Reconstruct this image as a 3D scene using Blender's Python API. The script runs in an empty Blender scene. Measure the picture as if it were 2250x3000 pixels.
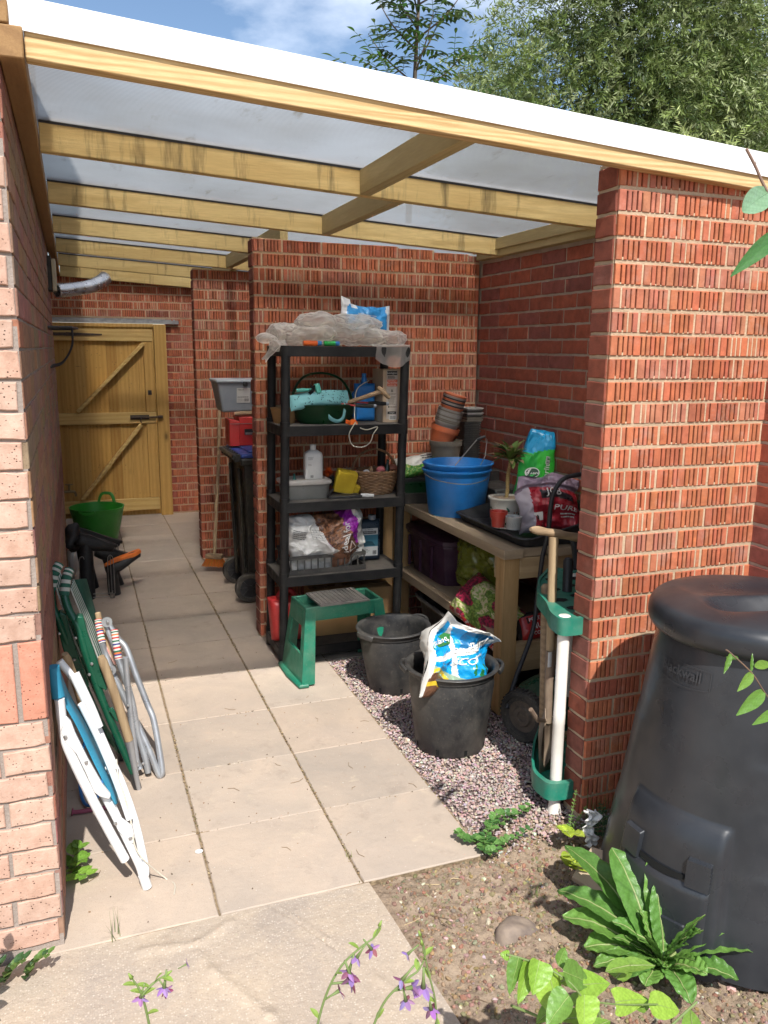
import bpy, math, random
from mathutils import Vector, Matrix, noise
S = bpy.context.scene
rad = math.radians
# ---------------- camera ----------------
cam = bpy.data.cameras.new("camera"); camo = bpy.data.objects.new("camera", cam); S.collection.objects.link(camo)
Rx, Ux, Fx = Vector((0.935985,-0.351918,0.009270)), Vector((0.060319,0.186260,0.980647)), Vector((0.346834,0.917312,-0.195564))
M = Matrix((Rx, Ux, -Fx)).transposed().to_4x4(); M.translation = Vector((0.1215,-2.2284,1.6745)); camo.matrix_world = M
cam.sensor_fit = 'VERTICAL'; cam.sensor_height = 24; cam.lens = 19.094; cam.clip_end = 400; cam.clip_start = 0.05
S.camera = camo
# ---------------- sky, sun, exposure ----------------
W = bpy.data.worlds.new("World"); S.world = W; W.use_nodes = True
wt = W.node_tree; wn = wt.nodes; wl = wt.links; bg = wn['Background']
sky = wn.new('ShaderNodeTexSky'); sky.sky_type = 'NISHITA'; sky.sun_disc = False
sky.sun_elevation = rad(51.3); sky.sun_rotation = rad(186); sky.dust_density = .6; sky.ozone_density = 1.5
bg.inputs['Strength'].default_value = 0.085
tc = wn.new('ShaderNodeTexCoord'); mp = wn.new('ShaderNodeMapping'); mp.inputs['Scale'].default_value = (1.6, 1.6, 3.4); mp.inputs['Location'].default_value = (.35, .1, .2)
n1 = wn.new('ShaderNodeTexNoise'); n1.inputs['Scale'].default_value = 2.1; n1.inputs['Detail'].default_value = 9; n1.inputs['Roughness'].default_value = .55
cr = wn.new('ShaderNodeValToRGB'); cr.color_ramp.elements[0].position = .40; cr.color_ramp.elements[1].position = .80
mx = wn.new('ShaderNodeMixRGB'); mx.inputs['Color2'].default_value = (11.5, 12.0, 12.8, 1)
wl.new(tc.outputs['Generated'], mp.inputs[0]); wl.new(mp.outputs[0], n1.inputs['Vector']); wl.new(n1.outputs['Fac'], cr.inputs[0])
wl.new(cr.outputs[0], mx.inputs['Fac']); wl.new(sky.outputs[0], mx.inputs['Color1']); hs = wn.new('ShaderNodeHueSaturation'); hs.inputs['Saturation'].default_value = 1.03; hs.inputs['Value'].default_value = 1.32; wl.new(mx.outputs[0], hs.inputs['Color']); wl.new(hs.outputs[0], bg.inputs['Color'])
sl = bpy.data.lights.new("sun", 'SUN'); sl.energy = 4.6; sl.angle = rad(.55); sl.color = (1, .965, .915)
so = bpy.data.objects.new("sun", sl); S.collection.objects.link(so)
el = rad(51.3); az = rad(6)
so.rotation_euler = Vector((math.sin(az)*math.cos(el), math.cos(az)*math.cos(el), -math.sin(el))).to_track_quat('-Z', 'Y').to_euler()
so.location = (-1, -6, 8)
S.view_settings.view_transform = 'Standard'; S.view_settings.look = 'None'; S.view_settings.exposure = 0.55; S.view_settings.gamma = 1
S.cycles.max_bounces = 8; S.cycles.caustics_refractive = True; S.cycles.blur_glossy = 0; S.cycles.sample_clamp_indirect = 12; S.cycles.transparent_max_bounces = 12; S.cycles.use_adaptive_sampling = True; S.cycles.adaptive_threshold = .015
try: S.cycles.use_denoising = True; S.cycles.denoiser = 'OPENIMAGEDENOISE'
except Exception: pass
# ---------------- mesh helpers ----------------
V = Vector
class MB:
    def __init__(s): s.v = []; s.f = []; s.m = []; s.c = []
    def add(s, vs, fs, mi=0, col=(1, 1, 1)):
        b = len(s.v); s.v += [tuple(v) for v in vs]
        for f in fs: s.f.append([b+i for i in f]); s.m.append(mi); s.c.append(col)
        return s
    def box(s, c, sz, mi=0, col=(1, 1, 1), rot=None, tap=1.0):
        x, y, z = sz[0]/2, sz[1]/2, sz[2]/2
        vs = [V((sx*x*(tap if sz_ > 0 else 1), sy*y*(tap if sz_ > 0 else 1), sz_*z)) for sz_ in (-1, 1) for sx, sy in ((-1, -1), (1, -1), (1, 1), (-1, 1))]
        if rot is not None: vs = [rot @ v for v in vs]
        c = V(c); return s.add([c+v for v in vs], [(3, 2, 1, 0), (4, 5, 6, 7), (0, 1, 5, 4), (1, 2, 6, 5), (2, 3, 7, 6), (3, 0, 4, 7)], mi, col)
    def bb(s, a, b, mi=0, col=(1, 1, 1)):
        a, b = V(a), V(b); return s.box((a+b)/2, [abs(t) for t in (b-a)], mi, col)
    def beam(s, a, b, w, h, mi=0, col=(1, 1, 1), up=(0, 0, 1), roll=0):
        a, b = V(a), V(b); d = b-a; L = d.length; d.normalize(); r = d.cross(V(up)).normalized(); u = r.cross(d)
        if roll: q = Matrix.Rotation(roll, 3, d); r = q@r; u = q@u
        R = Matrix((d, r, u)).transposed(); return s.box((a+b)/2, (L, w, h), mi, col, R)
    def tube(s, pts, r, n=10, mi=0, col=(1, 1, 1), caps=True, closed=False, flat=None):
        pts = [V(p) for p in pts]; k = len(pts); rs = r if isinstance(r, (list, tuple)) else [r]*k
        vs = []; pr = None
        for i, p in enumerate(pts):
            if closed: t = pts[(i+1) % k]-pts[i-1]
            else: t = pts[min(i+1, k-1)]-pts[max(i-1, 0)]
            t.normalize()
            if pr is None: pr = t.cross(V((0, 0, 1)) if abs(t.z) < .9 else V((1, 0, 0))).normalized()
            pr = (pr-t*pr.dot(t)).normalized(); q = t.cross(pr)
            fx, fy = flat or (1, 1)
            for j in range(n):
                a = 2*math.pi*j/n; vs.append(p+(pr*math.cos(a)*fx+q*math.sin(a)*fy)*rs[i])
        fs = []; rng_ = k if closed else k-1
        for i in range(rng_):
            for j in range(n):
                i2 = (i+1) % k; fs.append((i*n+j, i*n+(j+1) % n, i2*n+(j+1) % n, i2*n+j))
        if caps and not closed: fs += [tuple(range(n))[::-1], tuple((k-1)*n+j for j in range(n))]
        return s.add(vs, fs, mi, col)
    def lathe(s, prof, c, n=40, mi=0, col=(1, 1, 1), sx=1, sy=1, rot=None, cap0=False, cap1=False, sq=0, fn=None):
        vs = []; c = V(c)
        for (r, z) in prof:
            for j in range(n):
                a = 2*math.pi*j/n; ca, sa = math.cos(a), math.sin(a); k = 1
                if sq: k = 1/((abs(ca)**sq+abs(sa)**sq)**(1/sq))
                p = V((r*ca*k*sx, r*sa*k*sy, z))
                if fn: p = fn(p, a)
                if rot is not None: p = rot @ p
                vs.append(c+p)
        fs = [(i*n+j, i*n+(j+1) % n, (i+1)*n+(j+1) % n, (i+1)*n+j) for i in range(len(prof)-1) for j in range(n)]
        if cap0: fs.append(tuple(range(n))[::-1])
        if cap1: fs.append(tuple((len(prof)-1)*n+j for j in range(n)))
        return s.add(vs, fs, mi, col)
    def prism(s, pts, d, mi=0, col=(1, 1, 1)):
        n = len(pts); d = V(d); vs = [V(p) for p in pts]+[V(p)+d for p in pts]
        return s.add(vs, [tuple(range(n))[::-1], tuple(range(n, 2*n))]+[(i, (i+1) % n, n+(i+1) % n, n+i) for i in range(n)], mi, col)
    def grid(s, fn, nu, nv, mi=0, col=(1, 1, 1), wu=False, mif=None):
        vs = [fn(i/(nu if wu else nu-1), j/(nv-1)) for j in range(nv) for i in range(nu)]; b = len(s.v)
        s.v += [tuple(v) for v in vs]
        for j in range(nv-1):
            for i in range(nu if wu else nu-1):
                i2 = (i+1) % nu; s.f.append([b+j*nu+i, b+j*nu+i2, b+(j+1)*nu+i2, b+(j+1)*nu+i])
                s.m.append(mif((i+.5)/nu, (j+.5)/nv) if mif else mi); s.c.append(col)
        return s
    def text(s, st, size, fn, mi=0, col=(1, 1, 1), th=0):
        vs, fs = text2d(st, size); b = [fn(x, y) for x, y in vs]; return s.add(b, fs, mi, col)
    def build(s, name, mats, parent=None, smooth=True, ang=38, bevel=0, seg=2, sub=0, solid=0, root=None):
        me = bpy.data.meshes.new(name); rt = parent
        while rt is not None and rt.parent is not None: rt = rt.parent
        off = V(rt.location) if rt is not None else (V(root) if root else V((0, 0, 0)))
        me.from_pydata([tuple(V(v)-off) for v in s.v], [], s.f)
        for m in (mats if isinstance(mats, (list, tuple)) else [mats]): me.materials.append(m)
        me.polygons.foreach_set('material_index', s.m)
        at = me.attributes.new('Col', 'FLOAT_COLOR', 'CORNER'); dat = []
        for p, c in zip(s.f, s.c): dat += [c[0], c[1], c[2], 1.0]*len(p)
        at.data.foreach_set('color', dat)
        if smooth:
            me.polygons.foreach_set('use_smooth', [True]*len(me.polygons))
            try: me.set_sharp_from_angle(angle=rad(ang))
            except Exception: pass
        me.validate(clean_customdata=False)
        o = bpy.data.objects.new(name, me); S.collection.objects.link(o)
        if parent is not None: o.parent = parent
        elif root: o.location = root
        if solid:
            q = o.modifiers.new('s', 'SOLIDIFY'); q.thickness = solid; q.offset = 0
        if bevel:
            q = o.modifiers.new('b', 'BEVEL'); q.width = bevel; q.segments = seg; q.limit_method = 'ANGLE'; q.angle_limit = rad(40); q.harden_normals = False
        if sub:
            q = o.modifiers.new('ss', 'SUBSURF'); q.levels = sub; q.render_levels = sub
        return o
_tx = {}
def text2d(st, size):
    if (st, size) not in _tx:
        cu = bpy.data.curves.new('t', 'FONT'); cu.body = st; cu.size = size; cu.align_x = 'CENTER'; cu.align_y = 'CENTER'; cu.resolution_u = 2; cu.offset = size*.012
        o = bpy.data.objects.new('t', cu); S.collection.objects.link(o); bpy.context.view_layer.update()
        me = bpy.data.meshes.new_from_object(o)
        _tx[(st, size)] = ([(v.co.x, v.co.y) for v in me.vertices], [tuple(p.vertices) for p in me.polygons])
        bpy.data.objects.remove(o); bpy.data.curves.remove(cu); bpy.data.meshes.remove(me)
    return _tx[(st, size)]
def thing(name, label, cat, loc=(0, 0, 0), group=None):
    o = bpy.data.objects.new(name, None); S.collection.objects.link(o); o.location = loc; o.empty_display_size = .05
    o['label'] = label; o['category'] = cat
    if group: o['group'] = group
    return o
def tag(o, label, cat, group=None):
    o['label'] = label; o['category'] = cat
    if group: o['group'] = group
    return o
def kind(o, k, label=None):
    o['kind'] = k
    if label: o['label'] = label
    return o
def dup(root, loc, label, rotz=None, group=None):
    def cp(o, par):
        c = o.copy(); S.collection.objects.link(c); c.parent = par
        for ch in o.children: cp(ch, c)
        return c
    r = cp(root, None); r.location = loc; r['label'] = label
    if rotz is not None: r.rotation_euler = (0, 0, rotz)
    if group: r['group'] = group
    return r
def Rz(a): return Matrix.Rotation(a, 3, 'Z')
def Rot(x=0, y=0, z=0):
    return Matrix.Rotation(rad(z), 3, 'Z') @ Matrix.Rotation(rad(y), 3, 'Y') @ Matrix.Rotation(rad(x), 3, 'X')
def lerp(a, b, t): return V(a)*(1-t)+V(b)*t
def spl(pts, n=8):
    P = [V(p) for p in pts]; out = []
    for i in range(len(P)-1):
        p0 = P[max(i-1, 0)]; p1 = P[i]; p2 = P[i+1]; p3 = P[min(i+2, len(P)-1)]
        for k in range(n):
            t = k/n; out.append(.5*((2*p1)+(p2-p0)*t+(2*p0-5*p1+4*p2-p3)*t*t+(3*p1-p0-3*p2+p3)*t**3))
    return out+[P[-1]]
def nz(p, s=1, seed=0): return noise.noise(V(p)*s+V((seed*7.3, seed*3.1, seed*1.7)))
def ridged(p, s=1, seed=0, o=3):
    t = 0; a = 1
    for i in range(o): t += a*(1-abs(nz(p, s*2**i, seed+i))*2.2); a *= .5
    return t/1.75
# ---------------- material helpers ----------------
def mnew(name):
    m = bpy.data.materials.new(name); m.use_nodes = True; nt = m.node_tree; return m, nt, nt.nodes['Principled BSDF']
def N(nt, t, **k):
    n = nt.nodes.new('ShaderNode'+t)
    for a, b in k.items():
        if a in n.inputs: n.inputs[a].default_value = b
        else: setattr(n, a, b)
    return n
def c4(c): return (c[0], c[1], c[2], 1)
def coords(nt, sc=(1, 1, 1), loc=(0, 0, 0), rot=(0, 0, 0)):
    t = N(nt, 'TexCoord'); m = N(nt, 'Mapping'); m.inputs['Scale'].default_value = sc; m.inputs['Location'].default_value = loc; m.inputs['Rotation'].default_value = rot
    nt.links.new(t.outputs['Object'], m.inputs[0]); return m.outputs[0]
def nn(nt, vec, scale, detail=4, rough=.55, dist=0):
    n = N(nt, 'TexNoise'); n.inputs['Scale'].default_value = scale; n.inputs['Detail'].default_value = detail; n.inputs['Roughness'].default_value = rough; n.inputs['Distortion'].default_value = dist
    nt.links.new(vec, n.inputs['Vector']); return n.outputs['Fac']
def ramp(nt, fac, stops):
    r = N(nt, 'ValToRGB'); e = r.color_ramp.elements
    while len(e) < len(stops): e.new(.5)
    for k, (p, c) in enumerate(stops): e[k].position = p; e[k].color = c4(c) if isinstance(c, (tuple, list)) else (c, c, c, 1)
    nt.links.new(fac, r.inputs[0]); return r.outputs[0]
def mixc(nt, fac, a, b, mode='MIX'):
    m = N(nt, 'MixRGB'); m.blend_type = mode
    for i, x in ((0, fac), (1, a), (2, b)):
        if isinstance(x, (int, float)): m.inputs[i].default_value = x
        elif isinstance(x, (tuple, list)): m.inputs[i].default_value = c4(x)
        else: nt.links.new(x, m.inputs[i])
    return m.outputs[0]
def attr(nt):
    a = N(nt, 'Attribute'); a.attribute_name = 'Col'; return a.outputs['Color']
def bump(nt, h, p, st=.3, d=.01, prev=None):
    b = N(nt, 'Bump'); b.inputs['Strength'].default_value = st; b.inputs['Distance'].default_value = d; nt.links.new(h, b.inputs['Height'])
    if prev is not None: nt.links.new(prev, b.inputs['Normal'])
    nt.links.new(b.outputs[0], p.inputs['Normal']); return b.outputs[0]
def mat(name, c, c2=None, rough=.5, spec=.5, ns=12, bs=60, bst=.15, bd=.002, use_col=False, dust=0, dustc=(.35, .3, .24), trans=0, metal=0, lo=.35, hi=.65, alpha=None, sheen=0):
    m, nt, p = mnew(name); v = coords(nt); c2 = c2 or tuple(x*.75 for x in c)
    f = ramp(nt, nn(nt, v, ns, 5), [(lo, 0.0), (hi, 1.0)]); col = mixc(nt, f, c, c2)
    if use_col: col = mixc(nt, 1.0, col, attr(nt), 'MULTIPLY')
    if dust:
        d = ramp(nt, nn(nt, v, 5, 8, .7), [(.42, 0.0), (.75, dust)]); col = mixc(nt, d, col, dustc)
        d2 = ramp(nt, nn(nt, v, 90, 2, .7), [(.6, 0.0), (.75, dust*.7)]); col = mixc(nt, d2, col, dustc)
    nt.links.new(col, p.inputs['Base Color']); p.inputs['Roughness'].default_value = rough; p.inputs['Specular IOR Level'].default_value = spec; p.inputs['Metallic'].default_value = metal
    rr = ramp(nt, nn(nt, v, ns*1.7, 4), [(.3, max(0, rough-.1)), (.7, min(1, rough+.14))]); nt.links.new(rr, p.inputs['Roughness'])
    if bst: bump(nt, nn(nt, v, bs, 4), p, bst, bd)
    if trans:
        t = N(nt, 'BsdfTranslucent'); nt.links.new(col, t.inputs[0]); ms = N(nt, 'MixShader'); ms.inputs[0].default_value = trans
        out = nt.nodes['Material Output']; nt.links.new(p.outputs[0], ms.inputs[1]); nt.links.new(t.outputs[0], ms.inputs[2]); nt.links.new(ms.outputs[0], out.inputs[0])
    if alpha is not None: p.inputs['Alpha'].default_value = alpha
    return m
def wood(name, c, c2, ax='X', rough=.7, ring=9, dark=None, knots=True, stain=0):
    m, nt, p = mnew(name); sc = {'X': (.7, 9, 9), 'Y': (9, .7, 9), 'Z': (9, 9, .7)}[ax]
    v = coords(nt, sc); w = N(nt, 'TexWave'); w.wave_type = 'RINGS'; w.rings_direction = ax; w.inputs['Scale'].default_value = ring/10; w.inputs['Distortion'].default_value = 7; w.inputs['Detail'].default_value = 3; w.inputs['Detail Scale'].default_value = 1.1
    nt.links.new(v, w.inputs['Vector']); f = w.outputs['Fac']
    fine = nn(nt, coords(nt, tuple(x*3 for x in sc)), 6, 5, .7)
    col = mixc(nt, ramp(nt, f, [(.25, 0.0), (.95, .75)]), c, c2); col = mixc(nt, ramp(nt, fine, [(.35, 0.0), (.7, .45)]), col, tuple(x*.62 for x in c2))
    col = mixc(nt, ramp(nt, nn(nt, coords(nt), 2.3, 3), [(.35, 0.0), (.65, .5)]), col, tuple(x*.8 for x in c))
    if knots:
        vo = N(nt, 'TexVoronoi'); vo.inputs['Scale'].default_value = 4.2; sck = {'X': (.45, 1, 1), 'Y': (1, .45, 1), 'Z': (1, 1, .45)}[ax]
        nt.links.new(coords(nt, sck), vo.inputs['Vector']); col = mixc(nt, ramp(nt, vo.outputs['Distance'], [(.04, .95), (.06, .55), (.13, .0)]), col, tuple(x*.34 for x in c2))
    if stain:
        col = mixc(nt, ramp(nt, nn(nt, coords(nt, (6, 6, .8)), 2.2, 5, .65), [(.56, 0.0), (.72, stain)]), col, (.03, .026, .015))
    col = mixc(nt, 1.0, col, attr(nt), 'MULTIPLY'); nt.links.new(col, p.inputs['Base Color']); p.inputs['Roughness'].default_value = rough; p.inputs['Specular IOR Level'].default_value = .25
    bump(nt, fine, p, .35, .003); return m

# ================= brick materials =================
def brick_mat(name, white=.35, pits=.5, dark=(.1, .03, .02), bs=160, smear=(.5, .36, .3), ps=190):
    m, nt, p = mnew(name); v = coords(nt); a = attr(nt)
    col = mixc(nt, ramp(nt, nn(nt, v, 22, 6, .65), [(.3, .0), (.75, .55)]), a, dark)
    col = mixc(nt, ramp(nt, nn(nt, v, 9, 8, .72), [(.53, 0.0), (.72, white)]), col, smear)
    vo = N(nt, 'TexVoronoi'); vo.inputs['Scale'].default_value = ps; nt.links.new(v, vo.inputs['Vector'])
    pm = mixc(nt, 1.0, ramp(nt, vo.outputs['Distance'], [(.12, 1.0), (.26, 0.0)]), ramp(nt, nn(nt, v, 45, 3), [(.45, 0.0), (.6, pits)]), 'MULTIPLY')
    col = mixc(nt, pm, col, tuple(x*.25 for x in dark))
    nt.links.new(col, p.inputs['Base Color']); p.inputs['Roughness'].default_value = .85; p.inputs['Specular IOR Level'].default_value = .2
    b = bump(nt, nn(nt, v, bs, 5, .7), p, .45, .004); iv = N(nt, 'Math', operation='SUBTRACT'); iv.inputs[0].default_value = 1; nt.links.new(pm, iv.inputs[1]); bump(nt, iv.outputs[0], p, .6, .004, b)
    return m
M_rib = brick_mat('ribbed_brick', .42, .1)
M_smooth = brick_mat('smooth_brick', .10, .55, (.045, .016, .014))
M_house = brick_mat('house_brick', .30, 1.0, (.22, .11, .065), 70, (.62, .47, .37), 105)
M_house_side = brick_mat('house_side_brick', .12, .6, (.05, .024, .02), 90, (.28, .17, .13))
def mortar_mat(name, c, c2):
    m, nt, p = mnew(name); v = coords(nt)
    col = mixc(nt, ramp(nt, nn(nt, v, 7, 6, .7), [(.35, 0.0), (.68, 1.0)]), c, c2); col = mixc(nt, ramp(nt, nn(nt, v, 260, 2), [(.55, 0.0), (.75, .35)]), col, tuple(x*.45 for x in c2))
    nt.links.new(col, p.inputs['Base Color']); p.inputs['Roughness'].default_value = .95; p.inputs['Specular IOR Level'].default_value = .1
    bump(nt, nn(nt, v, 90, 6, .7), p, .7, .006); return m
M_mort = mortar_mat('sand_mortar', (.58, .44, .30), (.44, .33, .22))
M_mort2 = mortar_mat('grey_mortar', (.50, .41, .33), (.36, .30, .245))
M_hmort = mortar_mat('house_mortar', (.36, .30, .26), (.26, .22, .19))
Z0 = .0077
def brick_face(mb, O, U, Nn, L, style, rng, courses=29, holes=(), shift=0, z0=Z0, pal=None, extra=None, bl=.215, h=.0635, mi=1, prot=.005, ztop=None):
    O, U, Nn = V(O), V(U), V(Nn); Z = V((0, 0, 1))
    def quad(a, b, c, d, mi_, col): mb.add([a, b, c, d], [(0, 1, 2, 3)], mi_, col)
    if style == 'rib': prot = .0125
    pzb = None
    for k in range(courses):
        za = z0+k*.075+.005+rng.uniform(-.001, .001); zb = za+h
        if style == 'rib':
            JD = .0075; rows = [(0, L)]
            for (h0, h1, y0_, y1_) in holes:
                if zb > y0_ and za < y1_: rows = [(a_, b_) for a_, b_ in ((0, h0), (h1, L)) if b_-a_ > .02]
            for (a_, b_) in rows:
                lo = (pzb if pzb is not None else za-.012)-.001; nq = max(1, int((b_-a_)/.04))
                if ztop and za > ztop((a_+b_)/2)+.01: continue
                for i_ in range(nq):
                    xa_, xb_ = a_+(b_-a_)*i_/nq, a_+(b_-a_)*(i_+1)/nq; quad(O+U*xa_+Z*lo+Nn*JD, O+U*xb_+Z*lo+Nn*JD, O+U*xb_+Z*(za+.001)+Nn*(JD+.002), O+U*xa_+Z*(za+.001)+Nn*(JD+.002), 0, (1, 1, 1))
            pzb = zb; tb_ = -1
        s = -bl-.01+((.1125 if k % 2 else 0)+shift) % (bl+.01)
        while s < L:
            a, b = max(s, 0), min(s+bl, L); s0 = s; s += bl+.01
            if b-a < .022: continue
            segs = [(a, b)]
            for (h0, h1, y0, y1) in holes:
                if zb > y0 and za < y1:
                    ns_ = []
                    for (p, q) in segs:
                        if q <= h0 or p >= h1: ns_.append((p, q))
                        else:
                            if p < h0-.02: ns_.append((p, h0))
                            if q > h1+.02: ns_.append((h1, q))
                    segs = ns_
            for (p, q) in segs:
                zt = zb
                if ztop:
                    lim = ztop((p+q)/2)
                    if za > lim-.02: continue
                    zt = min(zb, lim)
                col = pal(rng); j = rng.uniform(-.0012, .0018); p += rng.uniform(-.001, .0015); q += rng.uniform(-.0015, .001)
                P = lambda s_, z_, d_: O+U*s_+Z*z_+Nn*(d_+j)
                pr = prot
                if style == 'rib':
                    smear_ = rng.random() < .10; D = .0008; w = .0054; cuts = []; c0 = s0+.026+rng.uniform(-.004, .004)
                    for i in range(4): cuts.append(c0+i*.0195)
                    c1 = c0+3*.0195+.033
                    for i in range(5): cuts.append(c1+i*.0188)
                    cuts = [t for t in cuts if p+.008 < t < q-.012]
                    xs = [p]
                    for t in cuts: xs += [t, t+w+rng.uniform(-.001, .0012)]
                    xs.append(q); g = tuple(x*.30 for x in col); JD = .0075  # slot bottoms coloured dark: ingrained dirt plus painted-in shade of deep slots
                    if s0+bl < L and q > s0+bl-.01: quad(P(q-.002, za-.001, JD-j), P(q+.0125, za-.001, JD-j), P(q+.0125, zt, JD-j+.001), P(q-.002, zt, JD-j+.001), 0, (1, 1, 1))
                    for i in range(len(xs)-1):
                        x0, x1 = xs[i], xs[i+1]
                        if i % 2 == 0:
                            e = rng.uniform(-.0008, .0008); cc = tuple(x*rng.uniform(.92, 1.07) for x in col); ch = .0016
                            f = [P(x0+ch, za+ch, pr+e), P(x1-ch, za+ch, pr+e), P(x1-ch, zt-ch, pr+e), P(x0+ch, zt-ch, pr+e)]
                            o_ = [P(x0, za, pr-.002), P(x1, za, pr-.002), P(x1, zt, pr-.002), P(x0, zt, pr-.002)]
                            bk = [P(x0, za, D), P(x1, za, D), P(x1, zt, D), P(x0, zt, D)]
                            mb.add(f+o_+bk, [(0, 1, 2, 3), (4, 5, 1, 0), (5, 6, 2, 1), (6, 7, 3, 2), (7, 4, 0, 3), (8, 9, 5, 4), (9, 10, 6, 5), (10, 11, 7, 6), (11, 8, 4, 7)], mi, cc)
                        else:
                            fill = rng.random() < (.45 if smear_ else .07); ze = zt-.004-rng.random()*.003
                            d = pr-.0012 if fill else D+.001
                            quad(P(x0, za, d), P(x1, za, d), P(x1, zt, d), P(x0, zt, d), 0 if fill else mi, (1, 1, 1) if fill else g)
                            if not fill:
                                zt2 = zt-rng.uniform(.001, .006); mb.add([P(x0, zt2, pr-.001), P(x1, zt2, pr-.001), P(x1, zt, pr-.001), P(x0, zt, pr-.001), P(x0, zt2, D), P(x1, zt2, D)], [(0, 1, 2, 3), (4, 5, 1, 0)], mi, col)
                                if rng.random() < .35:
                                    zz = za+rng.uniform(.002, .01); quad(P(x0, za, pr-.002), P(x1, za, pr-.002), P(x1, zz, pr-.002), P(x0, zz, pr-.002), 0, (1, 1, 1))
                else:
                    nx = max(2, int((q-p)/.03)+1); ch = .0028; A = []; B = []
                    # wobbly outline
                    top = [(p+(q-p)*i/nx, zt) for i in range(nx+1)]; bot = [(p+(q-p)*i/nx, za) for i in range(nx+1)]
                    ring = bot+top[::-1]; jt = .0024 if prot > .0065 and bl > .2 else .0014; rr = [(x+rng.uniform(-1, 1)*jt, z+rng.uniform(-1, 1)*jt) for x, z in ring]
                    cx, cz = (p+q)/2, (za+zt)/2
                    inn = [(x+(ch if x < cx else -ch)*(1 if abs(x-cx) > (q-p)*.45 else 0), z+(ch if z < cz else -ch)) for x, z in rr]
                    n = len(rr); vs = [P(x, z, pr) for x, z in inn]+[P(x, z, pr-.0022) for x, z in rr]+[P(x, z, -.012) for x, z in rr]
                    fs = [(i, i+1, n-2-i, n-1-i) for i in range(nx)]
                    fs += [(n+i, n+(i+1) % n, (i+1) % n, i) for i in range(n)]+[(2*n+i, 2*n+(i+1) % n, n+(i+1) % n, n+i) for i in range(n)]
                    mb.add(vs, fs, mi, col)
def pal_rib(r):
    t = r.random(); c = lerp((.56, .185, .092), (.48, .148, .074), t)
    if r.random() < .2: c = lerp(c, (.47, .23, .17), r.uniform(.2, .6))
    if r.random() < .07: c = lerp(c, (.32, .09, .055), .6)
    k_ = r.uniform(.92, 1.07); return tuple(x*k_ for x in c)
def pal_smooth(r):
    c = lerp((.46, .125, .070), (.34, .098, .062), r.random())
    if r.random() < .3: c = lerp(c, (.30, .11, .095), .7)
    return tuple(c)
def pal_end(r):
    c = lerp((.34, .10, .058), (.25, .078, .052), r.random())
    if r.random() < .25: c = lerp(c, (.28, .115, .09), .7)
    return tuple(c)
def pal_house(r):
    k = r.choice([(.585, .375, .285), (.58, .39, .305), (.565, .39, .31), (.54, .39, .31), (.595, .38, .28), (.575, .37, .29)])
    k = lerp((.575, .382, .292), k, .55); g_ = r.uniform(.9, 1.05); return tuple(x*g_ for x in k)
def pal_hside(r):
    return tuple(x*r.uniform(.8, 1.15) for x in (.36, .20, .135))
def stub(name_label, x0, y0, length, seed, top=2.245, slope=None, start_shift=0, th=.1025, holes=(), rightcore=None):
    r = random.Random(seed); mb = MB(); X1_ = x0+length
    def core(xa, xb, za, zb): mb.bb((xa, y0+.0, za), (xb, y0+th, zb))
    if holes:
        h0, h1, hz0, hz1 = holes[0]; core(x0, x0+h0, -.1, top) if h0 > .02 else None; core(x0+h1, X1_, -.1, top); core(x0+h0, x0+h1, hz1, top)
    else:
        if slope:
            z1 = top; z2 = slope(length); mb.add([(x0, y0, -.1), (X1_, y0, -.1), (X1_, y0+th, -.1), (x0, y0+th, -.1), (x0, y0, z1), (X1_, y0, z2), (X1_, y0+th, z2), (x0, y0+th, z1)], [(3, 2, 1, 0), (4, 5, 6, 7), (0, 1, 5, 4), (1, 2, 6, 5), (2, 3, 7, 6), (3, 0, 4, 7)])
        else: core(x0, X1_, -.1, top)
    brick_face(mb, (x0, y0, 0), (1, 0, 0), (0, -1, 0), length, 'rib', r, 30, holes=holes, shift=start_shift, pal=pal_rib, ztop=slope or (lambda s: top))
    return mb, r
def finish_wall(mb, label, loc, mats, group=None):
    o = mb.build('brick_wall', mats, root=loc, ang=25); tag(o, label, 'brick wall', group); return o
roof_z = lambda x: 2.328-.054*(x-.06)
# front stub (pier), walls A and B
mbp, r = stub('', 1.7625, .055, .68, 3, top=2.262, slope=lambda s: roof_z(1.7625+s)+.03)
brick_face(mbp, (1.7625, .1575, 0), (0, -1, 0), (-1, 0, 0), .1025, 'smooth', r, 30, pal=pal_end, mi=2, bl=.1025, prot=.006, ztop=lambda s: 2.258)
finish_wall(mbp, 'ribbed red brick wall end standing between the white pipe and the black compost bin', (1.7625, .055, 0), [M_mort, M_rib, M_smooth], 'ribbed brick cross walls')
mbp, r = stub('', 1.068, 2.311, 1.36, 5, slope=lambda s: roof_z(1.068+s)+.02, top=2.262, start_shift=.05)
brick_face(mbp, (1.068, 2.4135, 0), (0, -1, 0), (-1, 0, 0), .1025, 'smooth', r, 30, pal=pal_end, mi=2, bl=.1025, prot=.006)
finish_wall(mbp, 'ribbed red brick wall directly behind the black plastic shelving', (1.068, 2.311, 0), [M_mort, M_rib, M_smooth], 'ribbed brick cross walls')
mbp, r = stub('', 1.012, 4.252, 1.42, 9, slope=lambda s: roof_z(1.012+s)+.02, top=2.262)
brick_face(mbp, (1.012, 4.3545, 0), (0, -1, 0), (-1, 0, 0), .1025, 'smooth', r, 30, pal=pal_end, mi=2, bl=.1025, prot=.006)
finish_wall(mbp, 'ribbed red brick wall behind the wheelie bin, broom and grey lidded box', (1.012, 4.252, 0), [M_mort, M_rib, M_smooth], 'ribbed brick cross walls')
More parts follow.
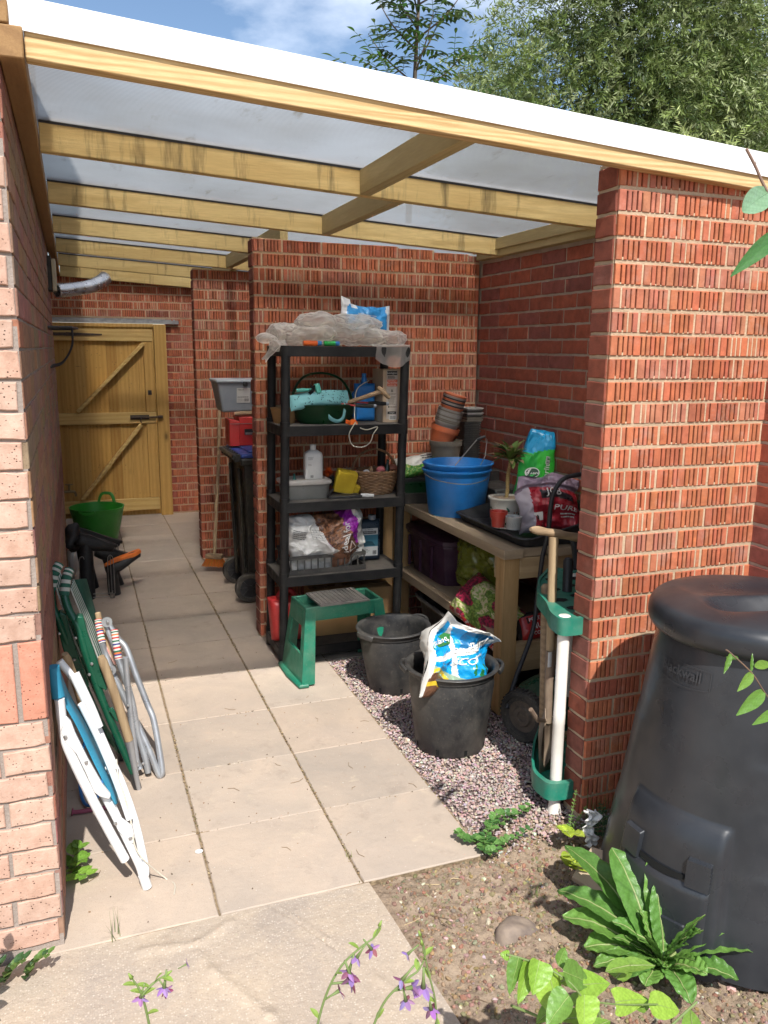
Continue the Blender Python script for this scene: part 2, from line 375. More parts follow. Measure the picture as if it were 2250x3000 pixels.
# gate wall : opening x -0.05..0.985, z to 1.91
r = random.Random(12); mb = MB(); gy = 6.257
mb.bb((1.0, gy, -.1), (2.5, gy+.1, 2.33)); mb.bb((-.3, gy, 1.935), (1.0, gy+.1, 2.36))
brick_face(mb, (-.3, gy, 0), (1, 0, 0), (0, -1, 0), 2.7, 'rib', r, 31, holes=[(-.1, 1.32, -1, 1.93)], pal=pal_rib)
brick_face(mb, (1.0, gy, 0), (1, 0, 0), (0, -1, 0), .21, 'smooth', r, 26, pal=lambda r_: tuple(lerp((.40, .10, .055), (.28, .07, .05), r_.random())), mi=2, prot=.006)
brick_face(mb, (1.21, gy, 0), (1, 0, 0), (0, -1, 0), .5, 'rib', r, 26, pal=pal_rib, holes=())
o = finish_wall(mb, 'brick wall surrounding the wooden gate at the far end', (1.0, gy, 0), [M_mort, M_rib, M_smooth])
li = MB(); li.bb((-.3, gy-.055, 1.900), (1.125, gy-.006, 1.906)); li.bb((-.3, gy-.012, 1.906), (1.125, gy-.006, 1.945)); li.bb((-.3, gy-.055, 1.906), (1.125, gy-.049, 1.93))
M_galv = mat('galvanised_steel', (.42, .43, .44), (.30, .31, .32), rough=.45, metal=.7, ns=20)
li.build('lintel', M_galv, o)
# boundary side wall (smooth face towards the passage)
r = random.Random(21); mb = MB(); mb.bb((2.4425, .16, -.1), (2.545, 6.26, 2.23)); mb.bb((2.4425, -1.6, -.1), (2.545, .16, 2.20))
brick_face(mb, (2.4425, 2.311, 0), (0, -1, 0), (-1, 0, 0), 2.15, 'smooth', r, 30, pal=pal_smooth, mi=1, shift=.03, ztop=lambda s: 2.2)
brick_face(mb, (2.4425, 4.252, 0), (0, -1, 0), (-1, 0, 0), 1.84, 'smooth', r, 30, pal=pal_smooth, mi=1, ztop=lambda s: 2.2)
brick_face(mb, (2.4425, 6.257, 0), (0, -1, 0), (-1, 0, 0), 1.9, 'smooth', r, 30, pal=pal_smooth, mi=1, ztop=lambda s: 2.2)
brick_face(mb, (2.4425, .05, 0), (0, -1, 0), (-1, 0, 0), 1.6, 'smooth', r, 29, pal=pal_smooth, mi=1, ztop=lambda s: 2.18)
finish_wall(mb, 'long dark red brick boundary wall with smooth faces, joining the cross walls', (2.4425, 2, 0), [M_mort2, M_smooth])
# ================= house wall =================
r = random.Random(31); mb = MB(); HZ = 4.9
mb.bb((-3.2, .0, -.1), (0.0, 4.25, HZ)); mb.bb((-3.2, 4.25, -.1), (-.10, 6.9, HZ))
zb = .0198
def house_courses(O, U, Nn, L, pal, flip, mi, prot):
    k = 0
    O, U, Nn = V(O), V(U), V(Nn); nC = int((HZ-zb)/.075)
    skip = set([9, 10, 11]); hl = [(-9, 99, zb+.075*9+.001, zb+.075*12-.001)]
    brick_face(mb, O, U, Nn, L, 'smooth', r, nC, pal=pal, mi=mi, z0=zb-.005, shift=flip, prot=prot, holes=hl, h=.067)
    s = 0  # soldier course
    while s < L:
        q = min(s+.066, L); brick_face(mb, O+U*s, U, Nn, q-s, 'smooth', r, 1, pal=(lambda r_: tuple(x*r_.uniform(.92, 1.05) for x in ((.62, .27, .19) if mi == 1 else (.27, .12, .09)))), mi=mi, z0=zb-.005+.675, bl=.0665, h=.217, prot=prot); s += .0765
hs = .215-.01
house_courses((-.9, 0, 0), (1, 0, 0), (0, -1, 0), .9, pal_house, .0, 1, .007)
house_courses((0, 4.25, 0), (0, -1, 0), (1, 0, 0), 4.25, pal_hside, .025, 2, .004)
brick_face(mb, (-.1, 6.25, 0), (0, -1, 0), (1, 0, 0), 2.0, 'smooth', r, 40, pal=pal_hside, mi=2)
o = mb.build('house_wall', [M_hmort, M_house, M_house_side], root=(0, 0, 0), ang=25); tag(o, 'tall pale pitted brick corner of the house with a dark shaded side', 'house wall')

# ================= ground =================
def slab_mat():
    m, nt, p = mnew('paving_stone'); v = coords(nt); a = attr(nt)
    col = mixc(nt, 1.0, mixc(nt, ramp(nt, nn(nt, v, 3.2, 7, .62, .6), [(.33, 0.0), (.66, 1.0)]), (.45, .362, .285), (.365, .305, .25)), a, 'MULTIPLY')
    col = mixc(nt, ramp(nt, nn(nt, v, 11, 7, .7), [(.60, 0.0), (.73, .5)]), col, (.55, .45, .33))
    col = mixc(nt, ramp(nt, nn(nt, v, 7, 8, .75), [(.56, 0.0), (.76, .6)]), col, (.22, .175, .14)); col = mixc(nt, ramp(nt, nn(nt, v, 1.7, 5, .6), [(.5, 0.0), (.7, .35)]), col, (.40, .33, .28))
    col = mixc(nt, ramp(nt, nn(nt, v, 420, 2, .6), [(.55, 0.0), (.72, .35)]), col, (.17, .13, .10))
    vo = N(nt, 'TexVoronoi'); vo.inputs['Scale'].default_value = 42; nt.links.new(v, vo.inputs['Vector'])
    col = mixc(nt, ramp(nt, vo.outputs['Distance'], [(.045, .8), (.075, 0.0)]), col, (.62, .55, .47))
    nt.links.new(col, p.inputs['Base Color']); p.inputs['Roughness'].default_value = .88; p.inputs['Specular IOR Level'].default_value = .2
    b = bump(nt, nn(nt, v, 6, 6, .6), p, .35, .02); bump(nt, nn(nt, v, 240, 3, .6), p, .25, .002, b); return m
M_slab = slab_mat()
def conc_mat():
    m, nt, p = mnew('old_concrete'); v = coords(nt)
    col = mixc(nt, ramp(nt, nn(nt, v, 2.4, 7, .65, .5), [(.35, 0.0), (.65, 1.0)]), (.44, .355, .265), (.34, .285, .235))
    vo = N(nt, 'TexVoronoi'); vo.inputs['Scale'].default_value = 150; nt.links.new(v, vo.inputs['Vector'])
    peb = N(nt, 'SeparateColor'); nt.links.new(vo.outputs['Color'], peb.inputs[0])
    pc = ramp(nt, peb.outputs[0], [(0, (.26, .2, .16)), (.35, (.42, .33, .25)), (.7, (.5, .42, .34)), (1, (.68, .60, .50))])
    col = mixc(nt, ramp(nt, vo.outputs['Distance'], [(.2, .55), (.5, .0)]), col, pc)
    col = mixc(nt, ramp(nt, nn(nt, v, 13, 7, .75), [(.57, 0.0), (.76, .55)]), col, (.55, .44, .32)); col = mixc(nt, ramp(nt, nn(nt, v, 5, 8, .75), [(.58, 0.0), (.78, .5)]), col, (.19, .155, .125))
    nt.links.new(col, p.inputs['Base Color']); p.inputs['Roughness'].default_value = .9; p.inputs['Specular IOR Level'].default_value = .2
    b = bump(nt, vo.outputs['Distance'], p, -.3, .004); bump(nt, nn(nt, v, 30, 7, .7), p, .55, .012, b); return m
M_conc = conc_mat()
def soil_mat():
    m, nt, p = mnew('dry_soil'); v = coords(nt)
    col = mixc(nt, ramp(nt, nn(nt, v, 6, 8, .7), [(.35, 0.0), (.66, 1.0)]), (.36, .275, .20), (.235, .175, .125))
    col = mixc(nt, ramp(nt, nn(nt, v, 70, 5, .7), [(.5, 0.0), (.72, .65)]), col, (.42, .31, .20)); col = mixc(nt, ramp(nt, nn(nt, v, 130, 3, .7), [(.55, 0.0), (.7, .6)]), col, (.09, .06, .04))
    nt.links.new(col, p.inputs['Base Color']); p.inputs['Roughness'].default_value = .97; p.inputs['Specular IOR Level'].default_value = .1
    b = bump(nt, nn(nt, v, 38, 8, .75), p, .8, .014); bump(nt, nn(nt, v, 210, 4, .7), p, .5, .004, b); return m
M_soil = soil_mat()
g = MB(); g.bb((-60, -60, -.3), (60, 60, -.055)); kind(g.build('ground', M_soil), 'structure', 'dry brown garden earth')
def soil_h(x, y):
    b = -.022+.016*nz((x, y, 0), 3.2, 4)+.012*nz((x, y, 0), 13, 2)+.009*nz((x, y, 0), 38, 8)+.004*nz((x, y, 0), 90, 3)
    return b-.01*max(0, min(1, (x-1.3)*2))
s = MB(); nx, ny = 380, 420
def sf(u, w):
    x = .80+u*1.75; y = -1.9+w*2.2; return V((x, y, soil_h(x, y)))
s.grid(sf, nx, ny); kind(s.build('flower_bed', M_soil, ang=180), 'structure', 'dry brown soil of the flower bed')
# paving slabs
rows = [-.03, .42, .868, 1.332, 1.83, 2.34, 2.83, 3.30, 3.86, 4.33, 4.80, 5.27, 5.74, 6.24]
cols = [-.12, .437, .893, 1.33]; r = random.Random(2); s = MB(); j = MB()
colsB = cols+[1.80, 2.26, 2.44]
for i in range(len(rows)-1):
    cc = cols if rows[i] < 1.8 else colsB
    for k in range(len(cc)-1):
        x0, x1, y0, y1 = cc[k], cc[k+1], rows[i], rows[i+1]; t = r.uniform(.9, 1.05); w = r.uniform(-.015, .015); dz = r.uniform(-.0015, .0015)
        gL = .0028+r.random()*.0015; gy_ = .0014; c = (t*(1+w), t, t*(1-w)); a0, a1, b0, b1 = x0+gL, x1-gL, y0+gy_, y1-gy_
        if k >= 3 and rows[i] < 2.3: y0 = 1.83
        n = 14; pts = []
        for (xa, ya, xb, yb) in ((a0, b0, a1, b0), (a1, b0, a1, b1), (a1, b1, a0, b1), (a0, b1, a0, b0)):
            for q in range(n):
                f = q/n; X, Y = xa+(xb-xa)*f, ya+(yb-ya)*f; e = .0022*nz((X, Y, 0), 30, 3)
                pts.append((X+e, Y+e*.8))
        m_ = len(pts); cx, cy = (a0+a1)/2, (b0+b1)/2
        top = [(cx+(x-cx)*.988, cy+(y-cy)*.988, dz) for x, y in pts]; rim = [(x, y, dz-.004) for x, y in pts]; bot = [(x, y, -.045) for x, y in pts]
        s.add(top+rim+bot, [tuple(range(m_))]+[(m_+q, m_+(q+1) % m_, (q+1) % m_, q) for q in range(m_)]+[(2*m_+q, 2*m_+(q+1) % m_, m_+(q+1) % m_, m_+q) for q in range(m_)], 0, c)
kind(s.build('paving', M_slab, ang=30), 'structure', 'square buff stone paving slabs of the passage')
M_joint = mat('joint_dirt', (.30, .225, .14), (.15, .11, .07), rough=.95, spec=.1, ns=60, bst=.8, bd=.006, bs=120)
jb = MB(); jb.bb((-.12, -.03, -.05), (1.335, 6.25, -.0055)); jb.bb((1.335, 1.84, -.05), (2.44, 6.25, -.0055)); kind(jb.build('joint_bed', M_joint), 'structure', 'dirt filling the joints of the paving')
# crumbs, dry grass and moss along the joints
cr_ = MB(); r = random.Random(5)
for k in range(900):
    X = r.choice([.437, .437, .893, .893, .893])+r.gauss(0, .004); Y = r.uniform(-.03, 4.2); s_ = r.uniform(.001, .0032)
    if nz((X, Y, 0), 4, 3) < -.1: continue
    c = r.choice([(.30, .2, .1), (.14, .1, .06), (.2, .18, .08), (.4, .3, .17)]); cr_.box((X, Y, .001), (s_*2, s_*1.3, s_), 0, c, Rot(r.random()*90, r.random()*90, r.random()*360))
for k in range(150):
    Y = r.choice(rows[1:9])+r.gauss(0, .003); X = r.uniform(0, 1.33); s_ = r.uniform(.001, .0028); cr_.box((X, Y, .001), (s_*2, s_*1.3, s_), 0, r.choice([(.30, .2, .1), (.14, .1, .06)]), Rot(r.random()*90, 0, r.random()*360))
for k in range(140):   # stray twigs and grit on the slabs
    X, Y = r.uniform(.05, 1.3), r.uniform(0, 2.2)
    if r.random() < .18:
        a = r.uniform(0, 6.3); L = r.uniform(.01, .04); cr_.tube([(X, Y, .002), (X+math.cos(a)*L, Y+math.sin(a)*L, .003), (X+math.cos(a+.3)*L*1.7, Y+math.sin(a+.3)*L*1.7, .002)], .0008, 5, 0, (.25, .17, .09))
    else: cr_.box((X, Y, .0015), (r.uniform(.002, .006), r.uniform(.002, .004), .003), 0, r.choice([(.5, .45, .38), (.12, .09, .06), (.3, .2, .12)]), Rot(r.random()*40, r.random()*40, r.random()*360))
M_grit = mat('grit', (1, 1, 1), (.8, .8, .8), use_col=True, rough=.9, bst=0)
kind(tag(cr_.build('debris', M_grit, smooth=False), 'scattered grit, twigs and dry grass in the paving joints', 'debris'), 'stuff')
# concrete path in front
s = MB(); 
def cf(u, w):
    x = -1.5+u*2.413+w*.0; y = -2.4+w*2.37; edge = (.913+(-.03-y)*.05); x = -1.5+u*(edge+1.5)
    z = -.004+.004*nz((x, y, 0), 5, 6)
    for (a, b, c, w_, hh) in ((.62, 1, .0, .012, -.011), (.2, .9, .30, .02, .005)):   # trowelled ridges and the crack line
        pass
    def sd(a, b):
        ax, ay, bx_, by = a[0], a[1], b[0], b[1]; L2 = (bx_-ax)**2+(by-ay)**2; t_ = max(0, min(1, ((x-ax)*(bx_-ax)+(y-ay)*(by-ay))/L2)); return ((x-ax-(bx_-ax)*t_)**2+(y-ay-(by-ay)*t_)**2)**.5, ((x-ax)*(by-ay)-(y-ay)*(bx_-ax))/L2**.5
    w_ = .006*nz((x, y, 0), 9, 2)
    for a, b, up_ in (((.58, -.02), (.635, -.11), 1), ((.635, -.11), (.70, -.235), 1), ((.70, -.235), (.80, -.43), 1), ((.80, -.43), (1.0, -.80), 1), ((.46, -.07), (.36, -.125), 0), ((.36, -.125), (.20, -.10), 0), ((.35, -.16), (.38, -.25), 0), ((.38, -.25), (.49, -.45), 0), ((.49, -.45), (.62, -.75), 0)):
        d_, s_ = sd(a, b); d_ += w_; z += (.0045 if up_ else .006)*math.exp(-(d_/(.012 if up_ else .017))**2)
        if up_: z -= .010*math.exp(-((d_)/.0035)**2)
    return V((x, y, z))
s.grid(cf, 330, 300); b = len(s.v)
e0 = [cf(1, i/60) for i in range(61)]
for i in range(60): s.add([e0[i], e0[i+1], e0[i+1]+V((.004, 0, -.07)), e0[i]+V((.004, 0, -.07))], [(0, 1, 2, 3)])
e0 = [cf(i/60, 1) for i in range(61)]
for i in range(60): s.add([e0[i], e0[i+1], e0[i+1]+V((0, .0, -.07)), e0[i]+V((0, .0, -.07))], [(0, 1, 2, 3)])
kind(s.build('concrete_path', M_conc, ang=60), 'structure', 'rough buff concrete path in front of the paving')
# gravel
def stones(mb, n, fx, rmin, rmax, pal, r, flat=.65):
    t = (1+5**.5)/2; iv = [V(q).normalized() for q in [(-1, t, 0), (1, t, 0), (-1, -t, 0), (1, -t, 0), (0, -1, t), (0, 1, t), (0, -1, -t), (0, 1, -t), (t, 0, -1), (t, 0, 1), (-t, 0, -1), (-t, 0, 1)]]
    fi = [(0, 11, 5), (0, 5, 1), (0, 1, 7), (0, 7, 10), (0, 10, 11), (1, 5, 9), (5, 11, 4), (11, 10, 2), (10, 7, 6), (7, 1, 8), (3, 9, 4), (3, 4, 2), (3, 2, 6), (3, 6, 8), (3, 8, 9), (4, 9, 5), (2, 4, 11), (6, 2, 10), (8, 6, 7), (9, 8, 1)]
    for k in range(n):
        p = fx(r)
        if p is None: continue
        s_ = r.uniform(rmin, rmax)*(1 if r.random() < .85 else 1.35); R_ = Rot(r.random()*360, r.random()*360, r.random()*360); R2 = Rot(r.gauss(0, 22), r.gauss(0, 22), 0)
        ax = V((s_*r.uniform(.8, 1.3), s_*r.uniform(.6, 1), s_*flat*r.uniform(.7, 1.1))); c = pal(r)
        mb.add([V(p)+R2 @ V([(q*r.uniform(.8, 1.12))[i]*ax[i] for i in range(3)]) if False else V(p)+R2 @ (Rz(R_[0][0]*3) @ V([(R_ @ q)[i]*ax[i]*r.uniform(.85, 1.1) for i in range(3)])) for q in iv], fi, 0, c)
def gpal(r):
    c = r.choice([(.42, .31, .275), (.46, .345, .305), (.38, .28, .26), (.50, .40, .35), (.40, .32, .30), (.45, .32, .26), (.34, .26, .245), (.52, .43, .38)])
    if r.random() < .03: c = (.66, .60, .54)
    return tuple(x*r.uniform(.82, 1.12) for x in c)
def gpos(r):
    x = r.uniform(1.315, 2.44); y = r.uniform(-.08, 1.93)
    if x > 1.95 and r.random() < .5: return None
    e = 1.0
    if y < .12: e = max(0, (y+.06)/.18)
    if r.random() > e and y < .12: return None
    if x < 1.345 and r.random() < .4: return None
    return (x, y, -.017+r.uniform(0, .010)+(.004 if y > .15 else 0))
mg = MB(); stones(mg, 27000, gpos, .0038, .0072, gpal, random.Random(8))
M_stone = mat('gravel_stone', (1, 1, 1), (.82, .82, .82), use_col=True, rough=.85, spec=.3, ns=90, bst=.3, bs=300)
kind(tag(mg.build('gravel', M_stone, smooth=False), 'pink and grey chipped gravel strip beside the paving', 'gravel'), 'stuff')
bed = MB(); bed.bb((1.33, .13, -.06), (2.44, 1.86, -.016)); kind(bed.build('gravel_bed', mat('gravel_bed', (.22, .16, .14), (.10, .07, .065), rough=.95, ns=90, bs=90, bst=1, bd=.01)), 'structure', 'compacted bed under the gravel')
def ppos(r):
    x = r.uniform(.95, 2.4); y = r.uniform(-1.3, .08)
    if x < .913+(-.03-y)*.05+.01: return None
    return (x, y, soil_h(x, y)+.001)
mp_ = MB(); rr_ = random.Random(18); stones(mp_, 1500, ppos, .0022, .0055, lambda r: tuple(x*r.uniform(.7, 1.1) for x in r.choice([(.5, .4, .3), (.42, .33, .25), (.36, .26, .18), (.52, .45, .37), (.33, .24, .17)])), rr_)
stones(mp_, 110, ppos, .006, .011, lambda r: tuple(x*r.uniform(.8, 1.1) for x in r.choice([(.55, .45, .36), (.45, .38, .33), (.6, .53, .45)])), rr_)
stones(mp_, 9000, ppos, .002, .0085, lambda r: tuple(x*r.uniform(.7, 1.1) for x in r.choice([(.26, .18, .11), (.2, .14, .09), (.32, .23, .15)])), rr_, .9)
for k in range(120):
    p = ppos(rr_)
    if p: a = rr_.uniform(0, 6.3); L = rr_.uniform(.02, .07); mp_.tube([V(p), V(p)+V((math.cos(a)*L*.5, math.sin(a)*L*.5, .005)), V(p)+V((math.cos(a+.25)*L, math.sin(a+.25)*L, .002))], .0013, 5, 0, rr_.choice([(.35, .26, .15), (.5, .38, .22), (.16, .11, .07)]))
kind(tag(mp_.build('pebbles', M_stone, smooth=False), 'small pebbles, clods and twigs on the dry soil', 'pebbles'), 'stuff')

# ================= lean-to roof =================
M_pineF = wood('treated_pine_front', (.70, .51, .26), (.40, .23, .08), 'X', ring=21)
M_pineX = wood('treated_pine_joist', (.70, .54, .25), (.52, .36, .14), 'X', ring=17, stain=.8)
M_pineY = wood('treated_pine_nogging', (.52, .42, .21), (.40, .31, .14), 'Y', ring=16)
M_plate = wood('stained_wall_plate', (.34, .20, .085), (.24, .13, .055), 'Y', ring=6)
M_upvc = mat('white_upvc', (.88, .88, .88), (.85, .85, .86), rough=.35, ns=3, bst=0)
rt = thing('canopy_roof', 'lean-to roof of yellow pine joists, clear ribbed sheets and white fascia', 'canopy roof', (0, 0, 2.3))
def slopebox(mb, xa, xb, ya, yb, zo, h, mi=0):
    za, zb = roof_z(xa)+zo, roof_z(xb)+zo
    mb.add([(xa, ya, za), (xb, ya, zb), (xb, yb, zb), (xa, yb, za), (xa, ya, za+h), (xb, ya, zb+h), (xb, yb, zb+h), (xa, yb, za+h)], [(3, 2, 1, 0), (4, 5, 6, 7), (0, 1, 5, 4), (1, 2, 6, 5), (2, 3, 7, 6), (3, 0, 4, 7)], mi)
def joist(xa, xb, y, m=None, h=.095, w=.045, zo=0): mb = MB(); slopebox(mb, xa, xb, y, y+w, zo, h); k_ = .88+.22*((y*7.3) % 1); mb.c = [(k_, k_*.98, k_*.93)]*len(mb.c); return mb.build('joist', m or M_pineX, rt, bevel=.003)
mb = MB(); fb_ = lambda x: 2.332-.0578*(x-.06)
mb.add([(x, y, fb_(x)+z) for z in (0, .085) for x, y in ((.062, 0), (3.1, 0), (3.1, .045), (.062, .045))], [(3, 2, 1, 0), (4, 5, 6, 7), (0, 1, 5, 4), (1, 2, 6, 5), (2, 3, 7, 6), (3, 0, 4, 7)]); mb.build('joist', M_pineF, rt, bevel=.003)
for y in (.955, 2.03, 3.10, 4.16, 5.21): joist(.062, 2.44 if y < 2.2 else 2.44, y)
joist(.062, 2.44, 6.17, zo=-.012)
for (x, ya, yb) in ((1.21, .047, .953), (1.372, 1.002, 2.028), (1.245, 2.42, 3.098), (1.245, 3.147, 4.158), (1.30, 4.21, 5.208)):
    mb = MB(); slopebox(mb, x, x+.045, ya, yb, .0, .093); mb.build('nogging', M_pineY, rt, bevel=.003)
mb = MB(); slopebox(mb, 2.40, 2.441, 1.0, 2.29, -.005, .045); slopebox(mb, 2.385, 2.398, .17, 2.31, .03, .06); mb.build('side_batten', M_pineY, rt, bevel=.002)
mb = MB(); mb.bb((.006, -.025, 2.322), (.06, 6.25, 2.392)); mb.bb((.006, -.025, 2.394), (.032, 6.25, 2.445)); mb.build('wall_plate', M_plate, rt, bevel=.004)
# fascia
mb = MB(); zo = .072
def fz(x): return 2.3995-.0645*(x-.037)
xa, xb = .03, 3.15; th = .012
pr_ = [(-.008, -.010), (-.008, .062), (.03, .066), (.03, .060), (-.002, .056), (-.002, -.010)]
vs = [(xa, y, fz(xa)+z) for y, z in pr_]+[(xb, y, fz(xb)+z) for y, z in pr_]; n = 6
mb.add(vs, [tuple(range(n)), tuple(range(n, 2*n))[::-1]]+[(i, n+i, n+(i+1) % n, (i+1) % n) for i in range(n)]); mb.build('fascia', M_upvc, rt, ang=20)
# polycarbonate
m, nt, p = mnew('ribbed_polycarbonate'); nt.nodes.remove(p); out = nt.nodes['Material Output']; v = coords(nt)
w = N(nt, 'TexWave'); w.wave_type = 'BANDS'; w.bands_direction = 'Y'; w.inputs['Scale'].default_value = 25; w.inputs['Distortion'].default_value = 0; nt.links.new(v, w.inputs['Vector'])
dirt = ramp(nt, nn(nt, v, 1.3, 6, .62), [(.40, 0.0), (.72, .6)])
tcol = mixc(nt, ramp(nt, w.outputs['Fac'], [(.0, 0.0), (.25, 0.0), (.3, 1.0)]), (.55, .56, .58), (.80, .81, .82)); mould = ramp(nt, nn(nt, coords(nt, (7, 1.6, 1)), 2.2, 6, .7), [(.60, 0.0), (.74, .75)]); dirt = mixc(nt, 1.0, dirt, mould, 'ADD'); tcol = mixc(nt, dirt, tcol, (.50, .47, .42))
tr = N(nt, 'BsdfTransparent'); nt.links.new(tcol, tr.inputs[0])
rib_ = ramp(nt, w.outputs['Fac'], [(.0, .62), (.35, .66), (.5, 1.0)]); tl = N(nt, 'BsdfTranslucent'); nt.links.new(mixc(nt, 1.0, mixc(nt, dirt, (.66, .67, .69), (.40, .36, .30)), rib_, 'MULTIPLY'), tl.inputs[0])
df = N(nt, 'BsdfDiffuse'); df.inputs[0].default_value = (.42, .44, .47, 1); ms = N(nt, 'MixShader'); ms.inputs[0].default_value = .35; ms2 = N(nt, 'MixShader'); ms2.inputs[0].default_value = .25
rf = N(nt, 'BsdfRefraction'); rf.inputs['IOR'].default_value = 1.12; rf.inputs['Roughness'].default_value = .85; rf.inputs['Color'].default_value = (.97, .955, .93, 1); nt.links.new(mixc(nt, 1.0, mixc(nt, dirt, (.97, .955, .93), (.42, .37, .30)), ramp(nt, w.outputs['Fac'], [(.0, .58), (.3, .62), (.5, 1.0)]), 'MULTIPLY'), rf.inputs['Color']); ms3 = N(nt, 'MixShader'); ms3.inputs[0].default_value = .55; L_ = nt.links.new; L_(tl.outputs[0], ms.inputs[1]); L_(df.outputs[0], ms.inputs[2]); L_(ms.outputs[0], ms2.inputs[1]); L_(tr.outputs[0], ms2.inputs[2]); L_(ms2.outputs[0], ms3.inputs[1]); L_(rf.outputs[0], ms3.inputs[2]); L_(ms3.outputs[0], out.inputs[0])
M_poly = m
ys = [.0, .975, 2.05, 3.12, 4.18, 5.23, 6.25]; mb = MB()
for a, b in zip(ys, ys[1:]):
    mb.add([(.035, a+.002, roof_z(.035)+.097), (3.1, a+.002, roof_z(3.1)+.097), (3.1, b-.002, roof_z(3.1)+.097), (.035, b-.002, roof_z(.035)+.097)], [(0, 1, 2, 3)])
mb.build('roof_sheet', M_poly, rt, smooth=False)
M_bar = mat('glazing_bar', (.75, .76, .78), (.6, .6, .62), rough=.3, bst=0)
for y in ys[1:-1]:
    mb = MB(); slopebox(mb, .062, 3.05, y-.03, y+.028, .0985, .008); mb.build('glazing_bar', M_bar, rt)
    mb = MB(); slopebox(mb, .062, 2.43, y-.024, y-.0205, .090, .006); mb.build('glazing_seal', mat('dark_seal', (.03, .03, .03), bst=0), rt)
# ================= gate =================
M_gate = wood('gate_boards', (.54, .33, .10), (.40, .22, .06), 'Z', ring=9); M_gateX = wood('gate_rails', (.60, .42, .16), (.46, .29, .10), 'X', ring=8)
M_iron = mat('rusty_iron', (.10, .06, .04), (.05, .04, .035), rough=.7, metal=.3, ns=40); M_blk = mat('black_metal', (.018, .018, .02), (.03, .03, .032), rough=.5, ns=30)
gt = thing('wooden_gate', 'ledged and braced wooden gate closing the far end of the passage', 'gate', (.45, 6.2, 0)); gf = 6.20; r = random.Random(4)
mb = MB(); xs = -.06
while xs < .86:
    w_ = .098; mb.bb((xs+.001, gf, .02), (min(xs+w_, .872)-.001, gf+.02, 1.86), 0, r.choice([(1, 1, 1), (.8, .74, .66), (.9, .86, .8), (1.1, 1.06, .95), (.72, .66, .58)])); xs += w_
[mb.bb((X_, gf-.0012, Z_), (X_+.006, gf-.0002, Z_+.006), 1) for X_, Z_ in [(r.uniform(0, .84), r.choice([1.66, 1.62, .89, 1.09, .25, .5, 1.3, 1.5])+r.uniform(-.03, .03)) for k in range(70)]]; mb.build('boards', [M_gate, M_iron], gt, bevel=.003)
mb = MB(); mb.bb((-.09, gf+.022, .01), (.995, gf+.034, 1.89)); mb.build('backing', M_gate, gt)
for (za, zb_) in ((1.73, 1.845), (.935, 1.045), (.065, .185)):
    mb = MB(); mb.bb((-.06, gf-.034, za), (.865, gf-.001, zb_)); mb.build('rail', M_gateX, gt, bevel=.003)
for (a, b) in (((.14, gf-.018, 1.06), (.78, gf-.018, 1.715)), ((.13, gf-.018, .20), (.72, gf-.018, .925))):
    mb = MB(); mb.beam(a, b, .032, .085, up=(0, 1, 0)); mb.build('brace', M_gateX, gt, bevel=.003)
mb = MB(); mb.bb((.775, gf-.030, .19), (.865, gf-.0015, .93)); mb.bb((.775, gf-.030, 1.05), (.865, gf-.0015, 1.725)); mb.build('stile', M_gate, gt, bevel=.003)
mb = MB(); mb.bb((.88, gf-.03, 0), (.995, gf+.045, 1.895)); mb.bb((-.1, gf-.02, 1.862), (.878, gf+.045, 1.897)); mb.build('frame', M_gate, gt, bevel=.003)
mb = MB(); mb.bb((-.06, gf-.042, 1.775), (.08, gf-.036, 1.805)); mb.prism([(.08, gf-.042, 1.772), (.40, gf-.042, 1.783), (.40, gf-.042, 1.797), (.08, gf-.042, 1.808)], (0, .005, 0)); mb.build('hinge', M_iron, gt)
mb = MB(); mb.bb((.62, gf-.044, .975), (.80, gf-.036, 1.02)); mb.tube([(.63, gf-.052, .998), (.93, gf-.052, .998)], .008, 8); mb.tube([(.72, gf-.052, .998), (.715, gf-.075, .965), (.72, gf-.07, .945)], .006, 8); mb.bb((.885, gf-.055, .985), (.93, gf-.035, 1.012)); mb.build('bolt', M_iron, gt)
mb = MB(); mb.bb((.80, gf-.036, 1.215), (.835, gf-.028, 1.26)); mb.build('latch_plate', M_blk, gt)
# downpipe, tap, vent box with duct, wall basket
dp = MB(); dp.tube([(-.055, 4.36, 0), (-.055, 4.36, 2.30)], .034, 16); [dp.tube([(-.055, 4.36, z), (-.055, 4.36, z+.05)], .039, 16) for z in (.3, 1.2, 1.95)]
tag(dp.build('downpipe', M_blk, root=(-.055, 4.36, 0)), 'black downpipe running up the house wall before the gate', 'downpipe')
M_brass = mat('old_brass', (.25, .18, .08), (.14, .1, .06), rough=.5, metal=.8)
tp = thing('garden_tap', 'old brass garden tap low beside the black downpipe', 'tap', (.0, 4.7, .55)); 
mb = MB(); mb.tube([(-.10, 4.7, .53), (.05, 4.7, .53)], .011, 10); mb.tube(spl([(.05, 4.7, .53), (.075, 4.7, .525), (.085, 4.7, .49)], 5), .010, 10); mb.tube([(.035, 4.7, .53), (.035, 4.7, .585)], .009, 10); mb.build('spout', M_brass, tp)
mb = MB(); mb.tube([(.005, 4.7, .588), (.065, 4.7, .588)], .005, 8); mb.build('handle', M_brass, tp)
M_cream = mat('cream_plastic', (.55, .5, .36), (.45, .4, .3), rough=.6); M_foil = mat('foil_duct', (.75, .76, .78), (.6, .6, .62), rough=.28, metal=.9, bst=.3, bs=40)
vt = thing('vent_duct', 'silver flexible duct curling from a cream and black vent box on the house wall', 'vent duct', (.02, 3.7, 2.1))
a_ = (0.051,3.75,2.036); b_ = (0.132,3.8,2.048); c_ = (0.251,3.85,2.073); d_ = (0.329,3.9,2.11); e_ = (0.372,3.95,2.146)
pts = spl([a_, b_, c_, d_, e_], 14); rs = [.042+(.0035 if i % 2 else -.001) for i in range(len(pts))]
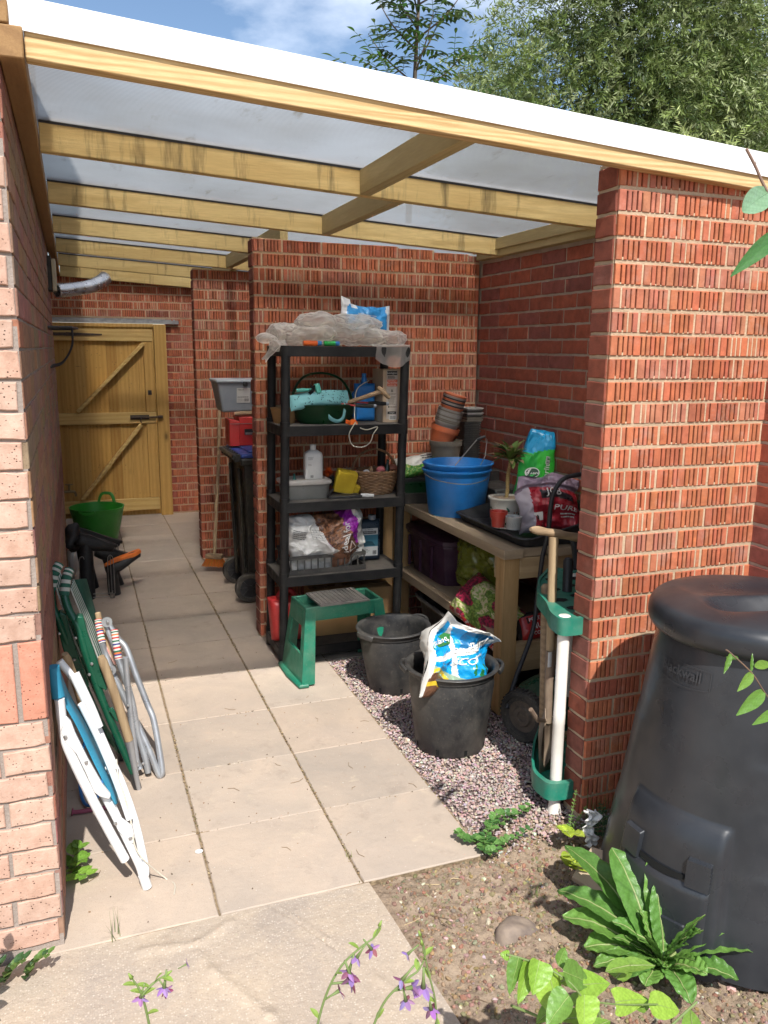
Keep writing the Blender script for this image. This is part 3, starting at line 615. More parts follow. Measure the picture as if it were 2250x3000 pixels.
mb = MB(); mb.tube(pts, rs, 18, caps=False); mb.build('duct', M_foil, vt, ang=80, solid=.001)
mb = MB(); mb.bb((.0, 3.66, 2.03), (.03, 3.84, 2.25)); mb.build('box', M_blk, vt, bevel=.003); mb = MB(); mb.bb((.031, 3.655, 2.03), (.056, 3.845, 2.23)); mb.build('cover', M_cream, vt, bevel=.003)
hb = thing('wall_basket', 'black iron wall basket of curved bars above the folded garden chairs', 'wall basket', (0, 3.2, 1.7))
y0b, y1b = 2.75, 3.35
mb = MB(); mb.tube([(.006, y0b, 1.78), (.006, y1b, 1.78)], .006, 8); mb.tube([(.006, y0b, 1.56), (.006, y1b, 1.56)], .006, 8)
mb.tube([(.006, y0b, 1.78), (.125, y0b+.03, 1.78), (.16, (y0b+y1b)/2, 1.78), (.125, y1b-.03, 1.78), (.006, y1b, 1.78)], .007, 8)
for k in range(6):
    y = y0b+.05+k*.1; mb.tube(spl([(.13, y, 1.78), (.125, y, 1.68), (.07, y, 1.585), (.006, y, 1.56)], 6), .006, 8)
mb.build('frame', M_blk, hb)

# ================= materials for objects =================
M_shelf = mat('black_shelf_plastic', (.012, .012, .013), (.02, .02, .02), rough=.5, spec=.18, dust=.12, dustc=(.11, .095, .08), bs=200)
M_pot = mat('black_pot_plastic', (.018, .018, .019), (.03, .03, .03), rough=.5, dust=.45, dustc=(.16, .14, .11), bs=120, bst=.1)
M_film = mat('printed_film', (1, 1, 1), (.93, .93, .93), use_col=True, rough=.32, spec=.5, bst=.25, bs=35, bd=.004)
M_film_in = mat('pale_film_inside', (.62, .60, .55), (.5, .48, .43), rough=.4, bst=.3, bs=35, bd=.004)
M_green = mat('dark_green_plastic', (.004, .045, .014), (.004, .03, .01), rough=.35, bst=.05)
M_step = mat('green_step_plastic', (.010, .16, .095), (.008, .12, .07), rough=.42, dust=.28, dustc=(.3, .27, .2), bst=.05)
M_red = mat('red_plastic', (.45, .022, .02), (.38, .018, .018), rough=.38, dust=.18, dustc=(.35, .2, .17), bst=.04)
M_blue = mat('bright_blue_plastic', (.01, .18, .52), (.008, .14, .42), rough=.38, dust=.12, dustc=(.3, .35, .4), bst=.04)
M_wht = mat('white_plastic', (.72, .72, .70), (.62, .62, .6), rough=.4, bst=.03, dust=.12)
M_ink = mat('black_print', (.015, .015, .015), rough=.5, bst=0); M_lbl = mat('white_label', (.66, .66, .63), (.6, .6, .58), rough=.5, bst=0)
M_card = mat('brown_cardboard', (.42, .25, .11), (.34, .2, .09), rough=.85, spec=.15, ns=5)
M_orange = mat('orange_plastic', (.72, .13, .01), (.65, .11, .01), rough=.35, bst=0)
M_aqua = mat('aqua_fabric', (.22, .48, .50), (.16, .38, .40), rough=.85, spec=.1, bs=400); M_aquap = mat('aqua_plastic', (.10, .42, .34), (.08, .36, .3), rough=.4, bst=0)
M_bristle = mat('black_bristle', (.02, .02, .02), rough=.8); M_tool = wood('old_tool_wood', (.40, .29, .17), (.27, .18, .10), 'Z', ring=12, knots=False); M_toolX = wood('worn_tool_handle', (.36, .25, .15), (.22, .15, .09), 'X', ring=12, knots=False)
M_steel = mat('dull_steel', (.30, .29, .28), (.2, .18, .16), rough=.45, metal=.7); M_gry = mat('grey_plastic', (.26, .29, .33), (.22, .25, .29), rough=.42, bst=.03, dust=.1)
M_string = mat('cream_cord', (.62, .57, .46), rough=.8, bst=0)
def bag(mb, c, w, h, t, R, seed=0, cr=.02, colf=None, nu=56, nv=56, p=2.6, mi=0, shape=None, fr=None):
    c = V(c); fr = fr or 5/max(w, h)
    def S_(u, v, sd):
        x, y = 2*u-1, 2*v-1; th = max(0, (1-abs(x)**p))**.5*max(0, (1-abs(y)**p))**.5
        q = V((x*w/2, y*h/2, sd*t/2*th)); n = ridged(q, fr, seed, 4)-.45; n2 = nz(q, fr*.7, seed+5)
        k = .35+.65*min(1, th*1.6)
        q += V((cr*.5*nz(q, fr*1.2, seed+9), cr*.5*nz(q, fr*1.3, seed+11), 0)); q.z += (n*cr*k*sd*.8+n2*cr*1.1)
        if shape: q = shape(u, v, q)
        return c+R @ q
    for sd in (1, -1):
        b = len(mb.v)
        for j in range(nv+1):
            for i in range(nu+1): mb.v.append(tuple(S_(i/nu, j/nv, sd)))
        for j in range(nv):
            for i in range(nu):
                f = [b+j*(nu+1)+i, b+j*(nu+1)+i+1, b+(j+1)*(nu+1)+i+1, b+(j+1)*(nu+1)+i]
                mb.f.append(f if sd > 0 else f[::-1]); mb.m.append(mi); mb.c.append(colf((i+.5)/nu, (j+.5)/nv, sd) if colf else (1, 1, 1))
    return lambda x, y, off=.003: S_(.5+x/w, .5+y/h, 1)+R @ V((0, 0, off))
def frame(dirx, up):   # local x,y,z(front)
    x = V(dirx).normalized(); y = V(up); y = (y-x*y.dot(x)).normalized(); z = x.cross(y); return Matrix((x, y, z)).transposed()
FC = frame((1, 0, 0), (0, 0, 1))     # faces -y
def facing(deg, tilt=0):            # faces -y turned deg about z (positive: towards -x), leaning back by tilt
    return Matrix.Rotation(rad(-deg), 3, 'Z') @ Matrix.Rotation(rad(-tilt), 3, 'X') @ FC
def barcode(mb, fn, cx, cy, w, h, mi=1, seed=0):
    r = random.Random(seed); x = -w/2
    while x < w/2:
        k = r.uniform(.02, .05)*w; mb.add([fn(cx+x, cy-h/2), fn(cx+x+k, cy-h/2), fn(cx+x+k, cy+h/2), fn(cx+x, cy+h/2)], [(0, 1, 2, 3)], mi); x += k+r.uniform(.02, .05)*w
def lines(mb, fn, x0, y0, w, n, dy, hh, mi=1, seed=0):
    r = random.Random(seed)
    for k in range(n):
        x = x0; y = y0-k*dy; e = x0+w*r.uniform(.7, 1)
        while x < e:
            q = min(e, x+r.uniform(.1, .25)*w); mb.add([fn(x, y), fn(q, y), fn(q, y+hh), fn(x, y+hh)], [(0, 1, 2, 3)], mi); x = q+.02*w
# ================= shelving unit =================
sx0, sx1, sy0, sy1 = 1.082, 1.785, 1.84, 2.205; lev = [.087, .485, .885, 1.284, 1.688]
sh = thing('shelving_unit', 'black plastic shelving unit of five dusty shelves standing before the brick wall', 'shelving unit', (1.43, 2.02, 0))
ln = lambda z: .022*(z-.6)
M_sd = mat('dusty_shelf_top', (.10, .088, .075), (.045, .042, .04), rough=.8, ns=6, dust=.55, dustc=(.24, .2, .16))
def rrect(x0, x1, y0, y1, r_, n=5):
    out = []
    for (cx, cy, a0) in ((x1-r_, y0+r_, -90), (x1-r_, y1-r_, 0), (x0+r_, y1-r_, 90), (x0+r_, y0+r_, 180)):
        for i in range(n+1): a = rad(a0+90*i/n); out.append((cx+r_*math.cos(a), cy+r_*math.sin(a)))
    return out
for z in lev:
    mb = MB(); o_ = rrect(sx0+ln(z), sx1+ln(z), sy0, sy1, .035); n = len(o_)
    mb.add([(x, y, z-.052) for x, y in o_]+[(x, y, z-.002) for x, y in o_]+[((x-1.435)*.988+1.435, (y-2.02)*.98+2.02, z) for x, y in o_], [(i, (i+1) % n, n+(i+1) % n, n+i) for i in range(n)]+[(n+i, n+(i+1) % n, 2*n+(i+1) % n, 2*n+i) for i in range(n)], 0)
    mb.add([((x-1.435)*.988+1.435, (y-2.02)*.98+2.02, z) for x, y in o_], [tuple(range(n))], 1)
    mb.add([(x, y, z-.012) for x, y in o_], [tuple(range(n))[::-1]], 0)
    mb.build('shelf', [M_shelf, M_sd], sh, ang=50)
for (x, y) in ((sx0+.026, sy0+.026), (sx1-.026, sy0+.026), (sx0+.026, sy1-.026), (sx1-.026, sy1-.026)):
    mb = MB(); zs = [0]+lev
    for a, b in zip(zs, zs[1:]):
        t0, t1 = (a+.001, b-.05); mb.tube([(x+ln(t0), y, t0), (x+ln(t1), y, t1)], .0235, 20)
        if a: mb.tube([(x+ln(t0), y, t0), (x+ln(t0), y, t0+.02)], .0265, 20)
        mb.tube([(x+ln(b)+.0, y, b-.055), (x+ln(b), y, b+.0015)], .0262, 20)
    mb.build('post', M_shelf, sh)
# ---------------- top shelf ----------------
m, nt, p = mnew('clear_creased_plastic'); v = coords(nt)
p.inputs['Base Color'].default_value = (.90, .87, .82, 1); p.inputs['Roughness'].default_value = .28; p.inputs['Specular IOR Level'].default_value = .6
bump(nt, nn(nt, v, 30, 7, .7, 1.2), p, .7, .012)
tl = N(nt, 'BsdfTranslucent'); tl.inputs[0].default_value = (.90, .87, .82, 1); tr = N(nt, 'BsdfTransparent'); tr.inputs[0].default_value = (.95, .93, .9, 1); a1 = N(nt, 'MixShader'); a1.inputs[0].default_value = .52; a2 = N(nt, 'MixShader')
lw = N(nt, 'LayerWeight'); lw.inputs[0].default_value = .35; fr_ = ramp(nt, lw.outputs['Facing'], [(.0, .70), (.8, .08)])
nt.links.new(p.outputs[0], a1.inputs[1]); nt.links.new(tl.outputs[0], a1.inputs[2]); nt.links.new(fr_, a2.inputs[0]); nt.links.new(a1.outputs[0], a2.inputs[1]); nt.links.new(tr.outputs[0], a2.inputs[2]); nt.links.new(a2.outputs[0], nt.nodes['Material Output'].inputs[0]); M_clear = m
mb = MB()
def lump(c, rx, ry, rz, seed, rot=0, am=.36, n=110, fr=9.5):
    R_ = Rot(0, 0, rot); c = V(c)
    def f(u, w):
        a = u*2*math.pi; b = (w-.5)*math.pi; d = V((math.cos(b)*math.cos(a), math.cos(b)*math.sin(a), math.sin(b)))
        q = V((d.x*rx, d.y*ry, d.z*rz)); k = 1+am*(ridged(q+V((nz(q, 9, seed), nz(q, 9, seed+2), 0))*.03, fr, seed, 5)-.55)+am*.9*nz(q, fr*.5, seed+3); q = R_ @ (q*k); P = c+q; P.z = max(P.z, 1.690+.003*abs(nz(P, 20, seed))) if P.x > 1.12 and P.x < 1.80 and P.y > 1.84 else P.z; return P
    mb.grid(f, n, n//2, wu=True)
for (c, a, b_, h_, s_, ro) in (((1.27, 1.99, 1.745), .18, .12, .060, 1, 5), ((1.50, 2.0, 1.755), .20, .13, .065, 2, -6), ((1.36, 2.02, 1.800), .15, .10, .055, 3, 8), ((1.55, 2.03, 1.805), .15, .10, .060, 4, -12), ((1.70, 1.97, 1.73), .11, .11, .045, 5, -25), ((1.16, 1.97, 1.755), .085, .07, .045, 6, 25), ((1.055, 1.93, 1.725), .055, .045, .026, 7, 10), ((1.10, 1.90, 1.69), .06, .03, .035, 8, 30)):
    lump(c, a, b_, h_, s_, ro)
def drape(u, w):   # sheet flopping over the front right edge and off the left corner
    x = 1.60+u*.20; s_ = w*.19; y = 1.93-min(s_, .10); z = 1.70 if s_ < .10 else 1.70-(s_-.10)*(.85+.5*math.sin(u*3))
    q = V((x, y-.012*math.sin(u*9+w*3), z)); q.z += .010*nz(q, 22, 3); q.y += .014*nz(q, 17, 6); return q
mb.grid(drape, 26, 24)
def drape2(u, w):
    x = 1.14-w*.11; y = 1.86+u*.10; z = 1.70-.075*w*w-.02*w+.02*u; q = V((x, y, z)); q.z += .012*nz(q, 25, 8); q.x += .01*nz(q, 20, 9); return q
mb.grid(drape2, 20, 20)
o = mb.build('plastic_sheeting', M_clear, root=(1.43, 2.0, 1.69), ang=180); tag(o, 'bundle of crumpled clear plastic sheeting on the top shelf', 'plastic sheeting')
# blue bag
def cb(u, v, sd):
    w = .05*nz((u*3, v*3, 0), 1, 4)
    return (.55, .55, .55) if (u+w < .10 or u > .90+w or (v > .80 and u < .28)) else (.02, .22, .50)
mb = MB(); F = bag(mb, (1.645, 2.11, 1.85), .30, .15, .05, facing(-8, 8) @ Rot(0, 0, -6), 3, .022, cb, shape=lambda u, v, q: q+V((0, -.02*math.sin(u*3.14)+(.02 if u < .15 else 0), 0)), fr=11)
G = lambda x, y: F(-x, -y, .004)
mb.text('IRRITANT DANGER', .017, lambda x, y: G(x+.0, y+.028), 1); mb.text('THIS BAG IS NOT A TOY', .011, lambda x, y: G(x-.0, y+.012), 1); lines(mb, lambda x, y: F(x, y, .004), -.07, .02, .16, 4, .010, .003, 1, 3)
o = mb.build('blue_bag', [M_film, M_lbl], root=(1.645, 2.11, 1.70), ang=180); tag(o, 'blue and clear printed bag sticking up behind the plastic sheeting on the top shelf', 'bag')
def tubething(name, label, c, mat_, capm, L, rr):
    t = thing(name, label, 'toy tube', c); mb = MB(); c = V(c)
    mb.tube([c+V((-L/2, 0, 0)), c+V((L/2, 0, 0))], rr, 18); [mb.tube([c+V((x, 0, 0)), c+V((x+.004, 0, 0))], rr*1.08, 18) for x in (-L*.3, 0, L*.3)]; mb.build('barrel', mat_, t, bevel=.002)
    mb = MB(); mb.tube([c+V((L/2, 0, 0)), c+V((L/2+.022, -.002, 0))], rr*.95, 18); mb.tube([c+V((L/2+.01, -rr, 0)), c+V((L/2+.01, -rr-.006, 0))], rr*.6, 14); mb.build('cap', capm, t, bevel=.002)
M_gl = mat('green_clear_plastic', (.01, .30, .05), (.01, .25, .04), rough=.25, bst=0)
tubething('toy_tube', 'small orange tube with a blue cap at the front of the top shelf', (1.262, 1.875, 1.703), M_orange, M_blue, .075, .0135)
tubething('toy_tube', 'small green tube with a blue cap at the front of the top shelf', (1.365, 1.873, 1.702), M_gl, M_blue, .06, .0125)
# ---------------- second shelf from top ----------------
z4 = 1.284
t = thing('garden_trug', 'dark green plastic trug with a hoop handle, full of hand tools', 'trug', (1.37, 2.0, z4))
mb = MB(); mb.lathe([(.0, 0), (.12, .0), (.145, .02), (.165, .09), (.172, .095), (.176, .10), (.166, .103), (.158, .09), (.138, .02), (.0, .008)], (1.37, 2.0, z4+.001), 48, sx=1.06, sy=.70, cap0=False); mb.build('bowl', M_green, t)
mb = MB(); mb.tube(spl([(1.20, 2.0, z4+.09), (1.205, 2.0, z4+.17), (1.26, 2.0, z4+.245), (1.36, 2.0, z4+.265), (1.46, 2.0, z4+.235), (1.515, 2.0, z4+.16), (1.53, 2.0, z4+.09)], 8), .011, 10, flat=(1.5, .6)); mb.build('handle', M_green, t)
t = thing('kneeler_cushion', 'aqua patterned kneeling cushion with a strap lying across the green trug', 'cushion', (1.33, 1.96, 1.42))
mb = MB(); F = bag(mb, (1.335, 1.955, 1.405), .33, .085, .075, facing(0, 20) @ Rot(0, 0, 5), 5, .010, None, p=2.5, shape=lambda u, v, q: q+V((0, .012*math.sin(u*3.1), 0)), fr=8)
r = random.Random(3)
for k in range(60):
    x, y = r.uniform(-.145, .145), r.uniform(-.033, .035); s_ = .0035; a = r.choice([.6, -.5]); mb.add([F(x+math.cos(a)*dx-math.sin(a)*dy, y+math.sin(a)*dx+math.cos(a)*dy, .0012) for dx, dy in ((-s_*.5, -s_), (s_*.5, -s_), (s_*.5, s_), (-s_*.5, s_))], [(0, 1, 2, 3)], 1)
mb.build('pad', [M_aqua, mat('teal_print', (.02, .06, .07), bst=0)], t, ang=180)
mb = MB(); P_ = spl([(1.34, 1.92, 1.375), (1.365, 1.895, 1.325), (1.41, 1.885, 1.302), (1.445, 1.89, 1.325), (1.462, 1.915, 1.39)], 8); mb.tube(P_, .011, 8, flat=(.15, 1)); mb.build('strap', M_aqua, t)
t = thing('scrubbing_brush', 'small aqua dish brush with black bristles lying on the aqua cushion', 'brush', (1.26, 1.94, 1.46))
mb = MB(); mb.tube(spl([(1.20, 1.93, 1.462), (1.25, 1.93, 1.464), (1.29, 1.935, 1.463)], 6), [.010]*6+[.0085]*7, 12, flat=(.8, 1)); mb.box((1.318, 1.94, 1.472), (.028, .03, .05), 0, rot=Rot(0, -15, 0)); mb.build('handle', M_aquap, t, bevel=.005)
mb = MB(); r = random.Random(1)
for k in range(240):
    a, b_ = r.uniform(0, 6.3), r.uniform(-.6, 1); d = V((-abs(math.cos(a))*.5+.1, math.sin(a)*.9, math.cos(a*1.3))).normalized(); mb.beam((1.300, 1.938, 1.462), V((1.292, 1.93, 1.462))+d*r.uniform(.026, .036), .002, .002)
mb.build('bristles', M_bristle, t, smooth=False)
t = thing('hand_fork', 'old wooden T handled hand tool poking out of the green trug', 'hand tool', (1.62, 1.9, 1.42))
mb = MB(); a = V((1.47, 1.95, 1.388)); b_ = V((1.649,1.88,1.454)); mb.tube([a, b_], [.011, .0125], 12); mb.build('shaft', M_toolX, t)
mb = MB(); c1, c2 = V((1.633,1.88,1.479)), V((1.698,1.87,1.42)); mb.tube([c1, lerp(c1, c2, .12), lerp(c1, c2, .5), lerp(c1, c2, .88), c2], [.009, .012, .0125, .012, .008], 14); mb.build('grip', M_toolX, t)
t = thing('garden_shears', 'shears with black grips and red shanks sticking out of the green trug', 'shears', (1.5, 1.9, 1.38))
for (a, b_, c_) in (((1.445,1.93,1.39), (1.515,1.9,1.381), (1.61,1.88,1.379)), ((1.506,1.96,1.397), (1.6,1.94,1.392), (1.696,1.92,1.387))):
    mb = MB(); mb.tube([a, b_], .005, 8); mb.build('shank', M_red, t); mb = MB(); mb.tube([b_, lerp(b_, c_, .3), lerp(b_, c_, .8), c_], [.007, .0105, .0115, .009], 12); mb.build('grip', M_bristle, t)
    mb = MB(); mb.tube([c_, V(c_)+(V(c_)-V(b_)).normalized()*.014], .0095, 12); mb.build('end_cap', M_gry, t)
t = thing('blue_bottle', 'flat bright blue plastic container with a narrow neck beside the cardboard feed box', 'blue container', (1.615, 2.04, z4))
mb = MB(); F = bag(mb, (1.617, 2.05, z4+.105), .118, .205, .06, facing(4), 2, .001, None, p=9, nu=30, nv=40, fr=3); mb.build('body', M_blue, t, ang=60)
mb = MB(); mb.tube([(1.615, 2.05, z4+.20), (1.615, 2.05, z4+.225), (1.615, 2.05, z4+.238)], [.022, .016, .015], 16); mb.tube([(1.615, 2.05, z4+.238), (1.615, 2.05, z4+.262)], .012, 14); mb.tube([(1.56, 2.062, z4+.02), (1.556, 2.068, z4+.15), (1.60, 2.062, z4+.20)], .008, 8); mb.build('neck', M_blue, t, bevel=.002)
mb = MB(); mb.tube(spl([(1.636,2.03,1.507), (1.552,1.98,1.465), (1.52,1.93,1.37), (1.508,1.87,1.288), (1.545,1.82,1.26), (1.61,1.82,1.273), (1.587,1.82,1.235), (1.571,1.82,1.194), (1.532,1.82,1.17), (1.473,1.82,1.179), (1.453,1.82,1.234), (1.476,1.83,1.276), (1.509,1.88,1.295)], 8), .0028, 8)
tag(mb.build('looped_string', M_string, root=(1.6, 1.86, z4)), 'loop of white cord hanging over the edge of the second highest shelf', 'cord')
mb = MB(); mb.lathe([(.0, 0), (.022, .002), (.026, .012), (.024, .022), (0, .024)], (1.491,1.89,1.282), 20, rot=Rot(70, 0, 20)); mb.box((1.471,1.89,1.295), (.03, .012, .02), 0, rot=Rot(0, 20, 0)); tag(mb.build('tape_measure', M_orange, root=(1.53, 1.89, z4), bevel=.002), 'small orange round gadget at the front of the second highest shelf', 'gadget')
t = thing('feed_box', 'tall brown cardboard plant feed box with a printed white panel', 'cardboard box', (1.745, 2.02, z4))
mb = MB(); mb.box((1.748, 2.03, z4+.143), (.122, .17, .285), 0); mb.build('carton', mat('pale_cardboard', (.50, .38, .26), (.44, .33, .22), rough=.8), t, bevel=.002)
fy = 1.944; FB = lambda x, y: V((1.735+x, fy, z4+.143+y))
mb = MB(); mb.add([V((1.735+x, fy+.0006, z4+.143+y)) for x, y in ((-.028, -.125), (.036, -.125), (.036, .137), (-.028, .137))], [(0, 1, 2, 3)], 0)
k1 = lambda x, y: V((1.739+x, fy-.0006, z4+.143+y)); k2 = lambda x, y: V((1.739+x, fy-.0012, z4+.143+y))
def rect(mb, fn, x0, x1, y0, y1, mi): mb.add([fn(x0, y0), fn(x1, y0), fn(x1, y1), fn(x0, y1)], [(0, 1, 2, 3)], mi)
rect(mb, k1, -.029, .029, .112, .134, 1); mb.text('Levington', .0145, lambda x, y: k2(x, y+.123), 2); rect(mb, k1, -.028, .030, .052, .088, 3); mb.text('NATURALLY', .0085, lambda x, y: k2(x, y+.081), 2); mb.text('ALL ROUND', .011, lambda x, y: k2(x, y+.070), 2); mb.text('GARDEN FEED', .0075, lambda x, y: k2(x, y+.058), 2)
lines(mb, k1, -.026, .104, .052, 3, .005, .0025, 1, 1); mb.text('LESS EFFORT', .0085, lambda x, y: k1(x, y+.010), 1); lines(mb, k1, -.024, -.005, .046, 8, .0058, .0016, 1, 2); mb.text('EVERGREEN', .0085, lambda x, y: k1(x+.005, y-.060), 1); rect(mb, k1, -.022, -.015, -.063, -.055, 4)
rect(mb, k1, -.025, .025, -.098, -.084, 1); mb.text('Levington', .008, lambda x, y: k2(x, y-.091), 2); rect(mb, k1, -.015, .026, -.130, -.104, 2); barcode(mb, k2, .005, -.117, .034, .020, 1, 4)
mb.text('&', .02, lambda x, y: k1(x, y+.028), 1)
mb.build('label', [mat('beige_label', (.50, .44, .38), bst=0), M_ink, M_lbl, mat('orange_red_print', (.62, .10, .03), bst=0), M_green], t, smooth=False)
t = thing('seed_tray', 'small brown basket tray at the left end of the second highest shelf', 'tray', (1.14, 2.04, z4))
mb = MB(); mb.lathe([(.0, 0), (.055, 0), (.07, .075), (.073, .078), (.066, .072), (.05, .006), (0, .006)], (1.165, 2.06, z4+.001), 24, sy=1.3); mb.build('bowl', M_card, t)
# ---------------- third shelf ----------------
z3 = .885
M_tub = mat('cloudy_tub_plastic', (.24, .24, .22), (.12, .13, .13), rough=.3, bst=0, ns=5, dust=.3, dustc=(.3, .27, .22))
t = thing('storage_tub', 'cloudy clear food tub with a pale lid under the white bottle', 'storage tub', (1.25, 2.0, z3))
mb = MB(); mb.lathe([(0, 0), (.115, 0), (.118, .004), (.128, .085), (.122, .085), (.11, .006), (0, .006)], (1.255, 2.0, z3+.001), 48, sx=1.0, sy=.72, sq=7); mb.build('body', M_tub, t)
mb = MB(); mb.lathe([(.134, .080), (.138, .086), (.136, .098), (.12, .104), (.11, .101), (0, .101)], (1.255, 2.0, z3+.001), 48, sx=1.0, sy=.74, sq=7); mb.build('lid', mat('tub_lid', (.50, .47, .43), (.42, .4, .37), rough=.35, bst=0, dust=.2), t)
t = thing('white_bottle', 'tall white plastic bottle with a white cap standing on the food tub', 'bottle', (1.305, 1.985, .99))
mb = MB(); mb.lathe([(0, 0), (.046, 0), (.050, .004), (.050, .125), (.046, .14), (.022, .155), (.017, .156), (0, .156)], (1.303, 1.985, .9875), 40, sy=.62, sq=4); mb.build('body', M_wht, t)
mb = MB(); mb.lathe([(.0165, .155), (.0165, .182), (.015, .184), (0, .184)], (1.303, 1.985, .9875), 24, cap0=True); mb.build('cap', M_wht, t)
fb = lambda x, y: V((1.303+x, 1.985-.0335, .9875+.06+y)); mb = MB(); barcode(mb, fb, -.016, -.045, .016, .014, 0, 2); lines(mb, fb, -.036, .058, .03, 3, .006, .0014, 0, 2); lines(mb, fb, -.036, .02, .02, 2, .006, .0012, 0, 5); mb.build('lettering', M_ink, t, smooth=False)
t = thing('teal_funnel', 'little teal plastic funnel on the lid of the food tub', 'funnel', (1.22, 1.99, .99))
mb = MB(); mb.lathe([(.026, 0), (.024, .004), (.010, .022), (.006, .026), (.005, .05), (0, .05)], (1.197,1.98,0.969), 20); mb.build('cone', mat('teal_plastic', (.005, .10, .09), rough=.35, bst=0), t)
t = thing('feather_duster', 'orange and black fluffy duster beside the yellow sponges', 'duster', (1.40, 2.0, z3))
r = random.Random(7); 
for nm, c, rr_, mt, n_ in (('orange_tuft', (1.400, 2.02, 1.012), .032, mat('orange_fluff', (.75, .12, .01), (.6, .09, .01), rough=.9, bst=0), 500), ('black_tuft', (1.412, 1.995, .965), .040, M_bristle, 500)):
    mb = MB()
    for k in range(n_):
        d = V((r.gauss(0, 1), r.gauss(0, 1), r.gauss(0, 1))).normalized(); s_ = d.cross(V((.3, .5, .8))).normalized()*.0016; L = rr_*r.uniform(.75, 1.15); mb.add([V(c)-s_, V(c)+s_, V(c)+d*L+V((0, 0, .003))], [(0, 1, 2)])
    mb.build(nm, mt, t, smooth=False)
mb = MB(); mb.tube([(1.42, 1.97, .93), (1.36, 1.93, .895)], .006, 8); mb.build('handle', M_blk, t)
M_spg = mat('yellow_sponge', (.50, .36, .03), (.40, .28, .025), rough=.95, spec=.1, bs=180, bst=.9, bd=.005)
for lb, c, ro in (('thick yellow sponge leaning on another by the wicker basket', (1.478, 1.965, .965), (0, 12, -8)), ('second yellow sponge lying half hidden under the leaning one', (1.515, 1.985, .923), (0, 20, -5))):
    mb = MB(); mb.box(c, (.115, .06, .125) if 'thick' in lb else (.09, .07, .07), rot=Rot(ro[0], ro[1], ro[2]) @ Rot(14, 0, 0)); tag(mb.build('sponge', M_spg, root=c, bevel=.008, seg=3), lb, 'sponge', 'yellow sponges')
t = thing('dustpan', 'black dustpan with a white handle end under the yellow sponges', 'dustpan', (1.46, 1.92, z3))
mb = MB(); mb.prism([(1.36, 1.88, z3+.003), (1.55, 1.88, z3+.003), (1.53, 2.03, z3+.003), (1.38, 2.03, z3+.003)], (0, 0, .012)); mb.build('pan', M_blk, t, bevel=.003); mb = MB(); mb.tube([(1.545, 1.895, z3+.012), (1.575, 1.88, z3+.012), (1.61, 1.865, z3+.012)], [.008, .009, .007], 12, flat=(.7, 1.2)); mb.build('handle', M_wht, t)
# wicker basket
M_wick = mat('wicker', (.24, .13, .06), (.14, .075, .035), rough=.6, ns=40, bs=120)
t = thing('wicker_basket', 'brown woven wicker basket with an arched handle full of odds and ends', 'basket', (1.665, 2.0, z3))
mb = MB(); cx, cy = 1.665, 2.0; rb = lambda z: .088+.045*(z/.12)**.8; nst = 26
for k in range(14):
    z = .006+k*.0088; R0 = rb(z); pts = []
    for i in range(nst*4):
        a = 2*math.pi*i/(nst*4); w_ = math.sin(a*nst/2+math.pi*k)*.0055; pts.append((cx+(R0+w_)*math.cos(a), cy+(R0+w_)*.74*math.sin(a), z3+z))
    mb.tube(pts, .0048, 6, closed=True)
for k in range(nst): a = 2*math.pi*k/nst; mb.tube([(cx+rb(z)*math.cos(a), cy+rb(z)*.74*math.sin(a), z3+z) for z in (.002, .04, .08, .125)], .0032, 6)
for ph in (0, math.pi):
    pts = [(cx+(.137+.005*math.cos(a*15+ph))*math.cos(a), cy+(.137+.005*math.cos(a*15+ph))*.74*math.sin(a), z3+.128+.005*math.sin(a*15+ph)) for a in [2*math.pi*i/120 for i in range(120)]]; mb.tube(pts, .0055, 6, closed=True)
mb.lathe([(0, 0), (.085, .002)], (cx, cy, z3+.002), 24, sy=.74); mb.build('weave', M_wick, t)
mb = MB()
for ph in (0, 2.1, 4.2):
    pts = [V((cx+.128*math.cos(q), cy+.02, z3+.12+.125*math.sin(q)))+V((.005*math.cos(q*14+ph), .005*math.sin(q*14+ph), 0)) for q in [math.pi*i/60 for i in range(61)]]; mb.tube(pts, .0048, 6)
mb.build('handle', M_wick, t)
def blob(name, label, cat, c, rx, ry, rz, m_, seed=0, am=.12, group=None, fr=20):
    mb = MB()
    def f(u, w):
        a = u*2*math.pi; b = (w-.5)*math.pi; d = V((math.cos(b)*math.cos(a)*rx, math.cos(b)*math.sin(a)*ry, math.sin(b)*rz)); return V(c)+d*(1+am*nz(d, fr, seed))
    mb.grid(f, 24, 14, wu=True); return tag(mb.build(name, m_, root=c, ang=180), label, cat, group)
blob('pink_soap', 'pink rounded bar poking out of the wicker basket', 'soap', (1.685, 1.965, z3+.135), .026, .016, .022, mat('pink', (.60, .16, .17), bst=0), 2)
blob('tape_roll', 'reddish brown cloth roll at the right side of the wicker basket', 'cloth roll', (1.765, 1.99, z3+.14), .032, .03, .020, mat('terracotta_cloth', (.30, .10, .06), bst=0), 3)
blob('cork_block', 'pale brown cork block in the middle of the wicker basket', 'cork', (1.632, 1.98, z3+.135), .012, .016, .020, mat('cork', (.32, .2, .11)), 4)
blob('white_reel', 'small white reel at the left inside the wicker basket', 'reel', (1.60, 1.965, z3+.13), .018, .015, .012, M_wht, 5)
mb = MB(); mb.lathe([(0, 0), (.018, 0), (.019, .05), (.009, .075), (.008, .10), (.0, .10)], (1.725, 1.985, z3+.09), 18, rot=Rot(0, 6, 0)); tag(mb.build('glass_bottle', mat('dark_glass', (.015, .03, .02), rough=.12, bst=0), root=(1.725, 1.985, z3+.09)), 'small dark green glass bottle upright in the wicker basket', 'bottle')
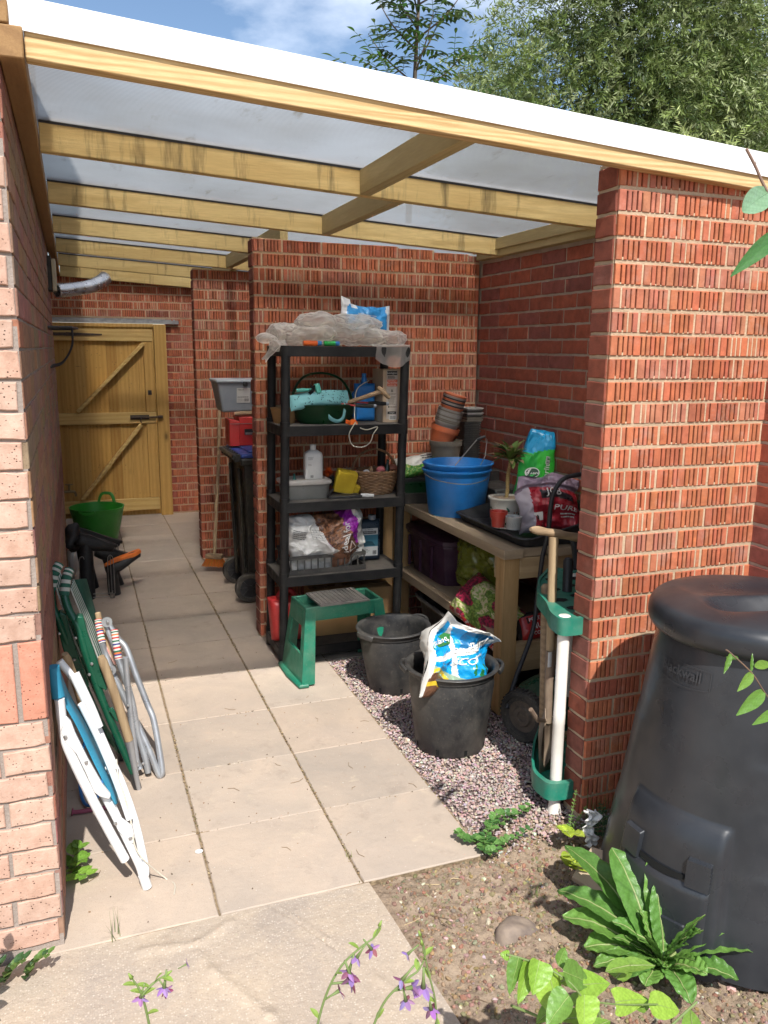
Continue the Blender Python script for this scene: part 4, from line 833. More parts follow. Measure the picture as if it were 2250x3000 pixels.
# ---------------- fourth shelf ----------------
z2 = .485
t = thing('black_crate', 'low black plastic crate under the purple compost bag', 'crate', (1.33, 2.0, z2))
mb = MB()
for (a, b_) in (((1.135, 1.865), (1.565, 1.87)), ((1.135, 2.15), (1.565, 2.155)), ((1.135, 1.87), (1.14, 2.15)), ((1.56, 1.87), (1.565, 2.15))):
    mb.bb((a[0], a[1], z2+.002), (b_[0], b_[1], z2+.030)); mb.bb((a[0], a[1], z2+.085), (b_[0], b_[1], z2+.105))
for k in range(12): x = 1.14+k*.0375; mb.bb((x, 1.8655, z2+.03), (x+.007, 1.8695, z2+.085)); mb.bb((x, 2.1505, z2+.03), (x+.007, 2.1545, z2+.085))
mb.bb((1.141, 1.871, z2+.002), (1.559, 2.149, z2+.006)); mb.build('frame', M_pot, t)
def cc(u, v, sd):
    w = .06*nz((u*4, v*4, sd), 1, 2)+.03*nz((u*14, v*14, sd), 1, 5); k = u*.9-(1-v)*.25+w
    if u+w*.6 > .90 or v+w < .09: return (.60, .59, .55)
    if k > .62: return (.24, .018, .28)
    if k > .40-.1*v: 
        n_ = ridged((u, v, sd), 22, 3, 3); return (.24, .11, .055) if n_ > .5 else (.09, .04, .025)
    if k > .34 and v > .5: return (.30, .03, .34)
    return (.64, .63, .60) if v > .35 or u < .5 else (.30, .14, .08)
mb = MB(); F = bag(mb, (1.365, 1.955, z2+.17), .43, .32, .20, facing(5, 10) @ Rot(0, 0, 10), 11, .055, cc, nu=90, nv=80, p=3, fr=9, shape=lambda u, v, q: q+V((0, -.03*math.sin(u*3.14)+.05*abs(u-.5), -.03 if v < .2 else 0)))
mb.text('ideal for', .050, lambda x, y: F(.095-y*.98+x*.25, .005+x*.95+y*.25, .006), 1)
lines(mb, lambda x, y: F(x, y, .006), -.18, .075, .07, 5, .011, .0035, 2, 2)
for k in range(5): rect(mb, lambda x, y: F(x, y, .006), -.09+k*.016, -.0885+k*.016, .03, .085, 2); rect(mb, lambda x, y: F(x, y, .006), -.09, -.026, .03+k*.0135, .0312+k*.0135, 2)
for (a, b_) in (((.10, -.075), (.125, -.035)), ((.125, -.035), (.145, -.08)), ((.145, -.08), (.10, -.075))):
    a, b_ = V((a[0], a[1], 0)), V((b_[0], b_[1], 0)); n_ = (b_-a).normalized().cross(V((0, 0, 1)))*.0018; mb.add([F(q.x, q.y, .006) for q in (a-n_, a+n_, b_+n_, b_-n_)], [(0, 1, 2, 3)], 1)
o = mb.build('compost_bag', [M_film, M_lbl, M_ink], root=(1.36, 1.95, z2+.04), ang=180); tag(o, 'half used crumpled compost bag in purple, white and brown in the black crate', 'compost bag')
t = thing('screenwash_bottle', 'flat dark blue screenwash container with a white label on the second lowest shelf', 'screenwash bottle', (1.635, 2.06, z2))
M_dkb = mat('smoky_blue_plastic', (.035, .055, .08), (.025, .04, .06), rough=.3, bst=0)
mb = MB(); F = bag(mb, (1.637, 2.06, z2+.122), .155, .24, .085, facing(3), 2, .001, None, p=9, nu=30, nv=40, fr=3); mb.build('body', M_dkb, t, ang=60)
mb = MB(); mb.tube([(1.67, 2.06, z2+.235), (1.67, 2.06, z2+.265)], .022, 18); mb.build('cap', M_gry, t, bevel=.003)
mb = MB(); fl = lambda x, y: F(x, y-.012, .002); f2 = lambda x, y: F(x, y-.012, .003)
rect(mb, fl, -.055, .055, -.075, .085, 0); rect(mb, f2, -.055, .055, -.02, .048, 1); rect(mb, f2, -.045, .045, .054, .070, 2); f3 = lambda x, y: F(x, y-.012, .004); mb.text('SCREENWASH', .0125, lambda x, y: f3(x, y+.062), 0); mb.text('ALL SEASON', .009, lambda x, y: f3(x, y+.078), 2)
lines(mb, f2, -.05, -.038, .06, 3, .008, .002, 2, 4); barcode(mb, f2, .036, -.056, .022, .024, 2, 6); mb.add([f3(x, y) for x, y in ((-.04, -.015), (.04, -.015), (.02, .01), (-.01, .012))], [(0, 1, 2, 3)], 3); mb.build('label', [M_lbl, mat('teal_print2', (.05, .20, .27), bst=0), M_ink, mat('dark_teal_print', (.015, .07, .10), bst=0)], t, smooth=False)
# ---------------- bottom shelf ----------------
z1 = .087
t = thing('petrol_can', 'red plastic petrol can with a black spout on the bottom shelf', 'petrol can', (1.135, 2.0, z1))
mb = MB(); F = bag(mb, (1.155, 2.0, z1+.125), .205, .25, .15, facing(6), 2, .001, None, p=6, nu=36, nv=40, fr=3, shape=lambda u, v, q: q+V((-.02*(v-.5), 0, 0))); mb.build('body', M_red, t, ang=60)
mb = MB(); mb.tube(spl([(1.10, 2.0, z1+.24), (1.12, 2.0, z1+.275), (1.17, 2.0, z1+.28), (1.20, 2.0, z1+.235)], 6), .015, 12); mb.build('handle', M_red, t)
mb = MB(); mb.tube([(1.195, 1.965, z1+.20), (1.205, 1.94, z1+.235)], [.02, .018], 16); mb.build('spout', M_blk, t)
t = thing('shipping_carton', 'large flat brown cardboard carton behind the green step stool', 'cardboard box', (1.52, 2.06, z1))
mb = MB(); mb.box((1.53, 2.075, z1+.129), (.47, .20, .256), 0, rot=Rot(0, 0, -1)); mb.build('carton', M_card, t, bevel=.003)
mb = MB(); mb.box((1.53, 2.075, z1+.2585), (.47, .05, .001), 0, rot=Rot(0, 0, -1)); mb.build('tape', mat('parcel_tape', (.36, .22, .1), rough=.3, bst=0), t)
# ================= step stool =================
t = thing('step_stool', 'green plastic step stool with a ribbed grey tread in front of the shelving', 'step stool', (1.34, 1.68, 0))
ang = 4; c0 = V((1.345, 1.69, 0)); Rs = Rot(0, 0, ang)
def W_(x, y, z): return c0+Rs @ V((x, y, z))
tw, td, th_ = .215, .115, .40; bw, bd_ = .255, .165   # half widths top / bottom
mb = MB()
def panel(p0, p1, p2, p3, th=.012, mi=0):   # quad with thickness
    n_ = (V(p1)-V(p0)).cross(V(p3)-V(p0)).normalized()*th; mb.add([p0, p1, p2, p3]+[V(q)-n_ for q in (p0, p1, p2, p3)], [(0, 1, 2, 3), (7, 6, 5, 4), (0, 4, 5, 1), (1, 5, 6, 2), (2, 6, 7, 3), (3, 7, 4, 0)], mi)
# top frame
for (a, b_) in (((-tw, -td), (tw, -td+.02)), ((-tw, td-.02), (tw, td)), ((-tw, -td+.02), (-tw+.075, td-.02)), ((tw-.075, -td+.02), (tw, td-.02))):
    pass
fr_z0, fr_z1 = th_-.075, th_
for sgn in (-1, 1):
    y0_, y1_ = (-td, -td+.02) if sgn < 0 else (td-.02, td)
    mb.add([W_(x, y, z) for z in (fr_z0, fr_z1) for x, y in ((-tw, y0_), (tw, y0_), (tw, y1_), (-tw, y1_))], [(3, 2, 1, 0), (4, 5, 6, 7), (0, 1, 5, 4), (1, 2, 6, 5), (2, 3, 7, 6), (3, 0, 4, 7)])
    x0_, x1_ = (-tw, -tw+.018) if sgn < 0 else (tw-.018, tw)
    mb.add([W_(x, y, z) for z in (fr_z0, fr_z1) for x, y in ((x0_, -td+.02), (x1_, -td+.02), (x1_, td-.02), (x0_, td-.02))], [(3, 2, 1, 0), (4, 5, 6, 7), (0, 1, 5, 4), (1, 2, 6, 5), (2, 3, 7, 6), (3, 0, 4, 7)])
mb.add([W_(x, y, z) for z in (th_-.05, th_-.044) for x, y in ((-tw+.018, -td+.02), (tw-.018, -td+.02), (tw-.018, td-.02), (-tw+.018, td-.02))], [(3, 2, 1, 0), (4, 5, 6, 7)])
mb.build('frame', M_step, t, bevel=.006, seg=3)
mb = MB(); ty0 = -td-.006
mb.add([W_(x, y, z) for z in (th_-.002, th_+.007) for x, y in ((-.135, ty0), (.135, ty0), (.135, td+.003), (-.135, td+.003))], [(3, 2, 1, 0), (4, 5, 6, 7), (0, 1, 5, 4), (1, 2, 6, 5), (2, 3, 7, 6), (3, 0, 4, 7)])
for k in range(11):
    x = -.128+k*.0235; mb.add([W_(xx, y, z) for z in (th_+.007, th_+.0105) for xx, y in ((x, ty0+.012), (x+.019, ty0+.012), (x+.019, td-.01), (x, td-.01))], [(4, 5, 6, 7), (0, 1, 5, 4), (1, 2, 6, 5), (2, 3, 7, 6), (3, 0, 4, 7)])
mb.build('tread', mat('grey_tread', (.20, .185, .165), (.15, .14, .125), rough=.75, dust=.3), t, bevel=.001, seg=1)
for sx_ in (-1, 1):
    mb = MB()
    for sy_ in (-1, 1):   # corner posts, L section
        X0, Y0, X1_, Y1_ = sx_*tw, sy_*td, sx_*bw, sy_*bd_; w1, w2 = .05, .07
        pa = [(X0, Y0), (X0-sx_*w1*1.1, Y0), (X0-sx_*w1*1.1, Y0-sy_*.012), (X0-sx_*.012, Y0-sy_*.012), (X0-sx_*.012, Y0-sy_*w1), (X0, Y0-sy_*w1)]
        pb = [(X1_, Y1_), (X1_-sx_*w2, Y1_), (X1_-sx_*w2, Y1_-sy_*.012), (X1_-sx_*.012, Y1_-sy_*.012), (X1_-sx_*.012, Y1_-sy_*w1), (X1_, Y1_-sy_*w1)]
        vs = [W_(x, y, th_-.02) for x, y in pa]+[W_(x, y, .012) for x, y in pb]; fs = [(i, (i+1) % 6, 6+(i+1) % 6, 6+i) for i in range(6)]
        if sx_*sy_ > 0: fs = [f[::-1] for f in fs]
        mb.add(vs, fs)
    xm = lambda z: sx_*(tw+(bw-tw)*(th_-z)/(th_-.012)); ym = lambda z: td+(bd_-td)*(th_-z)/(th_-.012)
    for (za, zb_) in ((th_-.02, th_-.10), (.16, .012)):   # cross webs with opening between
        q = [W_(xm(za), -ym(za)+.04, za), W_(xm(za), ym(za)-.04, za), W_(xm(zb_), ym(zb_)-.04, zb_), W_(xm(zb_), -ym(zb_)+.04, zb_)]
        q2 = [a-Rs @ V((sx_*.012, 0, 0)) for a in q]; mb.add(q+q2, [(0, 1, 2, 3), (7, 6, 5, 4), (0, 4, 5, 1), (1, 5, 6, 2), (2, 6, 7, 3), (3, 7, 4, 0)])
    mb.bb((0, 0, 0), (0, 0, 0)) if False else None
    pts = [W_(sx_*(bw-.03), -bd_+.0, .012), W_(sx_*(bw+.002), -bd_-.006, .012), W_(sx_*(bw+.012), 0, .012), W_(sx_*(bw+.002), bd_+.006, .012), W_(sx_*(bw-.03), bd_, .012)]
    mb.tube(pts, .012, 10, flat=(1.5, 1)); mb.build('leg', M_step, t, bevel=.003, ang=50)

# ================= potting bench =================
M_bx = wood('bench_wood_x', (.46, .33, .18), (.33, .22, .11), 'X', ring=8); M_by = wood('bench_wood_y', (.38, .29, .19), (.26, .19, .12), 'Y', ring=8); M_bz = wood('bench_wood_z', (.46, .29, .13), (.33, .20, .08), 'Z', ring=7)
bt = thing('potting_bench', 'chunky brown timber potting bench with a lower shelf against the boundary wall', 'bench', (2.15, 1.5, 0))
def bx(nm, a, b, m, bev=.003): mb = MB(); mb.bb(a, b); return mb.build(nm, m, bt, bevel=bev)
bx('top_board', (1.875, .885, .755), (1.975, 2.29, .80), M_by); bx('top_board', (1.98, .90, .757), (2.10, 2.29, .797), M_by); bx('top_board', (2.105, .86, .757), (2.225, 2.29, .797), M_by); bx('top_board', (2.23, .84, .757), (2.43, 2.29, .797), M_by)
bx('leg', (1.885, .90, 0), (1.965, .975, .754), M_bz); bx('leg', (1.885, 2.20, 0), (1.965, 2.285, .754), M_bz); bx('leg', (2.34, .90, 0), (2.42, .975, .754), M_bz)
bx('rail', (1.90, .978, .64), (2.43, 1.02, .754), M_bx); bx('rail', (1.966, .90, .655), (2.339, .94, .754), M_bx)
bx('shelf_rail', (1.886, .976, .335), (1.925, 2.199, .385), M_by); bx('lower_shelf', (1.926, .98, .36), (2.43, 2.29, .385), M_by); bx('stretcher', (1.966, .91, .20), (2.339, .95, .34), M_bx)
# ---------------- on the bench ----------------
def bucket(name, label, cat, c, R0, R1, h, m_, rim=.008, group=None, lip=.012, tilt=None, th=.006, nofl=False):
    t = thing(name, label, cat, c, group); R_ = tilt
    mb = MB(); mb.lathe([(0, 0), (R0-.006, 0), (R0, .005), (R1-.004, h-.03), (R1, h-.028), (R1+lip*.4, h-.012), (R1+lip, h-.006), (R1+lip, h), (R1+lip*.3, h+.003), (R1-th, h-.004), (R0-th, .010), (0, .010)], c, 56, rot=R_); mb.build('body', m_, t, ang=50); return t
zb_ = .7985
t = bucket('builders_bucket', 'bright blue plastic bucket on the bench with a second one nested in it', 'bucket', (2.04, 1.735, zb_), .150, .178, .248, M_blue, group='blue buckets')
mb = MB(); mb.tube(spl([(1.850, 1.735, zb_+.225), (1.875, 1.63, zb_+.205), (2.0, 1.545, zb_+.19), (2.14, 1.58, zb_+.205), (2.228, 1.735, zb_+.225)], 8), .003, 8); mb.build('handle', M_steel, t)
t = bucket('builders_bucket', 'upper blue bucket nested in the lower one, its wire handle standing up', 'bucket', (2.047, 1.735, zb_+.034), .152, .182, .248, M_blue, group='blue buckets')
a, b_ = V((1.892, 1.86, zb_+.285)), V((2.232, 1.74, zb_+.285))
mb = MB(); mb.tube([a, (2.102,1.76,1.108), (2.131,1.75,1.166), (2.176,1.72,1.219), b_] if False else [(1.954,1.62,1.03), (1.979,1.62,1.085), (2.087,1.6,1.214), (2.127,1.6,1.232), (2.147,1.6,1.212), (2.139,1.6,1.126), (2.067,1.6,0.993)], .003, 8); mb.build('handle', M_steel, t)
mb = MB(); mb.tube([(2.086,1.598,1.216), (2.134,1.598,1.23)], .007, 10); mb.build('grip', M_blk, t)
t = thing('seed_trays', 'stack of black plastic trays behind the blue buckets', 'tray stack', (1.98, 2.15, .8))
for k, (x0, x1, y0, y1, z, m_) in enumerate(((1.85, 2.10, 2.03, 2.27, .80, M_pot), (1.85, 2.10, 2.03, 2.27, .865, M_green), (1.85, 2.10, 2.03, 2.27, .885, M_pot))):
    mb = MB(); mb.lathe([(0, 0), (.118, 0), (.13, .06), (.136, .062), (.136, .068), (.124, .066), (.11, .008), (0, .008)], ((x0+x1)/2, (y0+y1)/2, z), 40, sq=8, sy=.9); mb.build('tray', m_, t)
def cw(u, v, sd):
    w = .08*nz((u*4, v*4, 0), 1, 3); return (.60, .58, .52) if v+w*1.2+.35*u > .62 else ((.05, .22, .03) if ridged((u, v, 0), 14, 2) > .45 else (.25, .33, .08))
mb = MB(); F = bag(mb, (1.965, 2.13, 1.01), .26, .12, .10, facing(0, 25) @ Rot(0, 0, 8), 31, .02, cw, p=3, fr=14); lines(mb, lambda x, y: F(x, y, .003), .02, .035, .09, 2, .015, .007, 1, 2)
tag(mb.build('seed_bag', [M_film, M_ink], root=(1.965, 2.13, .95), ang=180), 'crumpled white and green printed bag lying on the black trays behind the shelving', 'bag')
t = thing('black_crate', 'low black plastic crates under the stacked flower pots in the bench corner', 'crate', (2.27, 2.05, .8)); 
mb = MB(); mb.bb((2.10, 1.96, .80), (2.43, 2.28, .985)); mb.build('crate', M_pot, t, bevel=.006)
mb = MB(); mb.bb((2.245, 1.66, .80), (2.43, 1.95, .93)); mb.build('tray', M_pot, t, bevel=.006)
# pot stacks: every pot is a thing
M_terra = mat('terracotta_plastic', (.52, .12, .04), (.42, .10, .035), rough=.55, dust=.15, bst=.03); M_taupe = mat('taupe_pot', (.16, .14, .11), (.12, .105, .08), rough=.55, dust=.3, bst=.03); M_greypot = mat('pale_grey_pot', (.30, .29, .27), (.22, .21, .19), rough=.6, dust=.25, bst=.03)
def flowerpot(name, label, c, R0, R1, h, m_, R_=None, group=None, band=.03, n=32):
    mb = MB(); mb.lathe([(0, 0), (R0, 0), (R1-.006, h-band), (R1, h-band+.001), (R1+.002, h), (R1-.004, h), (R1-.010, h-band), (R0-.004, .006), (0, .006)], c, n, rot=R_)
    return tag(mb.build(name, m_, root=c, ang=40), label, 'flower pot', group)
flowerpot('flower_pot', 'large taupe flower pot at the bottom of the leaning pot stack', (2.113, 2.04, .99), .068, .094, .175, M_taupe, group=None)
axis = Rot(0, 14, 0) @ Rot(8, 0, 0); base = V((2.085, 2.06, 1.135)); up_ = axis @ V((0, 0, 1))
flowerpot('flower_pot', 'orange terracotta coloured pot leaning in the large taupe pot', base, .060, .083, .115, M_terra, axis)
ORD = 'first second third fourth fifth sixth seventh eighth ninth tenth eleventh twelfth thirteenth fourteenth fifteenth sixteenth seventeenth eighteenth nineteenth twentieth twenty-first twenty-second'.split()
cols_ = [M_greypot, M_terra, M_taupe, M_greypot, M_taupe, M_greypot, M_terra, M_taupe, M_greypot, M_taupe, M_greypot, M_taupe]
nm_ = {M_greypot.name: 'pale grey', M_terra.name: 'terracotta red', M_taupe.name: 'taupe'}
for k in range(17):
    small = k > 8; q = base+up_*(.055+k*.0098+(.006 if small else 0)); m_ = (cols_+cols_)[k] if not small else [M_terra, M_blk, M_greypot, M_blk, M_terra, M_blk, M_greypot, M_terra][k-9]; 
    if not small and m_ is M_terra: m_ = M_taupe if k % 2 else M_greypot
    R1 = .074 if not small else .066
    flowerpot('flower_pot', 'nested flower pot, %s from the top of the leaning pot stack' % ORD[16-k], q, R1*.72, R1, .085, m_, axis, 'nested pots of the leaning stack', .010, 24)
for k in range(22):
    light = k > 15; z = .99+k*.0135; s_ = .052; c = (2.300+(.004 if k % 2 else 0)+(.014 if light else 0), 2.13, z); mb = MB(); m_ = (M_taupe if k in (16, 17) else M_greypot if k % 2 else M_pot) if light else M_pot
    mb.lathe([(0, 0), (s_*.72, 0), (s_*1.0, .062), (s_*1.12, .063), (s_*1.12, .070), (s_*.95, .068), (s_*.68, .004), (0, .004)], c, 24, sq=9)
    tag(mb.build('square_pot', m_, root=c, ang=40), '%s square nursery pot, %s from the top of the upright square stack' % ('pale grey' if light else 'black', ORD[21-k]), 'nursery pot', 'stacked square nursery pots')
# tray with plant etc
t = thing('potting_tray', 'large black plastic potting tray with a raised back and a cut down front', 'potting tray', (2.17, 1.25, .8))
mb = MB(); x0, x1, y0, y1, z = 1.965, 2.425, .88, 1.58, .800
o_ = rrect(x0+.02, x1-.0, y0+.03, y1-.02, .04, 6); p_ = rrect(x0-.01, x1+.005, y0-.0, y1+.0, .06, 6); n = len(o_)
hz = lambda x, y: .045+(.10*max(0, (x-2.2)/.22) if True else 0)
mb.add([(x, y, z) for x, y in o_]+[(x, y, z+hz(x, y)) for x, y in p_]+[(x+(.008 if x > 2.2 else -.008), y+(.008 if y > 1.2 else -.008), z+hz(x, y)-.004) for x, y in p_]+[(x, y, z+.004) for x, y in o_], [tuple(range(n))]+[(i, (i+1) % n, n+(i+1) % n, n+i) for i in range(n)]+[(n+i, n+(i+1) % n, 2*n+(i+1) % n, 2*n+i) for i in range(n)])
mb.build('pan', M_blk, t, ang=50, solid=.004)
t = thing('cordyline_plant', 'small palm-like plant with a ringed stem in a white floral pot', 'potted plant', (2.115, 1.31, .806))
M_cer = mat('cream_ceramic', (.62, .60, .52), (.55, .53, .45), rough=.18, spec=.6, bst=0)
pc = V((2.112, 1.31, .806)); mb = MB(); mb.lathe([(0, 0), (.068, 0), (.078, .10), (.082, .140), (.090, .146), (.090, .153), (.078, .154), (.074, .13), (0, .125)], pc, 48); 
r = random.Random(4)
def pf(a, z, o=.0015): R_ = .068+.10*z+.002+o; return pc+V((R_*math.sin(a), -R_*math.cos(a), z))
def leafp(a0, z0, L, w, th, mi):
    n = 6; pts = [(i/n, math.sin(math.pi*i/n)**.7*w) for i in range(n+1)]; up = [(a0+(L*t_*math.cos(th)-q*math.sin(th))/.075, z0+L*t_*math.sin(th)+q*math.cos(th)) for t_, q in pts]; dn = [(a0+(L*t_*math.cos(th)+q*math.sin(th))/.075, z0+L*t_*math.sin(th)-q*math.cos(th)) for t_, q in pts]
    mb.add([pf(a, z) for a, z in up+dn[::-1]], [tuple(range(2*n+2))], mi)
for (a0, z0) in ((.15, .07), (-.95, .06), (-2.2, .07), (1.3, .065)):
    for k in range(6): q = k*math.pi/3; leafp(a0+.010*math.cos(q)/.075, z0+.010*math.sin(q), .010, .004, q, 2)
    leafp(a0, z0, .004, .004, 0, 3)
    for (dx, dz, L, th, mi) in ((.02, .015, .030, .9, 1), (.02, -.02, .03, -.7, 1), (-.03, .02, .028, 2.2, 4), (-.03, -.02, .03, -2.2, 1), (.0, -.03, .032, -1.5, 1), (.035, .03, .02, .3, 1), (-.045, .005, .03, 2.9, 4)): leafp(a0+dx/.075, z0+dz, L, .0045, th, mi)
mb.build('pot', [M_cer, mat('dark_green_paint', (.02, .04, .02), bst=0), mat('rust_paint', (.4, .12, .03), bst=0), mat('yellow_paint', (.6, .4, .05), bst=0), mat('green_paint', (.05, .16, .10), bst=0)], t, ang=50)
mb = MB(); mb.lathe([(.076, .145), (.04, .150), (0, .152)], pc, 24); mb.build('soil', M_soil, t)
M_stem = mat('ringed_stem', (.42, .32, .12), (.25, .16, .06), rough=.7)
pts = []; rs = []
st = V((2.106, 1.30, .95)); en = V((2.113, 1.285, 1.160))
for k in range(46): pts.append(lerp(st, en, k/45)+V((.003*math.sin(k*.2), 0, 0))); rs.append(.0085+(.0018 if k % 2 else 0))
mb = MB(); mb.tube(pts, rs, 10); mb.build('stem', M_stem, t)
def leaf(mb, base, d, L, w, droop, col, tip=None, n=8, fold=.25, mi=0, up=(0, 0, 1), wav=0, r=None, prof=None):
    d = V(d).normalized(); sd = d.cross(V(up)); sd = sd.normalized() if sd.length > .01 else V((1, 0, 0)); P = V(base); pts = []; dd = d.copy(); r = r or random
    for i in range(n+1):
        t_ = i/n; ww = w*(prof(t_) if prof else (math.sin(math.pi*min(1, t_*.94+.06))**.8)); nrm = sd.cross(dd)
        wv = wav*math.sin(t_*22)*ww; pts.append((P-sd*ww+nrm*(ww*fold+wv), P.copy(), P+sd*ww+nrm*(ww*fold-wv)))
        P = P+dd*(L/n); dd = (dd+V((0, 0, -droop/n))).normalized()
    for i in range(n):
        a, b = pts[i], pts[i+1]; c = tip if (tip and i > n-3) else col; cd = tuple(x*.9 for x in c)
        mb.add([a[0], a[1], b[1], b[0]], [(0, 1, 2, 3)], mi, c); mb.add([a[1], a[2], b[2], b[1]], [(0, 1, 2, 3)], mi, cd)
M_leaf = mat('leaf', (1, 1, 1), (.8, .85, .8), use_col=True, rough=.42, spec=.4, trans=.32, bst=.2, bs=90)
mb = MB(); r = random.Random(2)
for k in range(46):
    a = r.uniform(0, 6.28); e = r.uniform(.05, 1.1); d = V((math.cos(a)*math.cos(e), math.sin(a)*math.cos(e), math.sin(e))); col = r.choice([(.10, .16, .03), (.07, .12, .03), (.14, .20, .04), (.16, .17, .05)]); leaf(mb, en+V((0, 0, r.uniform(-.02, .02))), d, r.uniform(.085, .125), r.uniform(.012, .018), r.uniform(.5, 1.5), col, (.45, .28, .18) if r.random() < .5 else None, 7)
mb.build('leaves', M_leaf, t, ang=180)
flowerpot('flower_pot', 'small red plastic flower pot in the black potting tray', (1.957,1.1,0.86), .030, .040, .075, mat('red_pot', (.40, .035, .02), (.34, .03, .02), rough=.4, bst=0, dust=.15))
mb = MB(); c = V((1.994,1.02,0.863)); mb.lathe([(0, 0), (.033, 0), (.036, .05), (.038, .052), (.038, .060), (.032, .060), (.030, .01), (0, .01)], c, 36)
for k in range(30):
    a = k*.21; 
    for s_ in (-1, 1): q = lambda z, aa: c+V((.0368*math.cos(aa), .0368*math.sin(aa), z)); mb.add([q(.022, a), q(.026, a), q(.026+.010*s_, a+.09), q(.022+.010*s_, a+.09)], [(0, 1, 2, 3)], 1)
tag(mb.build('ridged_pot', [mat('pale_grey_ceramic', (.40, .42, .42), rough=.4, bst=0), mat('grey_groove', (.2, .21, .21), bst=0)], root=c, ang=50), 'small pale grey patterned pot beside the small red pot', 'flower pot')
# green perlite bag
def cg(u, v, sd):
    w = .03*nz((u*4, v*4, 0), 1, 2)
    if v+w > .77+.10*(u-.5): return (.01, .26, .50)
    return (.03, .42, .035) if u+w > .48-.2*(v-.4) else (.02, .34, .05)
mb = MB(); F = bag(mb, (2.325, 1.42, 1.045), .205, .46, .085, facing(14, 2) @ Rot(0, 0, -4), 41, .026, cg, p=3.4, fr=8, shape=lambda u, v, q: V((q.x*(1-.38*v*v)+.03*v, q.y, q.z)))
mb.text('perlite', .05, lambda x, y: F(.045-y*.9, .03+x*.9, .004), 1); mb.text('perlite', .05, lambda x, y: F(x*.9-.02, -.04+y*.9, .004), 1)
pts = [F(-.035+.042*math.cos(q), .01+.030*math.sin(q), .003) for q in [i*math.pi/12 for i in range(24)]]; mb.add(pts, [tuple(range(24))], 1); pts = [F(-.035+.037*math.cos(q), .01+.025*math.sin(q), .0045) for q in [i*math.pi/12 for i in range(24)]]; mb.add(pts, [tuple(range(24))], 2)
mb.text('gro-sure', .021, lambda x, y: F(x-.035, .01+y, .006), 1); rect(mb, lambda x, y: F(x, y, .003), .03, .058, .065, .105, 1); barcode(mb, lambda x, y: F(x, y, .005), .044, .085, .022, .032, 3, 3)
tag(mb.build('perlite_bag', [M_film, M_lbl, M_green, M_ink], root=(2.335, 1.44, .81), ang=180), 'upright green bag with a folded blue top on the bench by the dark brick wall', 'perlite bag')
def cr2(u, v, sd):
    w = .07*nz((u*3, v*3, 0), 1, 6)
    if v+w > .72: return (.20, .15, .20)
    if u+w < .14: return (.42, .38, .42)
    if .54 < v+w < .66 and .3 < u < .8: return (.02, .015, .02)
    return (.33, .018, .03)
mb = MB(); F = bag(mb, (2.235, 1.10, .955), .30, .27, .14, facing(14, 14), 51, .05, cr2, p=3, fr=8, shape=lambda u, v, q: q+V((-.02*v, .03*math.sin(u*3.14)-.02, .02 if v > .8 else 0)))
mb.text('PURE', .045, lambda x, y: F(x+.065, y-.035, .005), 1); mb.text('JOB', .04, lambda x, y: F(x*1.0-.0, y+.042, .005), 1); lines(mb, lambda x, y: F(x, y, .005), .04, -.07, .09, 2, .014, .006, 1, 3)
rect(mb, lambda x, y: F(x, y, .004), -.115, -.045, -.085, -.050, 1); rect(mb, lambda x, y: F(x, y, .006), -.102, -.088, -.076, -.060, 2); rect(mb, lambda x, y: F(x, y, .004), -.11, -.055, -.125, -.098, 1); barcode(mb, lambda x, y: F(x, y, .006), -.082, -.112, .045, .02, 2, 8)
mb.add([F(x, y, .006) for x, y in ((-.07, -.078), (-.05, -.078), (-.06, -.056))], [(0, 1, 2)], 2)
tag(mb.build('red_bag', [M_film, M_lbl, M_ink], root=(2.235, 1.1, .82), ang=180), 'crumpled red and mauve printed bag slumped in the black potting tray', 'compost bag')
# ---------------- under the bench ----------------
M_purple = mat('dark_purple_plastic', (.045, .012, .035), (.035, .01, .028), rough=.4, bst=0, dust=.1)
t = thing('purple_tub', 'dark purple plastic storage tub on the lower bench shelf', 'storage tub', (2.16, 1.97, .386))
mb = MB(); mb.lathe([(0, 0), (.20, 0), (.225, .22), (.235, .222), (.235, .24)], (2.17, 1.96, .387), 48, sq=8, sy=1.22); [mb.bb((1.925, y, .42), (1.94, y+.012, .60)) for y in (1.80, 1.96, 2.12)]; mb.build('body', M_purple, t)
mb = MB(); mb.lathe([(.238, .235), (.243, .24), (.243, .262), (.225, .27), (0, .272)], (2.17, 1.96, .387), 48, sq=8, sy=1.22); mb.build('lid', M_purple, t)
def co(u, v, sd): return (.115, .13, .012) if ridged((u, v, sd), 6, 3) > .35 else (.07, .08, .01)
mb = MB(); bag(mb, (2.10, 1.42, .555), .40, .34, .24, frame((0, -1, 0), (0, 0, 1)), 61, .05, co, p=2.6, fr=7, shape=lambda u, v, q: q+V((-.03*v, 0, 0)))
tag(mb.build('olive_sack', mat('olive_film', (1, 1, 1), (.8, .8, .8), use_col=True, rough=.25, spec=.6, bst=.3, bs=40), root=(2.1, 1.42, .4), ang=180), 'crumpled olive yellow plastic sack on the lower bench shelf', 'sack')
def cp_(u, v, sd):
    n_ = nz((u*5, v*5, 0), 1, 8); k = nz((u*26, v*26, 0), 1, 3)
    if v < .10 or u < .05: return (.40, .03, .03) if k > -.2 else (.6, .6, .55)
    if n_+.3*math.sin(u*9) > .14: return (.32, .02, .06) if k > 0 else (.10, .02, .03)
    return (.24, .34, .07) if k > .05 else ((.55, .48, .28) if n_ < -.15 else (.10, .19, .03))
mb = MB(); bag(mb, (1.965, 1.20, .415), .44, .24, .15, frame((.10, -.95, -.22), (.55, .0, .83)), 71, .02, cp_, nu=90, nv=60, p=3, fr=9)
tag(mb.build('picture_compost_bag', M_film, root=(1.99, 1.22, .386), ang=180), 'plump compost bag printed with red flowers hanging over the lower bench shelf', 'compost bag')
